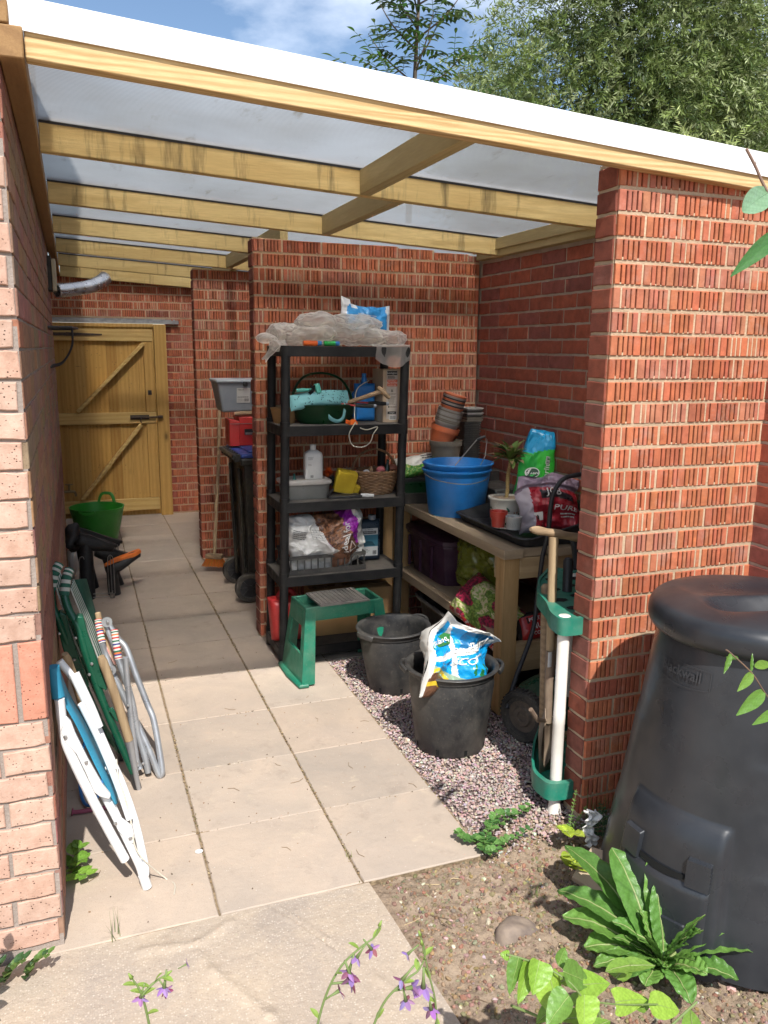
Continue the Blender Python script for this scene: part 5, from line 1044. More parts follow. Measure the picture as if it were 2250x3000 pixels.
def cr3(u, v, sd): return (.36, .02, .02) if v < .86 and u > .04 else (.02, .02, .02)
mb = MB(); F = bag(mb, (2.16, .985, .400), .30, .13, .10, facing(0, 25) @ Rot(0, 0, 6), 81, .010, cr3, p=4, fr=8); rect(mb, lambda x, y: F(x, y, .002), -.11, .02, .010, .042, 2); mb.text('PEAT FREE', .025, lambda x, y: F(x-.045, y+.026, .004), 1); mb.text('MULTI', .036, lambda x, y: F(x-.045, y-.008, .004), 1); mb.text('COMPOST', .022, lambda x, y: F(x-.04, y-.038, .004), 1)
tag(mb.build('peat_free_bag', [M_film, M_lbl, M_ink], root=(2.16, .985, .35), ang=180), 'red bag with white lettering on the bench end, seen behind the mower handle', 'compost bag')
t = thing('black_trough', 'long black plastic trough pushed under the bench behind the black pots', 'trough', (2.05, 1.6, 0))
mb = MB(); mb.lathe([(0, 0), (.19, 0), (.225, .27), (.24, .275), (.245, .29), (.235, .298), (.215, .29), (.18, .01), (0, .01)], (2.12, 1.55, .0), 48, sq=6, sy=1.9); mb.build('body', M_pot, t)
mb = MB(); bb_ = MB(); bb_.bb((2.0, 1.9, .0), (2.4, 2.25, .25))
bx('back_post', (1.80, 2.255, .0), (1.875, 2.30, .754), M_bz)
# ================= big black pots =================
def bigpot(label, c, R0, R1, h, tiltx=0, tilty=0, seed=1):
    t = thing('nursery_pot', label, 'nursery pot', c, 'large black nursery pots'); R_ = Rot(tiltx, tilty, seed*37)
    def hol(p, a):
        return p
    mb = MB(); mb.lathe([(0, .012), (R0*.82, .012), (R0*.86, 0), (R0-.004, 0), (R0, .006), (R0+(R1-R0)*.80, h*.80), (R1-.014, h-.030), (R1-.006, h-.028), (R1-.004, h-.012), (R1+.006, h-.008), (R1+.010, h-.001), (R1+.006, h+.004), (R1-.008, h+.003), (R1-.014, h-.006), (R1-.020, h-.03), (R0+(R1-R0)*.80-.006, h*.80), (R0-.006, .016), (0, .018)], c, 72, rot=R_)
    n = 8
    for k in range(n):
        a = 2*math.pi*k/n+.15; q = lambda z, da, o: V(c)+R_ @ V(((R0+(R1-R0)*z/h+o)*math.cos(a+da), (R0+(R1-R0)*z/h+o)*math.sin(a+da), z))
        mb.add([q(.012, -.045, .0012), q(.012, .045, .0012), q(.036, .045, .0012), q(.036, -.045, .0012)], [(0, 1, 2, 3)], 1)
    mb.build('body', [M_pot, mat('hole_black', (.002, .002, .002), bst=0, rough=1)], t, ang=60)
    for s_ in (0, math.pi):
        a = s_+rad(160 if seed == 1 else 20)-rad(seed*37); mb = MB(); pts = []
        for k in range(9):
            u = (k-4)/4; aa = a+u*.30; rr = R1+.012+.014*(1-u*u); z = h-.004-.010*abs(u)**3; pts.append(V(c)+R_ @ V((rr*math.cos(aa), rr*math.sin(aa), z)))
        mb.tube(pts, .008, 8, flat=(1, 1.7)); mb.build('handle', M_pot, t)
    return t
bigpot('large black nursery pot in front holding the blue and white bark bag', (1.562, .745, -.004), .150, .192, .365, 0, 0, 1)
bigpot('large empty black nursery pot next to the green step stool', (1.563, 1.405, -.004), .135, .180, .318, -2, 0, 2)
def cbk(u, v, sd):
    w = .06*nz((u*3, v*3, 0), 1, 4); k = nz((u*20, v*20, 0), 1, 7)
    if sd < 0: return (.60, .58, .53)
    if v+w > .86 or u+w < .05: return (.62, .60, .56)
    if v+w < .30: 
        if abs(v-.22-w-.03*math.sin(u*8)) < .022 or abs(v-.10-w) < .02: return (.62, .42, .03)
        return (.14, .065, .035) if v < .22 else (.30, .42, .30)
    if abs((v-.62)-.5*(u-.5)+w*.6) < .04 or abs((u-.40)+.55*(v-.45)+w*.5) < .035: return (.66, .64, .60)
    if u > .62 and v < .5 and k > .05: return (.02, .16, .05)
    return (.006, .28, .60) if (v-.62)-.5*(u-.5) < 0 or u < .4 else (.008, .14, .32)
mb = MB(); bf = frame((.88, .10, -.42), (.30, .34, .80))
def shp(u, v, q):
    f_ = max(0, (v-.72)/.28); return q+V((0, -.07*f_*f_*(.4+u*.5), .10*f_+.02*math.sin(u*9+v*4)+(.05*(.35-u) if u < .35 else 0)))
F = bag(mb, (1.560, .730, .385), .325, .36, .13, bf, 91, .050, cbk, nu=100, nv=100, p=3.2, fr=7, shape=shp)
mb.text('Bark', .062, lambda x, y: F(x*.95+.045+y*.2, .075+y-x*0+.4*x, .006), 1); mb.text('a x', .04, lambda x, y: F(x-.03, .035+y+.4*x, .006), 1); mb.text('SCO', .05, lambda x, y: F(x*.9+.0, -.012+y+.4*x, .006), 1); mb.text('areas', .022, lambda x, y: F(x+.05, .035+y+.4*x, .006), 1)
g5 = [F(-.12+dx*.9-dy*.3, .05+dx*.45+dy, .004) for dx, dy in ((-.045, -.02), (.045, -.025), (.055, .012), (.03, .03), (.0, .022), (-.04, .018))]; mb.add(g5, [tuple(range(6))], 2); mb.text('island', .032, lambda x, y: F(-.12+x*.95-y*.3, .052+x*.45+y, .006), 1)
tag(mb.build('bark_bag', [M_film, M_lbl, mat('leaf_green_print', (.02, .15, .03), bst=0)], root=(1.56, .72, .30), ang=180), 'crumpled blue and white printed bark bag standing in the front black pot', 'bark bag')
# ================= lawn mower =================
t = thing('lawn_mower', 'green lawn mower with a large brown dusty wheel and a bent black handle', 'lawn mower', (1.95, .62, 0))
M_hub = mat('dusty_wheel', (.10, .075, .055), (.04, .032, .028), rough=.75, ns=9, dust=.5, dustc=(.26, .19, .12)); M_tyre = mat('tyre', (.022, .02, .018), (.04, .034, .028), rough=.85, dust=.3)
wx = V((-.92, -.39, 0)); wR = frame((-.39, .92, 0), (0, 0, 1)); 
wR = Matrix(((V((.39, -.92, 0))), V((0, 0, 1)), wx)).transposed()
def wheel(c, R_, w, parent):
    c = V(c); mb = MB(); mb.lathe([(R_*.62, -w/2), (R_*.95, -w/2), (R_, -w*.35), (R_, w*.35), (R_*.95, w/2), (R_*.80, w/2), (R_*.78, w*.38), (R_*.62, w*.3)], c, 48, rot=wR)
    for k in range(36): a = 2*math.pi*k/36; mb.box(c+wR @ V((R_*math.cos(a), R_*math.sin(a), 0)), (R_*.07, R_*.07, w*.8), 0, rot=wR @ Matrix.Rotation(a, 3, 'Z'))
    o = mb.build('wheel', M_tyre, parent); mb = MB(); mb.lathe([(R_*.77, w*.36), (R_*.60, w*.22), (R_*.42, w*.26), (R_*.36, w*.44), (R_*.18, w*.46), (R_*.16, w*.3), (0, w*.3)], c, 48, rot=wR); mb.build('hub', M_hub, o); return o
wheel((1.875, .655, .112), .114, .05, t); wheel((2.30, .62, .095), .09, .045, t)
mb = MB(); mb.lathe([(.0, .0), (.17, .0), (.19, .03), (.17, .12), (.12, .16), (0, .18)], (2.10, .70, .07), 36, sq=4, sx=1.1, sy=.8); mb.build('deck', mat('dark_green_paint2', (.008, .06, .03), rough=.3, bst=0, dust=.3), t)
mb = MB(); hp = spl([(1.825,0.72,0.126), (1.883,0.76,0.232), (2.011,0.84,0.418), (2.039,0.86,0.574)], 6)+spl([(2.045,0.84,0.774), (2.055,0.82,0.884), (2.061,0.82,0.989), (2.073,0.82,1.061), (2.117,0.82,1.119), (2.18,0.83,1.133), (2.24,0.84,1.135)], 8); mb.tube(hp, .0105, 12); mb.build('handle', M_blk, t)
mb = MB(); mb.tube(spl([(2.111,0.7,0.875), (2.129,0.7,0.77), (2.112,0.7,0.677), (2.088,0.68,0.58)], 8), .017, 12); mb.build('lower_bar', M_blk, t)
mb = MB(); mb.beam((1.86, .47, .07), (2.35, .52, .07), .03, .05); mb.build('wooden_block', M_bx, t, bevel=.003) if False else tag(mb.build('timber_offcut', M_bx, root=(2.1, .5, .045), bevel=.003), 'yellow timber offcut lying on the gravel behind the white pipe', 'timber offcut')
# ================= tool rack =================
M_rack = mat('green_rack_plastic', (.010, .20, .13), (.008, .15, .10), rough=.42, dust=.25, dustc=(.35, .35, .28), bst=.04); M_pvc = mat('white_pvc', (.78, .74, .68), (.70, .66, .58), rough=.35, bst=0, dust=.12)
t = thing('tool_rack', 'green plastic tool rack with perforated top and white pipe corner post', 'tool rack', (1.85, .32, 0))
def rounded(pts, rr, n=5):
    out = []; k = len(pts)
    for i in range(k):
        p0, p1, p2 = V(pts[i-1]), V(pts[i]), V(pts[(i+1) % k]); a = (p0-p1).normalized(); b = (p2-p1).normalized(); 
        for j in range(n+1): u = j/n; q0 = p1+a*rr*(1-u); q1 = p1+b*rr*u; out.append(lerp(q0, q1, u) if False else (p1+a*rr*(1-u)**2+b*rr*u**2))
    return out
outT = [(1.668, .098), (1.752, .090), (2.08, .20), (2.12, .62), (2.02, .74), (1.88, .60), (1.775, .44), (1.728, .29), (1.68, .19)]
outB = [(1.655, .10), (1.755, .088), (2.06, .20), (2.10, .60), (1.98, .66), (1.78, .42), (1.70, .30), (1.648, .20)]
def plate(z0_, z1_, holes, nm, outl):
    o2 = rounded([(x, y, 0) for x, y in outl], .035, 5); mb = MB(); n = len(o2)
    mb.add([(p.x, p.y, z0_) for p in o2]+[(p.x, p.y, z1_) for p in o2], [(i, (i+1) % n, n+(i+1) % n, n+i) for i in range(n)])
    c = V((1.90, .38, 0)); inn = [c+(p-c)*.93 for p in o2]
    mb.add([(p.x, p.y, z1_) for p in o2]+[(p.x, p.y, z1_) for p in inn]+[(p.x, p.y, z0_+.004) for p in inn], [(i, (i+1) % n, n+(i+1) % n, n+i) for i in range(n)]+[(n+i, n+(i+1) % n, 2*n+(i+1) % n, 2*n+i) for i in range(n)])
    zf = z1_-.008 if holes else z0_+.012
    mb.add([(p.x, p.y, zf) for p in inn], [tuple(range(n))])
    for (x, y) in holes:
        pts = [(x+.030*math.cos(a), y+.024*math.sin(a), zf+.0015) for a in [i*math.pi/3+.4 for i in range(6)]]; mb.add(pts, [tuple(range(6))], 1)
    return mb.build(nm, [M_rack, mat('slot_black', (.003, .004, .004), bst=0, rough=1)], t, ang=40)
plate(.690, .752, [(1.80, .22), (1.89, .24), (1.98, .29), (1.81, .32), (1.90, .35), (1.99, .40), (1.86, .45), (1.95, .48), (1.93, .58), (2.03, .56)], 'top_plate', outT); plate(.055, .122, [], 'base_tray', outB)
for (x, y, z0_, z1_) in ((1.706, .135, 0, .764), (2.05, .60, 0, .76), (2.06, .24, 0, .70)):
    mb = MB(); mb.lathe([(.0265, 0), (.0215, .03), (.0215, .35), (.0222, .352), (.0222, .40), (.0215, .402), (.0215, z1_), (.019, z1_+.002), (0, z1_+.002)] if z1_ > .75 else [(.0265, 0), (.0215, .03), (.0215, z1_)], (x, y, -.012), 24); mb.build('pipe', M_pvc, t, ang=50)
# tools in the rack
t = thing('long_spade', 'old spade with a wooden T handle and shaft standing in the green rack', 'spade', (1.79, .30, .05))
top_, mid = V((1.776,0.34,0.989)), V((1.763,0.3,0.452)); bot_ = V((1.759,0.29,0.266))
mb = MB(); mb.tube([top_, lerp(top_, mid, .3), lerp(top_, mid, .8), mid], [.0185, .0175, .0165, .0155], 18); mb.build('shaft', M_tool, t)
g0, g1 = V((1.671,0.335,1.028)), V((1.933,0.37,0.964)); n_ = 14; pts = [lerp(g0, g1, i/n_) for i in range(n_+1)]; rs = [.007, .0145, .0165, .0155, .0140, .0150, .0175, .0185, .0165, .0150, .0155, .0165, .0170, .015, .008]
mb = MB(); mb.tube(pts, rs, 18); mb.build('grip', M_toolX, t)
mb = MB(); mb.tube([mid+V((0, 0, .10)), mid, bot_], [.0175, .0165, .014], 14); sp = V((1.755,0.28,0.116))
mb.add([bot_+V((-.015, 0, .06)), bot_+V((.015, 0, .06)), bot_+V((.045, .01, -.02)), sp+V((.05, .01, -.05)), sp+V((.0, 0, -.07)), sp+V((-.035, -.01, -.05)), bot_+V((-.045, -.01, -.02))], [tuple(range(7))]); mb.tube([bot_+V((-.09, -.02, .075)), bot_+V((-.05, -.01, .02)), bot_+V((0, 0, .01)), bot_+V((.07, .01, .035))], .008, 8); mb.build('socket', mat('aged_tool_steel', (.30, .23, .16), (.2, .14, .1), rough=.6, metal=.3), t, solid=.003)
lp = V((1.741,0.285,0.532)); mb = MB()
q = lambda x, y: lp+V((.0175*math.sin(x/.0175*.9), -.0175*math.cos(x/.0175*.9), y)); n_ = 8
for i in range(n_): xa, xb = -.010+.02*i/n_, -.010+.02*(i+1)/n_; mb.add([q(xa, -.03), q(xb, -.03), q(xb, .03), q(xa, .03)], [(0, 1, 2, 3)])
mb.build('price_label', M_lbl, t)
for lb, a, b_, rr in (('short wooden handled tool with a rounded end standing in the green rack', (1.805,0.42,0.78), (1.812,0.4,0.656), .020), ('dark handled tool standing in the green rack near the brick end', (1.897,0.4,0.777), (1.9,0.42,0.878), .020)):
    mb = MB(); a, b_ = V(a), V(b_); hi, lo = (a, b_) if a.z > b_.z else (b_, a); lo = V((lo.x, lo.y, .13)); mb.tube([lo, hi-V((0, 0, .012)), hi], [rr*.8, rr, rr*.6], 16); tag(mb.build('hand_tool', M_toolX if 'short' in lb else M_blk, root=lo), lb, 'garden tool')
# ================= composter =================
M_comp = mat('black_composter_plastic', (.016, .018, .022), (.024, .027, .032), rough=.32, spec=.5, ns=5, dust=.12, dustc=(.085, .08, .075), bs=260, bst=.06, bd=.001)
cc0 = V((1.975, -.465, -.012))
t = thing('compost_bin', 'large round black plastic compost bin with a domed lid and front hatch', 'compost bin', cc0)
ha = rad(196)   # hatch direction
def brad(z): return .270+.130*max(0, 1-z/.905)**.92
def cf_(u, w):
    a = ha+(u-.5)*2*math.pi; z = w*.905; R_ = brad(z); k = 1; da = (u-.5)*2*math.pi
    # raised rounded hatch housing
    wd = .46; hx = max(0, 1-(abs(da)/wd)**6) if abs(da) < wd else 0; zt = .33; hz_ = 1 if z < zt else max(0, 1-((z-zt)/.085)**2) if z < zt+.085 else 0
    ex = .030*min(1, hx*2.2)*hz_**.6
    R_ += ex+.0025*math.cos(z*7.1); 
    for zz in (.30, .60): R_ += .0035/(1+math.exp(-max(-60, min(60, (zz-z)*160))))*min(1, max(0, abs(da)-wd)*5)
    q = V((R_*math.cos(a), R_*math.sin(a), z)); return cc0+q
mb = MB(); mb.grid(cf_, 220, 120, wu=True); mb.build('body', M_comp, t, ang=70)
def hp_(s_, z, o): # point on hatch surface, s_ in metres around
    a = ha+s_/(.40); R_ = brad(z)+.030+o; return cc0+V((R_*math.cos(a), R_*math.sin(a), z))
mb = MB(); nx_, nz_ = 24, 16
def hpanel(x0, x1, z0_, z1_, o, zt=None):
    vs = []; 
    for j in range(nz_+1):
        for i in range(nx_+1):
            x = x0+(x1-x0)*i/nx_; z = z0_+(z1_-z0_)*j/nz_; e = 0 if i in (0, nx_) or j in (0, nz_) else 1; z += -(.030*math.cos((x)/(.16)*math.pi/2) if zt and j == nz_ else 0); vs.append(hp_(x, z, o*e-.004*(1-e)))
    mb.add(vs, [(j*(nx_+1)+i, j*(nx_+1)+i+1, (j+1)*(nx_+1)+i+1, (j+1)*(nx_+1)+i) for j in range(nz_) for i in range(nx_)])
hpanel(-.145, .145, .02, .25, .010); hpanel(-.145, -.075, .24, .325, .012); hpanel(.075, .145, .24, .325, .012); hpanel(-.10, .10, .05, .14, .017)
mb.build('hatch', M_comp, t, ang=60)
mb = MB(); vs = []
for i in range(25):
    x = -.074+.148*i/24; zc = .268-.012*math.cos(x/.074*1.57); vs += [hp_(x, zc-.011, .0045), hp_(x, zc+.011*math.cos(x/.076*1.5), .0045)]
mb.add(vs, [(2*i, 2*i+2, 2*i+3, 2*i+1) for i in range(24)]); mb.build('hatch_slot', mat('slot_dark', (.002, .002, .002), rough=1, bst=0), t)
lc = cc0+V((0, 0, .915)); mb = MB()
def ldf(p, a):
    return p
hd = math.atan2(.25, -.95)
def lid(u, w):
    a = 2*math.pi*u; prof = spl([(.262, 0, -.010), (.262, 0, -.030), (.290, 0, -.034), (.309, 0, -.012), (.309, 0, .026), (.296, 0, .048), (.27, 0, .060), (.22, 0, .070), (.12, 0, .080), (.0, 0, .082)], 6); k = w*(len(prof)-1); i = int(min(k, len(prof)-2)); p = lerp(prof[i], prof[i+1], k-i); R_, z = p.x, p.z
    x, y = R_*math.cos(a), R_*math.sin(a); lx, ly = x*math.cos(hd)+y*math.sin(hd), -x*math.sin(hd)+y*math.cos(hd)
    # moulded handle: two scoops with a bridge
    if R_ < .27:
        xx = (lx)/.20; s1 = math.exp(-((ly-.062)/.052)**2)*max(0, 1-xx*xx)*.062; s2 = math.exp(-((ly+.075)/.07)**2)*max(0, 1-xx*xx)*.022
        z -= s1 if ly > -.01 else s1; z -= s2; z += .010*math.exp(-((ly-.0)/.022)**2)*max(0, 1-xx*xx)
    return lc+V((x, y, z))
mb.grid(lid, 160, 90, wu=True); mb.build('lid', M_comp, t, ang=70)
M_emb = mat('embossed_plastic', (.045, .047, .052), rough=.4, bst=0)
def ew(x, z, o=.0015):
    a0 = rad(184); a = a0+x/.31; zz = .80+z; R_ = brad(zz)+.0025*math.cos(zz*7.1)+o; return cc0+V((R_*math.cos(a), R_*math.sin(a), zz))
mb = MB(); mb.text('Blackwall', .042, lambda x, y: ew(x, y, .005), 0)
for k in range(40):
    u0, u1 = -1+k/20, -1+(k+1)/20; f_ = lambda u: -.026-.012*(1-u*u); mb.add([ew(u0*.105, f_(u0), .003), ew(u1*.105, f_(u1), .003), ew(u1*.105, f_(u1)-.0018, .003), ew(u0*.105, f_(u0)-.0018, .003)], [(0, 1, 2, 3)]); mb.add([ew(u0*.105, .026, .003), ew(u1*.105, .026, .003), ew(u1*.105, .0245, .003), ew(u0*.105, .0245, .003)], [(0, 1, 2, 3)])
for s_ in (-1, 1): mb.add([ew(s_*.105, -.026, .003), ew(s_*.107, -.026, .003), ew(s_*.107, .026, .003), ew(s_*.105, .026, .003)], [(0, 1, 2, 3)])
mb.build('maker_mark', M_emb, t, smooth=False)

# ================= things in the passage =================
M_bin = mat('bin_plastic', (.012, .013, .013), (.02, .02, .018), rough=.42, dust=.4, dustc=(.12, .10, .05)); M_binlid = mat('bin_blue_lid', (.02, .07, .34), (.015, .055, .28), rough=.4, dust=.25, bst=.02)
t = thing('wheelie_bin', 'black wheelie bin with a blue lid standing between two brick cross walls', 'wheelie bin', (1.42, 3.25, 0))
mb = MB(); y0, y1 = 2.97, 3.53
P0 = [(1.15, y0+.06, .10), (1.66, y0+.04, .02), (1.66, y1-.04, .02), (1.15, y1-.06, .10)]; P1 = [(1.115, y0, .955), (1.74, y0-.02, .955), (1.74, y1+.02, .955), (1.115, y1, .955)]
mb.add([V(p) for p in P0+P1], [(3, 2, 1, 0), (0, 1, 5, 4), (1, 2, 6, 5), (2, 3, 7, 6), (3, 0, 4, 7)]); mb.bb((1.095, y0-.015, .93), (1.75, y1+.015, .975))
for y in (y0+.10, y1-.16): mb.box((1.118, y+.03, .50), (.022, .05, .80), rot=Rot(0, -2, 0))
mb.build('body', M_bin, t, bevel=.012, seg=3)
mb = MB(); mb.tube([(1.06, y0+.02, .985), (1.06, y1-.02, .985)], .014, 12)
for k in range(7): y = y0+.04+k*(y1-y0-.08)/6; mb.box((1.088, y, .975), (.055, .012, .05))
mb.build('handle', M_bin, t, bevel=.003)
mb = MB(); mb.bb((1.10, y0-.005, .978), (1.74, y1+.005, 1.005)); mb.bb((1.16, y0+.05, 1.005), (1.70, y1-.05, 1.02)); mb.build('lid', M_binlid, t, bevel=.01, seg=3)
wR2 = Matrix((V((1, 0, 0)), V((0, 0, 1)), V((0, -1, 0)))).transposed()
for y in (y0+.04, y1-.04):
    c = V((1.145, y, .10)); mb = MB(); mb.lathe([(.070, -.022), (.094, -.022), (.100, -.014), (.100, .014), (.094, .022), (.070, .022)], c, 40, rot=wR2); o = mb.build('wheel', M_tyre, t)
    mb = MB(); mb.lathe([(.071, .016), (.066, .010), (.02, .012), (.018, .02), (0, .02)], c, 32, rot=wR2); [mb.beam(c+wR2 @ V((.018*math.cos(a), .018*math.sin(a), .014)), c+wR2 @ V((.068*math.cos(a), .068*math.sin(a), .014)), .008, .008) for a in [i*math.pi/4 for i in range(8)]]; mb.build('hub', M_blk, o)
t = thing('tool_chest', 'red metal tool chest with a black slot on the wheelie bin lid', 'tool chest', (1.36, 3.40, 1.02))
a = V((1.083,3.3,1.008)); mb = MB(); mb.bb((1.155, 3.30, 1.021), (1.55, 3.50, 1.215)); mb.add([(1.09, 3.31, 1.021), (1.154, 3.301, 1.021), (1.154, 3.301, 1.19), (1.09, 3.31, 1.20), (1.09, 3.48, 1.021), (1.154, 3.50, 1.021), (1.154, 3.50, 1.19), (1.09, 3.48, 1.20)], [(0, 1, 2, 3), (7, 6, 5, 4), (0, 3, 7, 4), (3, 2, 6, 7)]); mb.build('case', M_red, t, bevel=.004)
mb = MB(); mb.bb((1.19, 3.294, 1.095), (1.50, 3.2995, 1.135)); mb.build('slot', M_blk, t); mb = MB(); mb.bb((1.195, 3.291, 1.098), (1.49, 3.2935, 1.112)); mb.bb((1.09, 3.293, 1.170), (1.55, 3.2985, 1.174)); mb.build('trim', M_steel, t)
mb = MB(); mb.tube([(1.13, 3.33, 1.236), (1.15, 3.33, 1.238), (1.29, 3.325, 1.243), (1.30, 3.325, 1.243)], [.010, .015, .015, .012], 14); tag(mb.build('wooden_roller', M_toolX, root=(1.2, 3.33, 1.24)), 'small wooden tool handle lying between the red chest and the grey box', 'tool handle')
t = thing('grey_box', 'grey lidded plastic box with a white label on top of the red chest', 'plastic box', (1.26, 3.43, 1.23))
mb = MB(); mb.add([V((cx_, cy_, z)) for z, ex in ((1.245, 0), (1.445, .035)) for cx_, cy_ in ((1.055-ex, 3.36-ex), (1.36+ex, 3.36-ex), (1.36+ex, 3.58+ex), (1.055-ex, 3.58+ex))], [(3, 2, 1, 0), (0, 1, 5, 4), (1, 2, 6, 5), (2, 3, 7, 6), (3, 0, 4, 7)]); mb.build('body', M_gry, t, bevel=.015, seg=3)
mb = MB(); mb.bb((1.01, 3.31, 1.446), (1.405, 3.625, 1.468)); mb.build('lid', mat('light_grey_lid', (.42, .46, .50), (.38, .42, .46), rough=.35, bst=0), t, bevel=.008, seg=3)
mb = MB(); mb.box((1.205, 3.307, 1.438), (.032, .01, .03)); mb.build('clip', M_blk, t, bevel=.004)
gl = lambda x, y: V((1.205+x-.01, 3.343-(y+.05)*.17, 1.365+y)); g2 = lambda x, y: gl(x, y)+V((0, -.0012, 0)); mb = MB(); rect(mb, gl, -.045, .045, -.055, .045, 0); mb.text('TESCO', .014, lambda x, y: g2(x-.018, y+.033), 1); lines(mb, g2, -.04, -.018, .08, 1, .01, .004, 1); barcode(mb, g2, .022, -.036, .03, .02, 1, 4); lines(mb, g2, -.04, -.03, .045, 3, .007, .0015, 1, 8); mb.build('label', [M_lbl, M_ink], t, smooth=False)
t = thing('broom', 'long handled broom with orange bristles leaning against the brick wall end', 'broom', (1.05, 4.0, 0))
a, b_ = V((1.045,3.86,0.13)), V((1.178,4.235,1.218)); a2 = V((1.13,4.06,0.804))
mb = MB(); mb.tube([a, a2, b_], .0125, 12); mb.build('handle', M_tool, t)
mb = MB(); mb.box(a+V((0, 0, -.012)), (.13, .055, .035), rot=Rot(0, 0, -30)); mb.build('head', M_toolX, t, bevel=.006)
mb = MB(); r = random.Random(5)
for k in range(420):
    q = a+Rot(0, 0, -30) @ V((r.uniform(-.06, .06), r.uniform(-.022, .022), -.028)); e = q+Rot(0, 0, -30) @ V(((q-a).x*.5+r.gauss(0, .006), r.gauss(0, .012), -.062)); e.z = max(.003, min(e.z, a.z-.07)); mb.beam(q, e, .0022, .0022, 0, tuple(x*r.uniform(.7, 1.1) for x in (.80, .26, .04)))
mb.build('bristles', M_grit, t, smooth=False)
# green flexible tub
M_trug = mat('lime_green_rubber', (.02, .24, .02), (.018, .20, .018), rough=.38, bst=0, dust=.08)
t = thing('rubber_trug', 'bright green flexible rubber tub with two handles behind the boot rack', 'tub', (.24, 5.15, 0)); c = V((.243, 5.12, .004))
def tubp(p, a): return p
mb = MB(); mb.lathe([(0, 0), (.15, 0), (.158, .01), (.225, .31), (.229, .318), (.222, .318), (.152, .012), (0, .006)], c, 60); mb.build('body', M_trug, t, ang=60)
for a0 in (1.15, 1.15+math.pi):
    mb = MB(); pts = []
    for k in range(13):
        u = (k-6)/6; aa = a0+u*.33; pts.append(c+V((.226*math.cos(aa), .226*math.sin(aa), .31+.085*(1-u**4)*(1 if a0 < 2 else -.25))))
    mb.tube(pts, .011, 8, flat=(.5, 1.3)); mb.build('handle', M_trug, t)
# boot rack with upturned boots
t = thing('boot_rack', 'low wire boot rack carrying upside down black boots beside the house wall', 'boot rack', (.18, 3.6, 0))
mb = MB()
for (x, y) in ((.10, 3.42), (.28, 3.40), (.12, 3.80), (.33, 3.76)):
    for dx, dy in ((-.018, 0), (.018, .0), (0, .02)): mb.tube(spl([(x+dx, y+dy, .03), (x+dx, y+dy, .26), (x, y, .30)], 4), .0032, 6)
    mb.tube([(x, y, 0), (x, y, .03)], .016, 10)
mb.tube([(.10, 3.42, .035), (.28, 3.40, .035), (.33, 3.76, .035), (.12, 3.80, .035), (.10, 3.42, .035)], .0035, 6); mb.tube([(.28, 3.40, .012), (.05, 3.42, .012)], .003, 6); mb.build('frame', M_steel, t)
M_boot = mat('black_rubber_boot', (.010, .010, .011), (.018, .018, .018), rough=.55, spec=.35, dust=.2, dustc=(.10, .085, .07), bst=.2); M_sole = mat('orange_sole', (.75, .18, .02), (.62, .14, .02), rough=.7, bst=.6, bs=90, bd=.006)
def boot(label, base, top, toe, w, solem, group='upturned boots on the rack', flare=1.15, tw_=.045):
    t = thing('boot', label, 'boot', base, group); base, top, toe = V(base), V(top), V(toe); ax = (top-base).normalized(); mb = MB(); pts = [base, lerp(base, top, .5), lerp(base, top, .85), top]; mb.tube(pts, [w*flare, w*1.02, w*.9, w*.75], 20, flat=(1, .78)); 
    d = (toe-top); hl = top-d.normalized()*.045+ax*.015; side = d.cross(V((0, 0, 1))).normalized(); upn = side.cross(d).normalized()
    fpts = spl([hl-upn*.028, lerp(hl, toe, .3)-upn*.034, lerp(hl, toe, .65)-upn*.018, toe-d.normalized()*.01-upn*.012], 5); n_ = len(fpts)
    mb.tube(fpts, [tw_*(.75+.35*math.sin(math.pi*min(1, i/(n_-1)*1.0+.12))) if i < n_-1 else tw_*.4 for i in range(n_)], 16, flat=(1, .85)); mb.build('shaft', M_boot, t, ang=80)
    mb = MB(); L = (toe-hl).length; k = 18; up_, dn_ = [], []
    for i in range(k+1):
        u = i/k; ww = tw_*(.72+.28*math.sin((u-.45)*3.6))*(math.sin(math.pi*min(1, max(0, u*.96+.02)))**.28); q = hl+(toe-hl)*u+upn*(.018+.006*math.sin(u*6)); up_.append(q+side*ww); dn_.append(q-side*ww)
    ol = up_+dn_[::-1]; m_ = len(ol); mb.add([q for q in ol]+[q-upn*.022 for q in ol], [tuple(range(m_)), tuple(range(m_, 2*m_))[::-1]]+[(i, m_+i, m_+(i+1) % m_, (i+1) % m_) for i in range(m_)])
    mb.build('sole', solem, t, bevel=.003)
boot('black boot upside down at the left of the rack, sole facing up', (0.118,3.45,-0.099), (0.133,3.48,0.402), (0.324,3.52,0.33), .062, M_boot, tw_=.05)
boot('black boot upside down behind, its toe pointing to the passage', (0.168,3.72,-0.113), (0.091,3.72,0.401), (0.373,3.8,0.289), .060, M_boot)
boot('black boot with a bright orange sole hanging over the right side', (0.305,3.5,-0.135), (0.286,3.5,0.2), (0.487,3.56,0.275), .052, M_sole, flare=1.25, tw_=.042)
boot('smaller black boot beside the orange soled one at the back of the rack', (0.352,3.74,-0.068), (0.252,3.74,0.251), (0.435,3.78,0.192), .050, M_boot)
blob('black_hood', 'crumpled black cloth bundle hanging over the left boot by the wall', 'cloth', (0.054,3.6,0.397), .07, .12, .10, M_boot, 9, .6, fr=14)
blob('white_sack', 'pale sack end behind the black boots beside the house wall', 'sack', (.035, 4.0, .14), .04, .10, .13, M_wht, 6, .2)
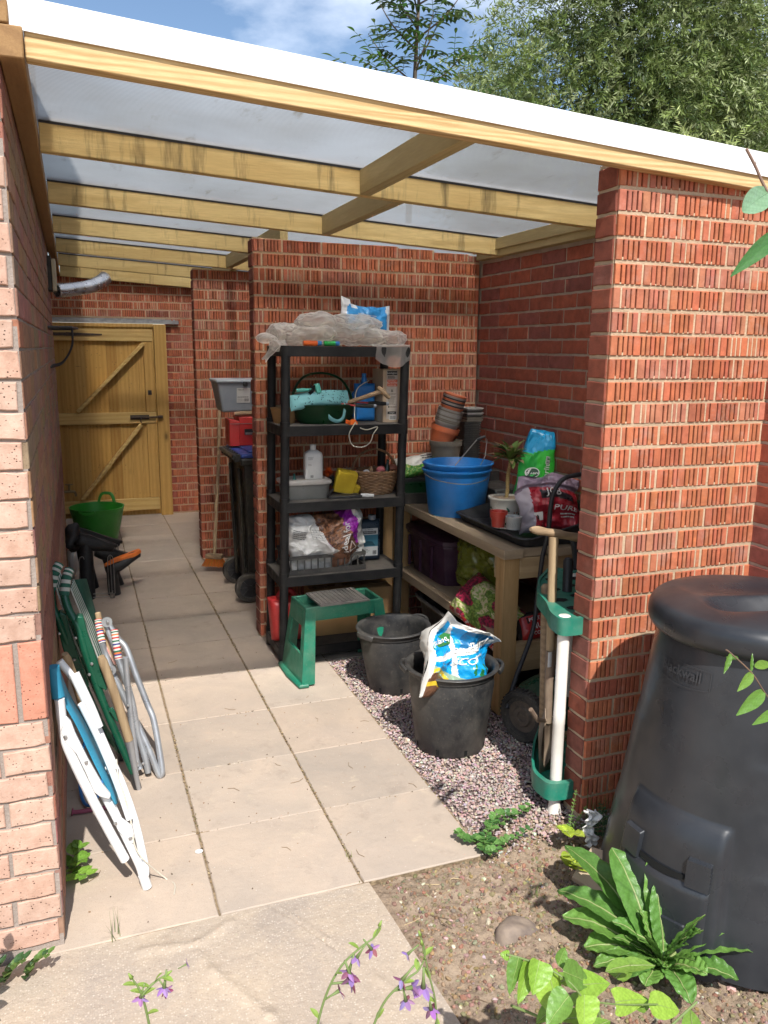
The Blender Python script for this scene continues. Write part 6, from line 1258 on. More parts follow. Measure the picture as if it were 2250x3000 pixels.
# ================= folded garden chairs =================
M_wtube = mat('white_painted_tube', (.80, .80, .79), (.74, .74, .73), rough=.28, bst=0, ns=6, dust=.10); M_gtube = mat('green_painted_tube', (.006, .085, .045), (.005, .065, .035), rough=.28, bst=0); M_stube = mat('grey_aluminium_tube', (.42, .44, .46), (.34, .35, .37), rough=.35, metal=.55, bst=0, dust=.12)
M_bfab = mat('blue_sling_fabric', (.03, .25, .38), (.02, .20, .32), rough=.7, bs=600, bst=.2); M_riv = mat('rivet', (.5, .5, .5), rough=.3, metal=.8, bst=0); M_gfab = mat('dark_green_canvas', (.008, .06, .035), (.006, .045, .028), rough=.7, bs=500)
def tb(mb, pts, r, n=12, flat=None, sm=5): mb.tube(spl(pts, sm) if len(pts) > 2 else pts, r, n, flat=flat)
def rivets(parent, pts, rr=.006):
    for p in pts: mb = MB(); mb.lathe([(rr, 0), (rr*.8, .003), (0, .004)], p, 12, rot=Rot(90, 0, 0)); mb.build('rivet', M_riv, parent)
t = thing('folded_lounger', 'white tubular folding chair with blue sling fabric, folded and leaning on the house wall', 'folding chair', (.24, .17, 0))
mb = MB(); tb(mb, [(0.026,0.2,0.659), (0.029,0.2,0.585), (0.04,0.185,0.509), (0.099,0.18,0.33), (0.163,0.178,0.158), (0.181,0.178,0.111)], .0145)
tb(mb, [(0.111,0.215,0.375), (0.15,0.2,0.282), (0.192,0.19,0.169), (0.222,0.182,0.081), (0.232,0.18,0.04), (0.24,0.185,0.047), (0.236,0.2,0.096), (0.218,0.25,0.199), (0.187,0.31,0.302), (0.161,0.36,0.362), (0.119,0.42,0.471), (0.074,0.46,0.59), (0.023,0.47,0.676)], .0125)
tb(mb, [(0.066,0.44,0.639), (0.108,0.4,0.53), (0.128,0.38,0.468)], .017); tb(mb, [(0.083,0.3,0.593), (0.129,0.3,0.461), (0.172,0.26,0.332), (0.203,0.22,0.22)], .011); tb(mb, [(0.134,0.22,0.345), (0.177,0.21,0.215), (0.21,0.2,0.115), (0.221,0.22,0.103)], .010)
mb.build('frame', M_wtube, t)
mb = MB(); a, b_ = V((0.232,0.18,0.044)), V((0.243,0.174,0.003)); b_.z = .0; a = a+(a-b_)*.1; mb.tube([a, b_], .0155, 14); mb.build('foot_cap', M_wht, t, bevel=.002)
mb = MB(); L0 = [(0.015,0.22,0.742), (0.026,0.22,0.665), (0.067,0.21,0.567), (0.112,0.2,0.436), (0.15,0.195,0.332), (0.164,0.195,0.293)]; L1 = [(0.022,0.42,0.669), (0.048,0.42,0.578), (0.092,0.4,0.481), (0.14,0.37,0.361), (0.165,0.34,0.29), (0.173,0.3,0.242)]
A_, B_ = spl(L0, 5), spl(L1, 5); n = len(A_); mb.add(A_+B_, [(i, i+1, n+i+1, n+i) for i in range(n-1)]); mb.build('fabric', M_bfab, t, solid=.004)
mb = MB(); mb.tube([(0.014,0.215,0.756), (0.016,0.215,0.712), (0.023,0.21,0.662)], .019, 14); mb.build('head_roll', M_bfab, t)
mb = MB(); Pn = [(0.024,0.17,0.568), (0.041,0.17,0.612), (0.053,0.17,0.595), (0.063,0.17,0.557), (0.093,0.17,0.47), (0.128,0.17,0.381), (0.152,0.17,0.338), (0.146,0.17,0.326), (0.119,0.17,0.341), (0.104,0.17,0.359), (0.084,0.17,0.427), (0.062,0.17,0.491), (0.033,0.17,0.533)]; mb.prism(Pn, (.0, .02, 0)); mb.build('arm_rest', M_wtube, t, bevel=.005, seg=3)
mb = MB(); Pn = [(0.157,0.175,0.245), (0.177,0.175,0.255), (0.207,0.175,0.222), (0.213,0.175,0.181), (0.207,0.175,0.16), (0.195,0.175,0.169), (0.166,0.175,0.215)]; mb.prism(Pn, (0, .012, 0)); mb.build('bracket', M_wtube, t, bevel=.003); mb = MB(); Pn = [(0.138,0.3,0.362), (0.16,0.3,0.393), (0.173,0.3,0.377), (0.18,0.3,0.349), (0.171,0.3,0.326), (0.147,0.3,0.344)]; mb.prism(Pn, (0, .012, 0)); mb.build('bracket', M_wtube, t, bevel=.003)
rivets(t, [(0.036,0.166,0.553), (0.088,0.166,0.463), (0.16,0.172,0.243), (0.2,0.172,0.184), (0.113,0.36,0.459), (0.149,0.296,0.36), (0.171,0.296,0.353)])
mb = MB(); mb.tube(spl([(0.176,0.28,0.4), (0.179,0.25,0.351), (0.203,0.2,0.248), (0.219,0.165,0.138), (.30, .20, .004), (.325, .16, .003), (.318, .11, .003)], 8), .0022, 6); mb.build('cord', M_string, t)
def tile(mb, pts, rr, colsets, nseg, n=12):
    P_ = spl(pts, 10); k = len(P_)
    for i in range(nseg):
        a, b_ = P_[int(i*(k-1)/nseg)], P_[int((i+1)*(k-1)/nseg)]
        if (b_-a).length < 1e-4: continue
        mb.tube([a, b_+(b_-a)*.02], rr+(.0003 if i % 2 else 0), n, colsets[i % len(colsets)][0], colsets[i % len(colsets)][1])
M_fab = mat('woven_stripes', (1, 1, 1), (.85, .85, .85), use_col=True, rough=.8, spec=.1, bs=500)
gw = [(0, (.035, .12, .085)), (0, (.50, .52, .47)), (0, (.04, .13, .09)), (0, (.45, .47, .42))]
def green_chair(label, hd_, tubes, arm, foot, panel_, riv, br):
    t = thing('folded_chair', label, 'folding chair', foot[1], 'folded green garden chairs'); mb = MB(); tile(mb, hd_, .0175, gw, 9); mb.build('head_wrap', M_fab, t)
    mb = MB(); [tb(mb, q, rr) for q, rr in tubes]; mb.build('frame', M_gtube, t)
    mb = MB(); mb.tube(foot, .0155, 12); mb.build('foot_cap', M_blk, t)
    mb = MB(); mb.prism(arm, (0, .045, 0)); mb.build('arm_rest', M_gtube, t, bevel=.005, seg=3); rivets(t, riv)
    A_, B_ = spl(panel_[0], 6), spl(panel_[1], 6); n = len(A_); mb = MB(); ns_ = 9
    for s_ in range(ns_):
        f0, f1 = s_/ns_, (s_+1)/ns_; a = [lerp(x, y, f0) for x, y in zip(A_, B_)]; b = [lerp(x, y, f1) for x, y in zip(A_, B_)]; mb.add(a+b, [(i, i+1, n+i+1, n+i) for i in range(n-1)], 0, (.50, .52, .47) if s_ % 2 == 0 else (.04, .13, .09))
    mb.build('fabric', M_fab, t, solid=.003)
    mb = MB(); mb.prism(br, (0, .01, 0)); mb.build('bracket', M_gtube, t, bevel=.003); return t
green_chair('green folding chair with checked fabric, nearest the house wall', [(0.029,1,0.867), (0.009,0.98,0.834), (-0.006,0.97,0.776)],
    [([(-0.006,0.97,0.776), (-0.003,0.96,0.714), (0.018,0.95,0.641), (0.065,0.98,0.457), (0.137,1,0.214), (0.2,1.02,0.067)], .0135), ([(0.05,1.05,0.624), (0.09,1.05,0.446), (0.143,1.05,0.301), (0.168,1.05,0.217)], .012)], [(0.002,0.95,0.671), (0.021,0.95,0.692), (0.042,0.95,0.679), (0.049,0.95,0.619), (0.076,0.95,0.504), (0.107,0.95,0.386), (0.101,0.95,0.374), (0.053,0.95,0.413), (0.02,0.95,0.549)],
    [(0.196,1.02,0.08), (0.215,1.045,0.011)], ([(0.007,1.02,0.783), (0.035,1.02,0.654), (0.083,1.02,0.478)], [(0.024,1.2,0.784), (0.059,1.2,0.634), (0.11,1.2,0.448)]), [(0.013,0.945,0.609), (0.059,0.945,0.499)], [(0.102,0.93,0.3), (0.119,0.93,0.307), (0.142,0.93,0.264), (0.136,0.93,0.236), (0.122,0.93,0.242)])
green_chair('green folding chair with checked fabric, in front of its twin', [(0.066,0.86,0.878), (0.053,0.84,0.85), (0.043,0.82,0.794)],
    [([(0.043,0.82,0.794), (0.053,0.8,0.748), (0.082,0.78,0.681), (0.109,0.78,0.554), (0.165,0.79,0.332), (0.248,0.795,0.065)], .0145), ([(0.127,0.9,0.404), (0.178,0.9,0.243), (0.208,0.88,0.121)], .013)], [(0.068,0.77,0.709), (0.084,0.77,0.726), (0.103,0.77,0.721), (0.115,0.77,0.655), (0.143,0.77,0.544), (0.17,0.77,0.441), (0.166,0.77,0.426), (0.135,0.77,0.45), (0.117,0.77,0.53), (0.094,0.77,0.622)],
    [(0.245,0.795,0.074), (.258, .80, .0)], ([(0.064,0.9,0.793), (0.101,0.9,0.667), (0.149,0.9,0.495)], [(0.073,1.1,0.777), (0.127,1.1,0.609), (0.179,1.1,0.436)]), [(0.072,0.765,0.647), (0.121,0.765,0.542), (0.11,0.765,0.502), (0.176,0.765,0.351)], [(0.168,0.76,0.358), (0.183,0.76,0.365), (0.205,0.76,0.317), (0.204,0.76,0.301), (0.192,0.76,0.308)])
mb = MB(); A_ = [V(p) for p in ((0.08,1.15,0.759), (0.111,1.12,0.614), (0.157,1.1,0.438))]; B_ = [V(p) for p in ((0.113,1.3,0.719), (0.144,1.25,0.569), (0.179,1.2,0.44))]; mb.add(A_+B_, [(0, 1, 4, 3), (1, 2, 5, 4)]); tag(mb.build('folded_canvas', M_gfab, root=(.2, 1.1, .4), solid=.02, bevel=.004), 'dark green canvas seat panel leaning behind the green folding chairs', 'canvas panel')
st = [(0, (.62, .60, .56)), (0, (.50, .06, .05)), (0, (.62, .60, .56)), (0, (.04, .13, .08)), (0, (.62, .60, .56)), (0, (.62, .17, .06)), (0, (.06, .05, .2))]
t = thing('folded_chair', 'grey aluminium folding chair with red, green and white striped wrapping', 'folding chair', (.34, .86, 0))
mb = MB(); tile(mb, [(0.155,1.05,0.616), (0.158,1.03,0.58), (0.165,1,0.534)], .014, st, 22); mb.build('striped_wrap', M_fab, t); mb = MB(); tile(mb, [(0.212,0.98,0.591), (0.215,0.96,0.54), (0.22,0.94,0.482)], .014, st, 24); mb.build('striped_wrap', M_fab, t)
mb = MB(); tb(mb, [(0.163,1,0.536), (0.174,1,0.489), (0.2,0.97,0.404), (0.258,0.93,0.256), (0.313,0.88,0.112), (0.34,0.857,0.024), (0.35,0.852,0.01), (0.356,0.86,0.045), (0.34,0.92,0.208), (0.319,0.95,0.277), (0.285,0.98,0.388), (0.253,1.02,0.495), (0.225,1.04,0.53), (0.189,1.06,0.596)], .0125)
tb(mb, [(0.218,0.94,0.486), (0.242,0.92,0.399), (0.261,0.91,0.303), (0.274,0.9,0.188), (0.297,0.875,0.078), (0.304,0.87,0.023)], .0125); tb(mb, [(0.181,1,0.607), (0.21,0.98,0.514), (0.248,0.95,0.386)], .010); tb(mb, [(0.244,0.9,0.501), (0.246,0.9,0.406), (0.253,0.89,0.236), (0.265,0.868,0.058)], .011); tb(mb, [(0.19,1,0.393), (0.22,0.96,0.268), (0.253,0.9,0.113), (0.275,0.87,0.041)], .011)
mb.build('frame', M_stube, t)
for q in ((0.186,0.98,0.626), (0.189,0.95,0.438)): mb = MB(); mb.lathe([(.020, 0), (.020, .008), (0, .008)], q, 18, rot=Rot(90, 0, 0), cap0=True); mb.build('joint_plate', M_stube, t, ang=30)
mb = MB(); rivets(t, [(0.188,0.965,0.63), (0.19,0.935,0.444), (0.242,0.88,0.311), (0.264,0.86,0.076), (0.286,0.86,0.068)])
mb = MB(); mb.add([(0.176,1,0.521), (0.203,0.98,0.448), (0.237,1.2,0.35), (0.19,1.25,0.472)], [(0, 1, 2, 3)]); mb.build('fabric', mat('red_stripe_fabric', (.42, .10, .08), (.5, .4, .35), rough=.8, ns=80), t, solid=.003)
for lb, pts, rr, cap in (('long pale wooden tool shaft leaning among the folded chairs', [(0.154,0.74,0.576), (0.194,0.75,0.419), (0.235,0.76,0.226)], .0165, True), ('second wooden shaft half hidden behind the white folding chair', [(0.039,0.55,0.67), (0.071,0.6,0.517), (0.107,0.68,0.283)], .0145, False), ('wooden pole tip standing up behind the striped grey chair', [(0.155,1.07,0.64), (0.162,1.06,0.599), (0.194,1.02,0.444)], .012, False)):
    t = thing('garden_tool', lb, 'garden tool', pts[-1], None); mb = MB(); q = spl(pts, 5); mb.tube(q, [rr*.7]+[rr]*(len(q)-1), 14); mb.build('shaft', M_tool, t)
    d = (q[-1]-q[-2]).normalized(); e = q[-1]+d*.10; 
    if cap:
        e = V(q[-1]); g_ = V((.262, .79, .0)); mb = MB(); mb.tube([e, lerp(e, g_, .5), g_], [rr*.95, rr*.7, rr*.5], 12); mb.build('tine', M_stube, t)
# small floor things by the wall
mb = MB(); mb.tube(spl([(.02, .69, .012), (.05, .686, .010), (.13, .68, .012), (.17, .67, .016)], 6), [.012, .016]+[.008]*15+[.012, .014], 10, flat=(1, 1)); tag(mb.build('pink_toy', mat('faded_pink_plastic', (.28, .06, .11), (.22, .05, .09), rough=.5, bst=0), root=(.09, .69, 0)), 'faded pink plastic rod lying on the slabs behind the white chair', 'plastic rod')
mb = MB(); mb.tube([(.10+.05*math.cos(a), .86+.17*math.sin(a), .10+.09*math.sin(a+.8)) for a in [i*math.pi/16 for i in range(32)]], .006, 8, closed=True); tag(mb.build('blue_hoop', M_blue, root=(.1, .86, .1)), 'thin blue plastic hoop leaning behind the white folding chair', 'hoop')
mb = MB(); mb.lathe([(0, 0), (.012, 0), (.012, .0015), (.004, .0025), (0, .0025)], (.423, .31, .001), 16, sx=1.1); tag(mb.build('white_disc', M_wht, root=(.423, .31, 0)), 'tiny white disc lying alone on the paving slab', 'disc')

# ================= near plants =================
M_veg = mat('puckered_leaf', (1, 1, 1), (.86, .9, .8), use_col=True, rough=.38, spec=.45, trans=.28, ns=30, bst=.35, bs=110, bd=.004)
M_st = mat('green_stem', (.16, .22, .07), (.12, .17, .05), rough=.6, bst=0); M_twig = mat('brown_twig', (.18, .11, .07), (.11, .07, .05), rough=.8)
def bleaf(mb, base, d, L, w, droop, col, rib=(.34, .40, .16), nu=8, nv=22, fold=.30, puck=.004, seed=0, prof=None, up=(0, 0, 1), edge=.0, twist=0, ribw=.07):
    d = V(d).normalized(); sd = d.cross(V(up)); sd = sd.normalized() if sd.length > .02 else V((1, 0, 0)); P = V(base); dd = d.copy(); rows_ = []
    for j in range(nv+1):
        t_ = j/nv; ww = w*(prof(t_) if prof else max(.03, math.sin(math.pi*min(1, t_**.85))**.85)); s2 = Matrix.Rotation(twist*t_, 3, dd) @ sd; nr = s2.cross(dd).normalized(); row = []
        for i in range(nu+1):
            u = (i/nu*2-1); u = math.copysign(abs(u)**.8, u) if abs(u) > .01 else 0; q = P+s2*(ww*u)+nr*(fold*ww*abs(u)**1.3)
            q += nr*(puck*(math.sin(t_*nv*1.6+abs(u)*3)*abs(u)*(1 if abs(u) < .9 else .5)+1.2*nz((u*3, t_*9, 0), 1, seed)))+s2*(edge*ww*math.sin(t_*37+seed)*abs(u)**4); row.append(q)
        rows_.append(row); P = P+dd*(L/nv); dd = (dd+V((0, 0, -droop/nv))).normalized()
    b = len(mb.v); [mb.v.append(tuple(q)) for row in rows_ for q in row]; k = nu+1
    for j in range(nv):
        for i in range(nu):
            mb.f.append([b+j*k+i, b+j*k+i+1, b+(j+1)*k+i+1, b+(j+1)*k+i]); mb.m.append(0); v_ = .88+.24*(((j*7+i*3) % 5)/5); mb.c.append(tuple(x*v_ for x in col))
    # midrib
    mid = [row[nu//2]+V((0, 0, .0012)) for row in rows_]; mb.tube(mid, [w*ribw*(1-.75*i/len(mid)) for i in range(len(mid))], 5, 0, rib)
wc = V((1.555, -.655, -.01)); t = thing('rosette_weed', 'big bright green leafy rosette weed growing in front of the compost bin', 'weed', wc)
tips = [(1450, 1805, .30, .052), (1340, 1850, .20, .048), (1235, 1830, .14, .036), (1215, 1925, .10, .040), (1225, 1975, .07, .044), (1275, 2045, .04, .05), (1560, 1860, .20, .036), (1625, 1965, .13, .040), (1560, 1935, .16, .036), (1640, 2045, .08, .042), (1490, 2160, .03, .030), (1395, 2130, .03, .030), (1520, 2100, .06, .034), (1290, 2085, .04, .026), (1580, 2110, .05, .032), (1465, 1880, .22, .034), (1390, 1990, .12, .022), (1500, 2010, .13, .022), (1440, 2080, .06, .028), (1340, 1990, .10, .030), (1345, 2110, .03, .030), (1420, 1930, .17, .028)]
TP = [(1.664,-0.529,0.3), (1.542,-0.453,0.22), (1.492,-0.292,0.15), (1.402,-0.393,0.09), (1.376,-0.461,0.06), (1.384,-0.554,0.03), (1.831,-0.562,0.2), (1.82,-0.693,0.13), (1.756,-0.647,0.17), (1.786,-0.765,0.08), (1.518,-0.807,0.03), (1.447,-0.722,0.03), (1.594,-0.769,0.06), (1.364,-0.622,0.03), (1.666,-0.801,0.05), (1.657,-0.576,0.22), (1.525,-0.601,0.13), (1.605,-0.712,0.14), (1.517,-0.715,0.06), (1.458,-0.579,0.11), (1.404,-0.681,0.03), (1.579,-0.587,0.18)]
r = random.Random(6)
for k, (tp, q) in enumerate(zip(TP, tips)):
    tp = V(tp); base = wc+V((r.uniform(-.015, .015), r.uniform(-.015, .015), .012)); ch = tp-base; L = ch.length*1.10; d = ch.normalized()+V((0, 0, .50 if k not in (0, 15) else .06)); g_ = r.uniform(.85, 1.15); col = (.15*g_, .29*g_, .06*g_) if r.random() < .6 else (.11*g_, .24*g_, .05*g_)
    mb = MB(); bleaf(mb, base, d, L, q[3]*1.62, 1.0 if k not in (0, 15) else .12, col, seed=k, nu=12, nv=34, puck=.0045, edge=.02, prof=lambda t_: max(.02, (t_**.95)*(1-t_)**.70*2.35) if t_ > .14 else .14+t_*.9)
    mb.build('leaf', M_veg, t, ang=180)
for k in range(16):
    a = rad(k*137.5); tp = wc+V((math.cos(a)*r.uniform(.05, .12), math.sin(a)*r.uniform(.05, .12), r.uniform(.08, .17))); base = wc+V((0, 0, .015)); ch = tp-base; mb = MB(); g_ = r.uniform(.9, 1.2)
    bleaf(mb, base, ch.normalized()+V((0, 0, .3)), ch.length*1.2, r.uniform(.018, .030), .6, (.125*g_, .25*g_, .05*g_), seed=k+40, nu=8, nv=22, puck=.003, edge=.03, prof=lambda t_: max(.02, (t_**.95)*(1-t_)**.70*2.3)); mb.build('leaf', M_veg, t, ang=180)
# generic sprig plants
def sprig(name, label, cat, pts, mk_leaf, nleaf, stem_r=.0018, stemm=None, group=None, seed=0):
    t = thing(name, label, cat, pts[0][0], group); r = random.Random(seed); mbS = MB(); mbL = MB()
    for path in pts:
        P_ = spl(path, 8); mbS.tube(P_, [stem_r*(1.1-.7*i/len(P_)) for i in range(len(P_))], 6)
        for k in range(nleaf):
            f = (k+.6)/nleaf; i = int(f*(len(P_)-2)); p = lerp(P_[i], P_[i+1], .5); d = (P_[i+1]-P_[i]).normalized(); mk_leaf(mbL, p, d, f, r, k)
    mbS.build('stem', stemm or M_st, t); mbL.build('leaves', M_veg, t, ang=180); return t
def small_leaf(L, w, cols, spread=1.0, droop=.4, up_=.4, pairs=True, puck=.0012, prof=None, fold=.25, nv=8, rib=None):
    def f(mb, p, d, f_, r, k):
        for s_ in ((1, -1) if pairs else ((1 if k % 2 else -1),)):
            sd = d.cross(V((0, 0, 1))); sd = sd.normalized() if sd.length > .1 else V((1, 0, 0)); dd = d*.35+sd*s_*spread+V((0, 0, up_*r.uniform(.5, 1.3)))+V((r.gauss(0, .15), r.gauss(0, .15), 0)); c = r.choice(cols); g_ = r.uniform(.85, 1.15); sc_ = r.uniform(.75, 1.15)*(1-.35*f_)
            bleaf(mb, p, dd, L*sc_, w*sc_, droop, tuple(x*g_ for x in c), rib=rib or tuple(x*1.3 for x in c), nu=4, nv=nv, puck=puck, seed=k+s_, prof=prof, fold=fold)
    return f
vin = [(.11, .24, .06), (.15, .29, .08), (.07, .17, .05)]; bright = [(.40, .52, .05), (.46, .55, .07), (.34, .46, .05)]; mid_ = [(.16, .32, .06), (.20, .36, .08)]
gz = lambda p, z=.012: V((p[0], p[1], z+p[2]))
a = (1.614,0.14,0.03); b_ = (1.513,0.098,0.03); c_ = (1.396,0.054,0.03); d_ = (1.352,0.022,0.02)
sprig('creeping_plant', 'dark green creeping plant trailing over the gravel edge next to the paving', 'creeping plant', [[a, b_, c_, d_], [d_, (1.373,-0.023,0.02), (1.435,-0.024,0.03), (1.531,0.006,0.03)], [d_, (1.296,0.034,0.02), (1.272,0.076,0.035)], [c_, (1.444,0.095,0.05), (1.515,0.07,0.05)], [d_, (1.325,-0.047,0.02), (1.379,-0.06,0.03)]], small_leaf(.031, .0135, vin, spread=1.1, up_=.6), 12, seed=4)
leaf3 = small_leaf(.066, .027, bright, spread=1.0, up_=.25, droop=.5, prof=lambda t_: math.sin(math.pi*min(1, t_**.8))**.8+.06*math.sin(t_*30), nv=12, rib=(.5, .58, .2))
sprig('bramble_seedling', 'bright yellow green seedling standing nearest the brick wall foot', 'seedling', [[(1.697,-0.034,0), (1.639,-0.079,0.04), (1.603,-0.085,0.06)]], leaf3, 3, .002, seed=5)
sprig('bramble_seedling', 'second yellow green seedling just beside the pale stone slab', 'seedling', [[(1.577,-0.213,0), (1.551,-0.226,0.04), (1.543,-0.205,0.07)]], leaf3, 5, .002, seed=8)
sprig('weed_stalk', 'thin pale weed stalk between the brick wall end and the compost bin', 'weed', [[(1.66, -.03, 0), (1.685, -.01, .07), (1.705, 0, .15)], [(1.66, -.03, 0), (1.70, -.02, .04), (1.74, -.02, .09)]], small_leaf(.014, .004, mid_, up_=.6), 12, .0016, seed=9)
sprig('wall_weed', 'light green weed growing from the foot of the shaded house wall', 'weed', [[(.012, .345, 0), (.03, .34, .03), (.06, .33, .045)], [(.012, .36, 0), (.03, .38, .03), (.05, .40, .05)], [(.012, .33, 0), (.04, .29, .02), (.07, .26, .03)]], small_leaf(.062, .024, [(.22, .38, .06), (.17, .33, .05)], spread=.8, up_=.15, droop=.3, fold=.1), 3, .002, seed=10)
def grass(name, label, c, n, L, seed, cols, group=None, spread=.02):
    r = random.Random(seed); mb = MB()
    for k in range(n):
        a = r.uniform(0, 6.28); b = V(c)+V((r.gauss(0, spread*.4), r.gauss(0, spread*.4), 0)); d = V((math.cos(a)*r.uniform(.1, .6), math.sin(a)*r.uniform(.1, .6), 1)); leaf(mb, b, d, L*r.uniform(.6, 1.1), .0013, r.uniform(.3, 1.2), r.choice(cols), None, 7, fold=.1, prof=lambda t_: 1-t_*.9)
    return tag(mb.build(name, M_veg, root=c, ang=180), label, 'grass tuft', group)
grass('grass_tuft', 'thin dark grass tuft at the crack between paving and concrete path', (.135, -.025, -.003), 7, .085, 3, [(.12, .16, .06), (.2, .2, .1)])
grass('grass_tuft', 'tiny grass tuft in the paving joint near the soil corner', (.893, .10, 0), 9, .03, 4, [(.25, .27, .1), (.3, .26, .12)])
grass('grass_tuft', 'tall green grass tuft in the shade behind the compost bin hatch', (1.80, -.015, 0), 26, .17, 5, [(.06, .13, .03), (.09, .18, .04)], spread=.06)
for k, (x, y) in enumerate(((1.30, -.48), (1.40, -.25), (1.22, -.62), (1.48, -.86))): grass('grass_tuft', ['small grass tuft beside the half buried rock', 'small grass tuft in the soil near the yellow seedlings', 'small grass tuft on the bare soil below the rock', 'small grass tuft under the leaves of the rosette weed'][k], (x, y, soil_h(x, y)), 10, .03, 20+k, [(.14, .22, .05), (.2, .26, .08)])
# shady greenery at foot of P wall
sprig('ground_weed', 'dark blue green weeds in the shade between the brick wall and the compost bin', 'weed', [[(1.70+k*.015, -.05-.01*k, 0), (1.70+k*.02, -.06, .04), (1.69+k*.025, -.09+.02*k, .07)] for k in range(6)], small_leaf(.018, .006, [(.03, .09, .05), (.05, .12, .05)], up_=.5), 9, .0014, seed=12)
sprig('corner_weed', 'dark leafy weed at the foot of the house corner, cut by the left edge', 'weed', [[(-.30+k*.05, -.10, 0), (-.29+k*.055, -.11, .05), (-.27+k*.06, -.13, .08)] for k in range(5)], small_leaf(.04, .013, [(.04, .10, .03), (.10, .18, .04)], up_=.4), 7, .002, seed=13)
sprig('climber_shoot', 'yellow green leaves poking in from the left beside the pale brick corner', 'leafy shoot', [[(-.20, -.30, .05), (-.19, -.30, .28), (-.175, -.31, .42)]], small_leaf(.055, .022, [(.46, .58, .05), (.38, .52, .05)], up_=.3, droop=.5, spread=1.0), 7, .0025, seed=14)
# stone slab, rock, torn plastic
M_slate = mat('buff_stone', (.48, .37, .26), (.38, .29, .2), rough=.9, ns=8, bs=60, bst=.5, bd=.006)
mb = MB(); A_ = [V(p) for p in ((1.618,-0.223,0.085), (1.664,-0.269,0.08), (1.682,-0.398,0.045), (1.637,-0.483,0), (1.575,-0.348,-0), (1.53,-0.248,0.012))]; mb.prism(A_, (.012, .018, -.03)); tag(mb.build('stone_slab', M_slate, root=A_[0], bevel=.004), 'broken buff stone slab leaning beside the compost bin', 'stone slab')
blob('half_buried_rock', 'grey brown smooth rock half buried in the dry soil', 'rock', (1.255, -.375, -.024), .085, .062, .046, mat('grey_brown_rock', (.26, .20, .15), (.13, .10, .085), rough=.85, ns=14, bs=60, bst=.4, bd=.005), 3, .9, fr=9)
def tpf(u, w):
    x = 1.690+.020*(u-.5)*2; z = .0+w*.135; return V((x+.008*math.sin(w*9)+.006*math.sin(w*31), -.115-.014*(u-.5)+.006*math.cos(w*12)+.02*nz((u, w, 0), 4, 3), z))+V((.007*nz((u*5, w*8, 0), 1, 2), .01*nz((u*5, w*8, 0), 1, 5), 0))
mb = MB(); mb.grid(tpf, 12, 40); tag(mb.build('torn_plastic', mat('torn_white_plastic', (.80, .78, .74), (.5, .48, .44), rough=.5, bs=50, bst=.5, bd=.006), root=(1.67, -.1, 0), solid=.002, ang=30), 'crumpled strip of torn white plastic against the compost bin', 'plastic strip')
# heart leaved shrub at bottom right
HP = lambda t_: (math.sin(math.pi*min(1, (t_*.93+.07)**.55))**.75)
t = thing('heart_leaf_shrub', 'pale green heart leaved shrub shoot at the bottom edge of the picture', 'shrub', (.95, -1.05, 0))
mb = MB(); mb.tube(spl([(1.088,-1.05,0.179), (1.02,-1.03,0.375), (0.959,-1,0.439), (0.905,-0.98,0.464), (0.872,-0.97,0.476)], 8), .0022, 8); mb.tube(spl([(1.02,-1.03,0.375), (1.127,-1,0.305), (1.257,-0.98,0.247)], 8), .002, 8); mb.build('stem', M_st, t)
hl = [((0.937,-0.99,0.459), (0.905,-1.02,0.413), .048, 0), ((0.954,-1,0.43), (0.966,-1.04,0.344), .058, 1), ((0.98,-1.01,0.436), (1.072,-0.98,0.361), .045, 2), ((1.029,-1,0.38), (1.134,-0.97,0.335), .05, 3), ((1.014,-1.04,0.396), (0.998,-1.07,0.335), .05, 4), ((0.894,-0.98,0.469), (0.864,-1,0.408), .030, 5), ((0.921,-0.98,0.452), (0.878,-1.01,0.391), .034, 6), ((1.126,-1,0.31), (1.238,-0.97,0.262), .045, 7), ((0.989,-0.98,0.425), (1.026,-0.95,0.435), .028, 8), ((0.878,-0.97,0.472), (0.862,-0.96,0.473), .016, 9), ((1.231,-0.98,0.257), (1.343,-0.96,0.19), .045, 10), ((0.964,-1.06,0.428), (0.894,-1.09,0.408), .045, 11)]
r = random.Random(3)
for a, b_, w, k in hl:
    a, b_ = V(a), V(b_); mb = MB(); g_ = r.uniform(.85, 1.12); c = [(.26, .44, .06), (.30, .47, .07), (.16, .30, .06)][k % 3]; bleaf(mb, a, (b_-a), (b_-a).length, w*.62, .1, tuple(x*g_ for x in c), rib=(.36, .46, .16), nu=10, nv=18, fold=-.35 if k % 2 else .35, puck=.0015, seed=k, prof=HP, up=(.2, -.75, .6), ribw=.035); mb.build('leaf', M_veg, t, ang=180)
for k in range(22):  # lower leaves and branches out of view, added to cast dappled shade
    x = r.uniform(.85, 1.5); y = r.uniform(-1.02, -.88); a = V((x, y, r.uniform(.18, .33) if x < 1.25 else r.uniform(.04, .13))); mb = MB(); d_ = V((r.gauss(0, 1), r.gauss(0, 1), r.uniform(-.3, .4))); bleaf(mb, a, d_, .07, .024, .2, (.2, .34, .06), nu=6, nv=10, fold=.2, puck=.001, seed=k, prof=HP); mb.build('leaf', M_veg, t, ang=180)
mb = MB(); mb.tube(spl([(1.15, -.98, -.02), (1.13, -.97, .15), (1.10, -.97, .30)], 5), .004, 8); mb.tube(spl([(1.15, -.98, .05), (1.3, -.95, .12), (1.42, -.93, .16)], 5), .003, 8); mb.tube(spl([(1.14, -.97, .12), (1.0, -.96, .26), (.9, -.95, .33)], 5), .003, 8); mb.build('branch', M_st, t)
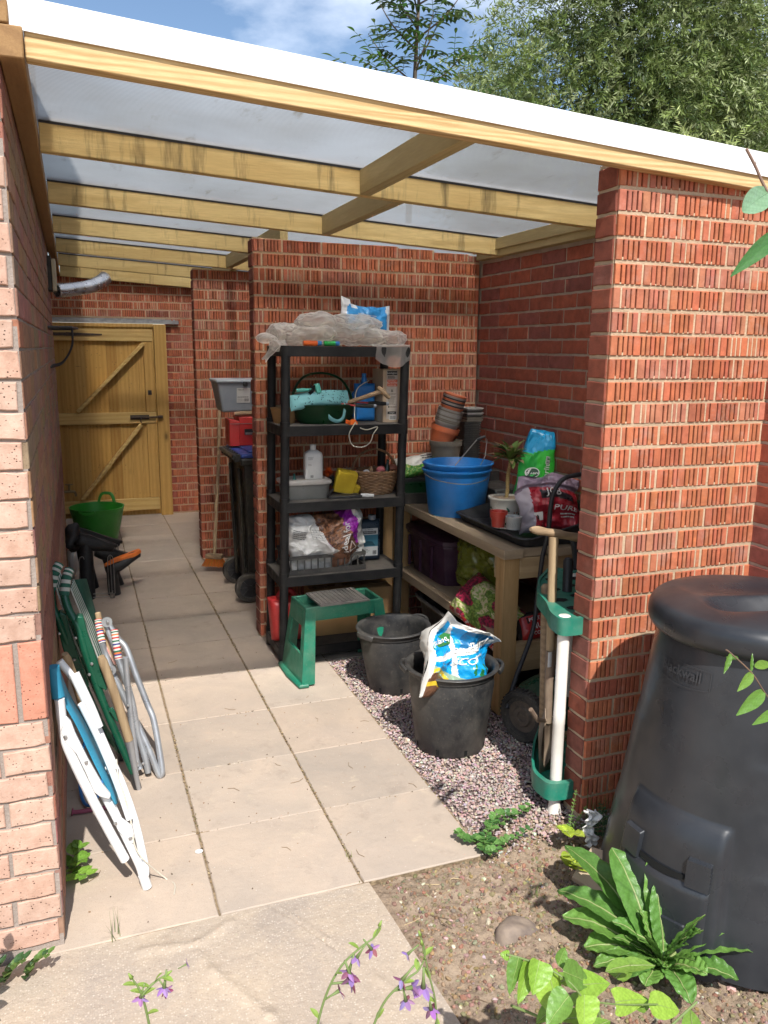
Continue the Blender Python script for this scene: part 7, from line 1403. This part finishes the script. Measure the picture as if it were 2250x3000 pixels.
# twig on the right with leaves
def twig(label, path, lv, cols, rr=.0018, m_=None, name='leafy_twig'):
    t = thing(name, label, 'leafy twig', path[0]); mb = MB(); P_ = spl(path, 8); mb.tube(P_, rr, 8); mb.build('stem', m_ or M_twig, t)
    for k, (a, b_, w, pf_) in enumerate(lv):
        a, b_ = V(a), V(b_); mb = MB(); bleaf(mb, a, b_-a, (b_-a).length, w, .15, cols[k % len(cols)], rib=tuple(x*1.3 for x in cols[k % len(cols)]), nu=10, nv=16, fold=.3, puck=.0006, seed=k, prof=pf_, up=(.25, -.8, .5), ribw=.03); mb.build('leaf', M_veg, t, ang=180)
    return t
LP_ = lambda t_: math.sin(math.pi*min(1, (t_*.95+.03)**.7))**.9
twig('thin red brown twig with glossy green leaves reaching in over the compost bin', [(1.505,-1.1,0.815), (1.411,-1.1,0.954), (1.348,-1.1,1.022), (1.307,-1.1,1.071), (1.251,-1.1,1.118), (1.237,-1.1,1.128)],
    [((1.249,-1.1,1.119), (1.226,-1.11,1.086), .007, LP_), ((1.269,-1.1,1.104), (1.258,-1.08,1.105), .007, LP_), ((1.308,-1.1,1.071), (1.253,-1.12,1.054), .010, LP_), ((1.342,-1.1,1.028), (1.256,-1.12,1.007), .014, LP_), ((1.303,-1.1,1.076), (1.323,-1.08,1.104), .005, LP_), ((1.311,-1.1,1.085), (1.376,-1.08,1.078), .009, LP_), ((1.383,-1.1,0.983), (1.299,-1.12,0.981), .010, LP_), ((1.411,-1.1,0.954), (1.384,-1.12,0.908), .012, LP_)], [(.12, .24, .04), (.09, .19, .03), (.16, .28, .05)], .0014)
RP = lambda t_: math.sin(math.pi*min(1, t_*.98+.01))**.55
twig('grey twig with a round blue green leaf in front of the roof corner', [(1.178,-1.1,2.003), (1.201,-1.1,1.977), (1.222,-1.1,1.95), (1.269,-1.1,1.901), (1.357,-1.1,1.806)], [((1.235,-1.1,1.94), (1.161,-1.12,1.906), .021, RP), ((1.272,-1.1,1.879), (1.128,-1.14,1.805), .015, LP_), ((1.201,-1.1,1.977), (1.2,-1.1,1.988), .0018, LP_)], [(.20, .34, .20), (.06, .17, .04), (.2, .15, .1)], .0024, mat('grey_twig', (.30, .20, .15), (.2, .13, .1), rough=.8))
# ---------------- flowering stems ----------------
M_pet = mat('petal', (1, 1, 1), (.9, .88, .92), use_col=True, rough=.6, spec=.2, trans=.35, bst=0)
def flower(mb, c, d, s_, r, col):
    c = V(c); d = V(d).normalized(); a0 = r.random(); sd = d.cross(V((.3, .4, .9))).normalized(); mb.tube([c, c+d*s_*.5, c+d*s_], [s_*.055, s_*.06, s_*.12], 8, 1, (.45, .50, .22))
    for k in range(5):
        q = Matrix.Rotation(a0+k*2*math.pi/5, 3, d) @ sd; cc = tuple(x*r.uniform(.8, 1.2) for x in (col if r.random() < .6 else (.28, .10, .16))); leaf(mb, c+d*s_*.95, d*.35+q, s_*.62, s_*.15, r.uniform(-.3, 1.6), cc, None, 5, fold=.3, mi=0, up=tuple(d))
def fstem(label, paths, fl, seed, col=(.36, .22, .46)):
    t = thing('flowering_stem', label, 'flower', paths[0][0]); r = random.Random(seed); mb = MB()
    for p_ in paths: P_ = spl(p_, 8); mb.tube(P_, [.0023*(1-.5*i/len(P_)) for i in range(len(P_))], 8)
    mb.build('stem', M_st, t); mb = MB(); lb = MB()
    for (c, d, s_) in fl: flower(mb, c, d, s_, r, col)
    mb.build('blossoms', [M_pet, M_st], t, ang=180)
    for p_ in paths:
        P_ = spl(p_, 8)
        for k in range(4): q = P_[int((k+.7)*len(P_)/4.8)]; d = V((r.uniform(-1, 1), r.uniform(-.5, .5), r.uniform(.1, .9))); leaf(lb, q, d, .022, .005, .5, (.26, .38, .08), None, 6)
        lb.tube([P_[-1], P_[-1]+(P_[-1]-P_[-2]).normalized()*.010], [.0035, .001], 8, 0, (.3, .42, .1))
    lb.build('leaves', M_veg, t, ang=180); return t
Y = -1.1
fstem('drooping stem with purple flowers at the bottom edge over the concrete path', [[(0.174,-1.1,0.614), (0.168,-1.1,0.674), (0.16,-1.1,0.717), (0.149,-1.1,0.743)], [(0.162,-1.1,0.709), (0.179,-1.1,0.724), (0.199,-1.1,0.734)]],
    [((0.167,-1.1,0.728), (-.3, 0, -1), .024), ((0.2,-1.1,0.742), (-.2, -.2, -1), .027), ((0.189,-1.1,0.727), (.4, 0, -.9), .022), ((0.217,-1.1,0.739), (.9, 0, .3), .014)], 3)
fstem('tall arching stem with faded purple flowers beside the soil corner', [[(0.429,-1.1,0.528), (0.45,-1.1,0.611), (0.478,-1.1,0.665), (0.515,-1.1,0.694), (0.538,-1.1,0.706), (0.547,-1.1,0.725)]],
    [((0.523,-1.1,0.697), (-.6, 0, -.8), .027), ((0.502,-1.1,0.683), (-.3, 0, -1), .032), ((0.486,-1.1,0.676), (.3, -.1, -1), .033), ((0.519,-1.1,0.707), (.5, 0, -.8), .027), ((0.462,-1.1,0.639), (1, 0, -.2), .035), ((0.45,-1.1,0.611), (.9, 0, .35), .028)], 5)
fstem('upright pale green stem with hanging purple flowers, right of the arching one', [[(0.524,-1.1,0.496), (0.557,-1.1,0.573), (0.6,-1.1,0.607), (0.621,-1.1,0.619), (0.632,-1.1,0.648), (0.622,-1.1,0.687)], [(0.66,-1.1,0.45), (0.654,-1.1,0.543), (0.639,-1.1,0.609), (0.626,-1.1,0.668)]],
    [((0.62,-1.1,0.669), (-.8, 0, -.5), .025), ((0.612,-1.1,0.63), (-.7, 0, -.7), .032), ((0.63,-1.1,0.621), (0, 0, -1), .041), ((0.574,-1.1,0.591), (.9, 0, -.1), .035), ((0.64,-1.1,0.562), (.2, 0, -1), .032), ((0.591,-1.1,0.595), (.2, 0, -1), .032)], 8)
# ================= trees =================
M_wl = mat('tree_leaf', (1, 1, 1), (.85, .88, .8), use_col=True, rough=.5, spec=.35, trans=.35, ns=1.5, bst=0)
M_bark = mat('tree_bark', (.13, .10, .07), (.07, .055, .04), rough=.9, ns=8, bs=20, bst=.6, bd=.02)
def willow(name, label, ells, n, cols, seed, L=.085, w=.0085, trunk=None, group='trees beyond the wall', droop=1):
    r = random.Random(seed); c0 = V(ells[0][0]); t = thing(name, label, 'tree', (c0.x, c0.y, 0), group); mb = MB(); tot = sum(e[3] for e in ells)
    tips_ = []
    for (c, rad_, _, wt) in ells:
        c = V(c)
        for k in range(int(n*wt/tot)):
            d = V((r.gauss(0, 1), r.gauss(0, 1), r.gauss(0, 1))).normalized(); d.y = -abs(d.y) if r.random() < .75 else d.y
            kk = (.35+.7*r.random()**.55)*(1+.28*nz(d, 2.2, seed)+.14*nz(d, 6, seed+1)); p = c+V((d.x*rad_[0], d.y*rad_[1], d.z*rad_[2]))*kk
            tw_ = (d*.7+V((r.gauss(0, .5), r.gauss(0, .5), r.gauss(0, .35)+(-.25 if droop else .25)))).normalized(); Ls = r.uniform(.18, .42); m = int(Ls/.022)
            col = r.choice(cols); g_ = r.uniform(.75, 1.25)*(1+.5*nz(p, .9, seed+4)); col = tuple(max(.005, x*g_) for x in col); e = p+tw_*Ls
            if len(tips_) < 60 and r.random() < .03: tips_.append(p.copy())
            pr_ = tw_.cross(V((0, 0, 1))).normalized() if abs(tw_.z) < .95 else V((1, 0, 0))
            if r.random() < .25: mb.add([p-pr_*.002, p+pr_*.002, e], [(0, 1, 2)], 0, (.10, .09, .04))
            for j in range(m):
                q = p+tw_*(Ls*j/m)+V((0, 0, -.10*(j/m)**2*droop)); a = r.uniform(0, 6.28); sd = Matrix.Rotation(a, 3, tw_) @ pr_; ld = (tw_*.75+sd*.8+V((0, 0, -.15))).normalized(); l = L*r.uniform(.7, 1.2); n_ = ld.cross(V((r.gauss(0, 1), r.gauss(0, 1), r.gauss(0, 1)))).normalized()*w
                mb.add([q, q+ld*l*.45+n_, q+ld*l, q+ld*l*.45-n_], [(0, 1, 2, 3)], 0, col if r.random() < .8 else tuple(x*1.5 for x in col))
    mb.build('crown', M_wl, t, smooth=False)
    mb = MB(); cb = V((c0.x, c0.y+.3, 0)); hub = V((c0.x, c0.y+.2, max(1.5, c0.z-1.6))); mb.tube([cb, lerp(cb, hub, .5)+V((.08, 0, 0)), hub], [.30, .24, .2] if name != 'ash_tree' else [.06, .05, .04], 12)
    for p in tips_[:34]: mb.tube(spl([hub, lerp(hub, p, .5)+V((r.uniform(-.3, .3), r.uniform(-.3, .3), .25)), p], 5), [.07*(1-.9*i/10)*.6 for i in range(11)], 6)
    mb.build('trunk', M_bark, t); return t
wcol = [(.17, .22, .07), (.22, .27, .11), (.11, .16, .04), (.30, .34, .18), (.065, .10, .03), (.15, .20, .055)]
willow('willow_tree', 'large silvery green willow filling the sky right of the roof', [((9.05, 10.8, 4.9), (2.8, 2.2, 3.4), 0, 10), ((11.3, 11.2, 4.6), (2.6, 2.0, 2.6), 0, 6), ((9.6, 10.2, 6.8), (2.1, 1.6, 2.0), 0, 4)], 15000, wcol, 3, L=.115, w=.012)
willow('willow_tree', 'smaller paler willow peeping out at the left edge of the big one', [((8.0, 12.8, 5.35), (1.1, 1.0, 1.75), 0, 1)], 1900, [(.26, .31, .15), (.32, .37, .20), (.20, .26, .11)], 7, L=.11, w=.011)
willow('dark_tree', 'dark leaved tree with sky gaps at the upper right corner', [((13.6, 11.6, 7.6), (2.6, 1.6, 2.6), 0, 5), ((14.2, 11.0, 5.0), (2.2, 1.6, 2.6), 0, 4)], 4200, [(.05, .08, .035), (.07, .11, .045), (.035, .055, .03)], 11, L=.11, w=.010)
willow('feathery_tree', 'light feathery sprays of a tree at the right edge just above the roof', [((6.15, 5.0, 3.15), (.42, .4, .62), 0, 1)], 150, [(.28, .34, .12), (.34, .38, .16)], 13, L=.075, w=.007, droop=0)
# ash tree with compound leaves
r = random.Random(17); t = thing('ash_tree', 'young ash tree with dark compound leaves rising behind the middle of the roof', 'tree', (3.56, 6.8, 0), 'trees beyond the wall')
mb = MB(); br = MB(); Ca = V((3.72, 6.5, 4.35)); top = V((3.80, 6.5, 6.2)); br.tube(spl([(3.65, 6.6, 0), (3.68, 6.55, 2.4), Ca, top], 6), [.06-.052*i/18 for i in range(19)], 8)
def compound(p, d, L, nl, col):
    P_ = [V(p)]; dd = V(d).normalized()
    for k in range(nl): P_.append(P_[-1]+dd*(L/nl)); dd = (dd+V((0, 0, -.09))).normalized()
    mb.tube(P_, .0025, 4, 0, (.16, .22, .07))
    sd = V(d).cross(V((0, 0, 1))).normalized()
    for k in range(1, nl+1):
        dl = (P_[k]-P_[k-1]).normalized()
        for s_ in ((1, -1) if k < nl else (0,)):
            ld = dl*.55+sd*s_*.85+V((0, 0, -.25)) if s_ else dl; leaf(mb, P_[k], ld, .115*r.uniform(.8, 1.15), .019*r.uniform(.85, 1.15), .5, tuple(x*r.uniform(.8, 1.2) for x in col), None, 5, fold=.25)
for k in range(15):
    f = k/15; base = lerp(Ca, top, f*.9); a = k*2.4; side = V((math.cos(a), math.sin(a)*.6, 0)); Lb = .62*(1-f*.45)*r.uniform(.8, 1.15); tip = base+side*Lb+V((0, 0, Lb*.85)); br.tube(spl([base, lerp(base, tip, .5)+side*.06, tip], 5), [.012-.0085*i/10 for i in range(11)], 6)
    for m in range(7):
        g_ = .25+.75*m/6; q = lerp(base, tip, g_); aa = r.uniform(0, 6.28); compound(q, V((math.cos(aa)+side.x*.5, math.sin(aa)*.7, .45)), r.uniform(.24, .36), 5, r.choice([(.06, .13, .03), (.08, .16, .035), (.045, .10, .03)]))
for k in range(46):
    a = r.uniform(0, 6.28); q = Ca+V((math.cos(a)*r.uniform(0, .75), math.sin(a)*.4*r.random(), r.uniform(-.35, .45))); compound(q, V((math.cos(a), math.sin(a)*.6, .5)), r.uniform(.2, .34), 4, r.choice([(.06, .13, .03), (.09, .17, .03), (.045, .10, .03)]))
mb.build('crown', M_wl, t, ang=180); br.build('trunk', M_bark, t)
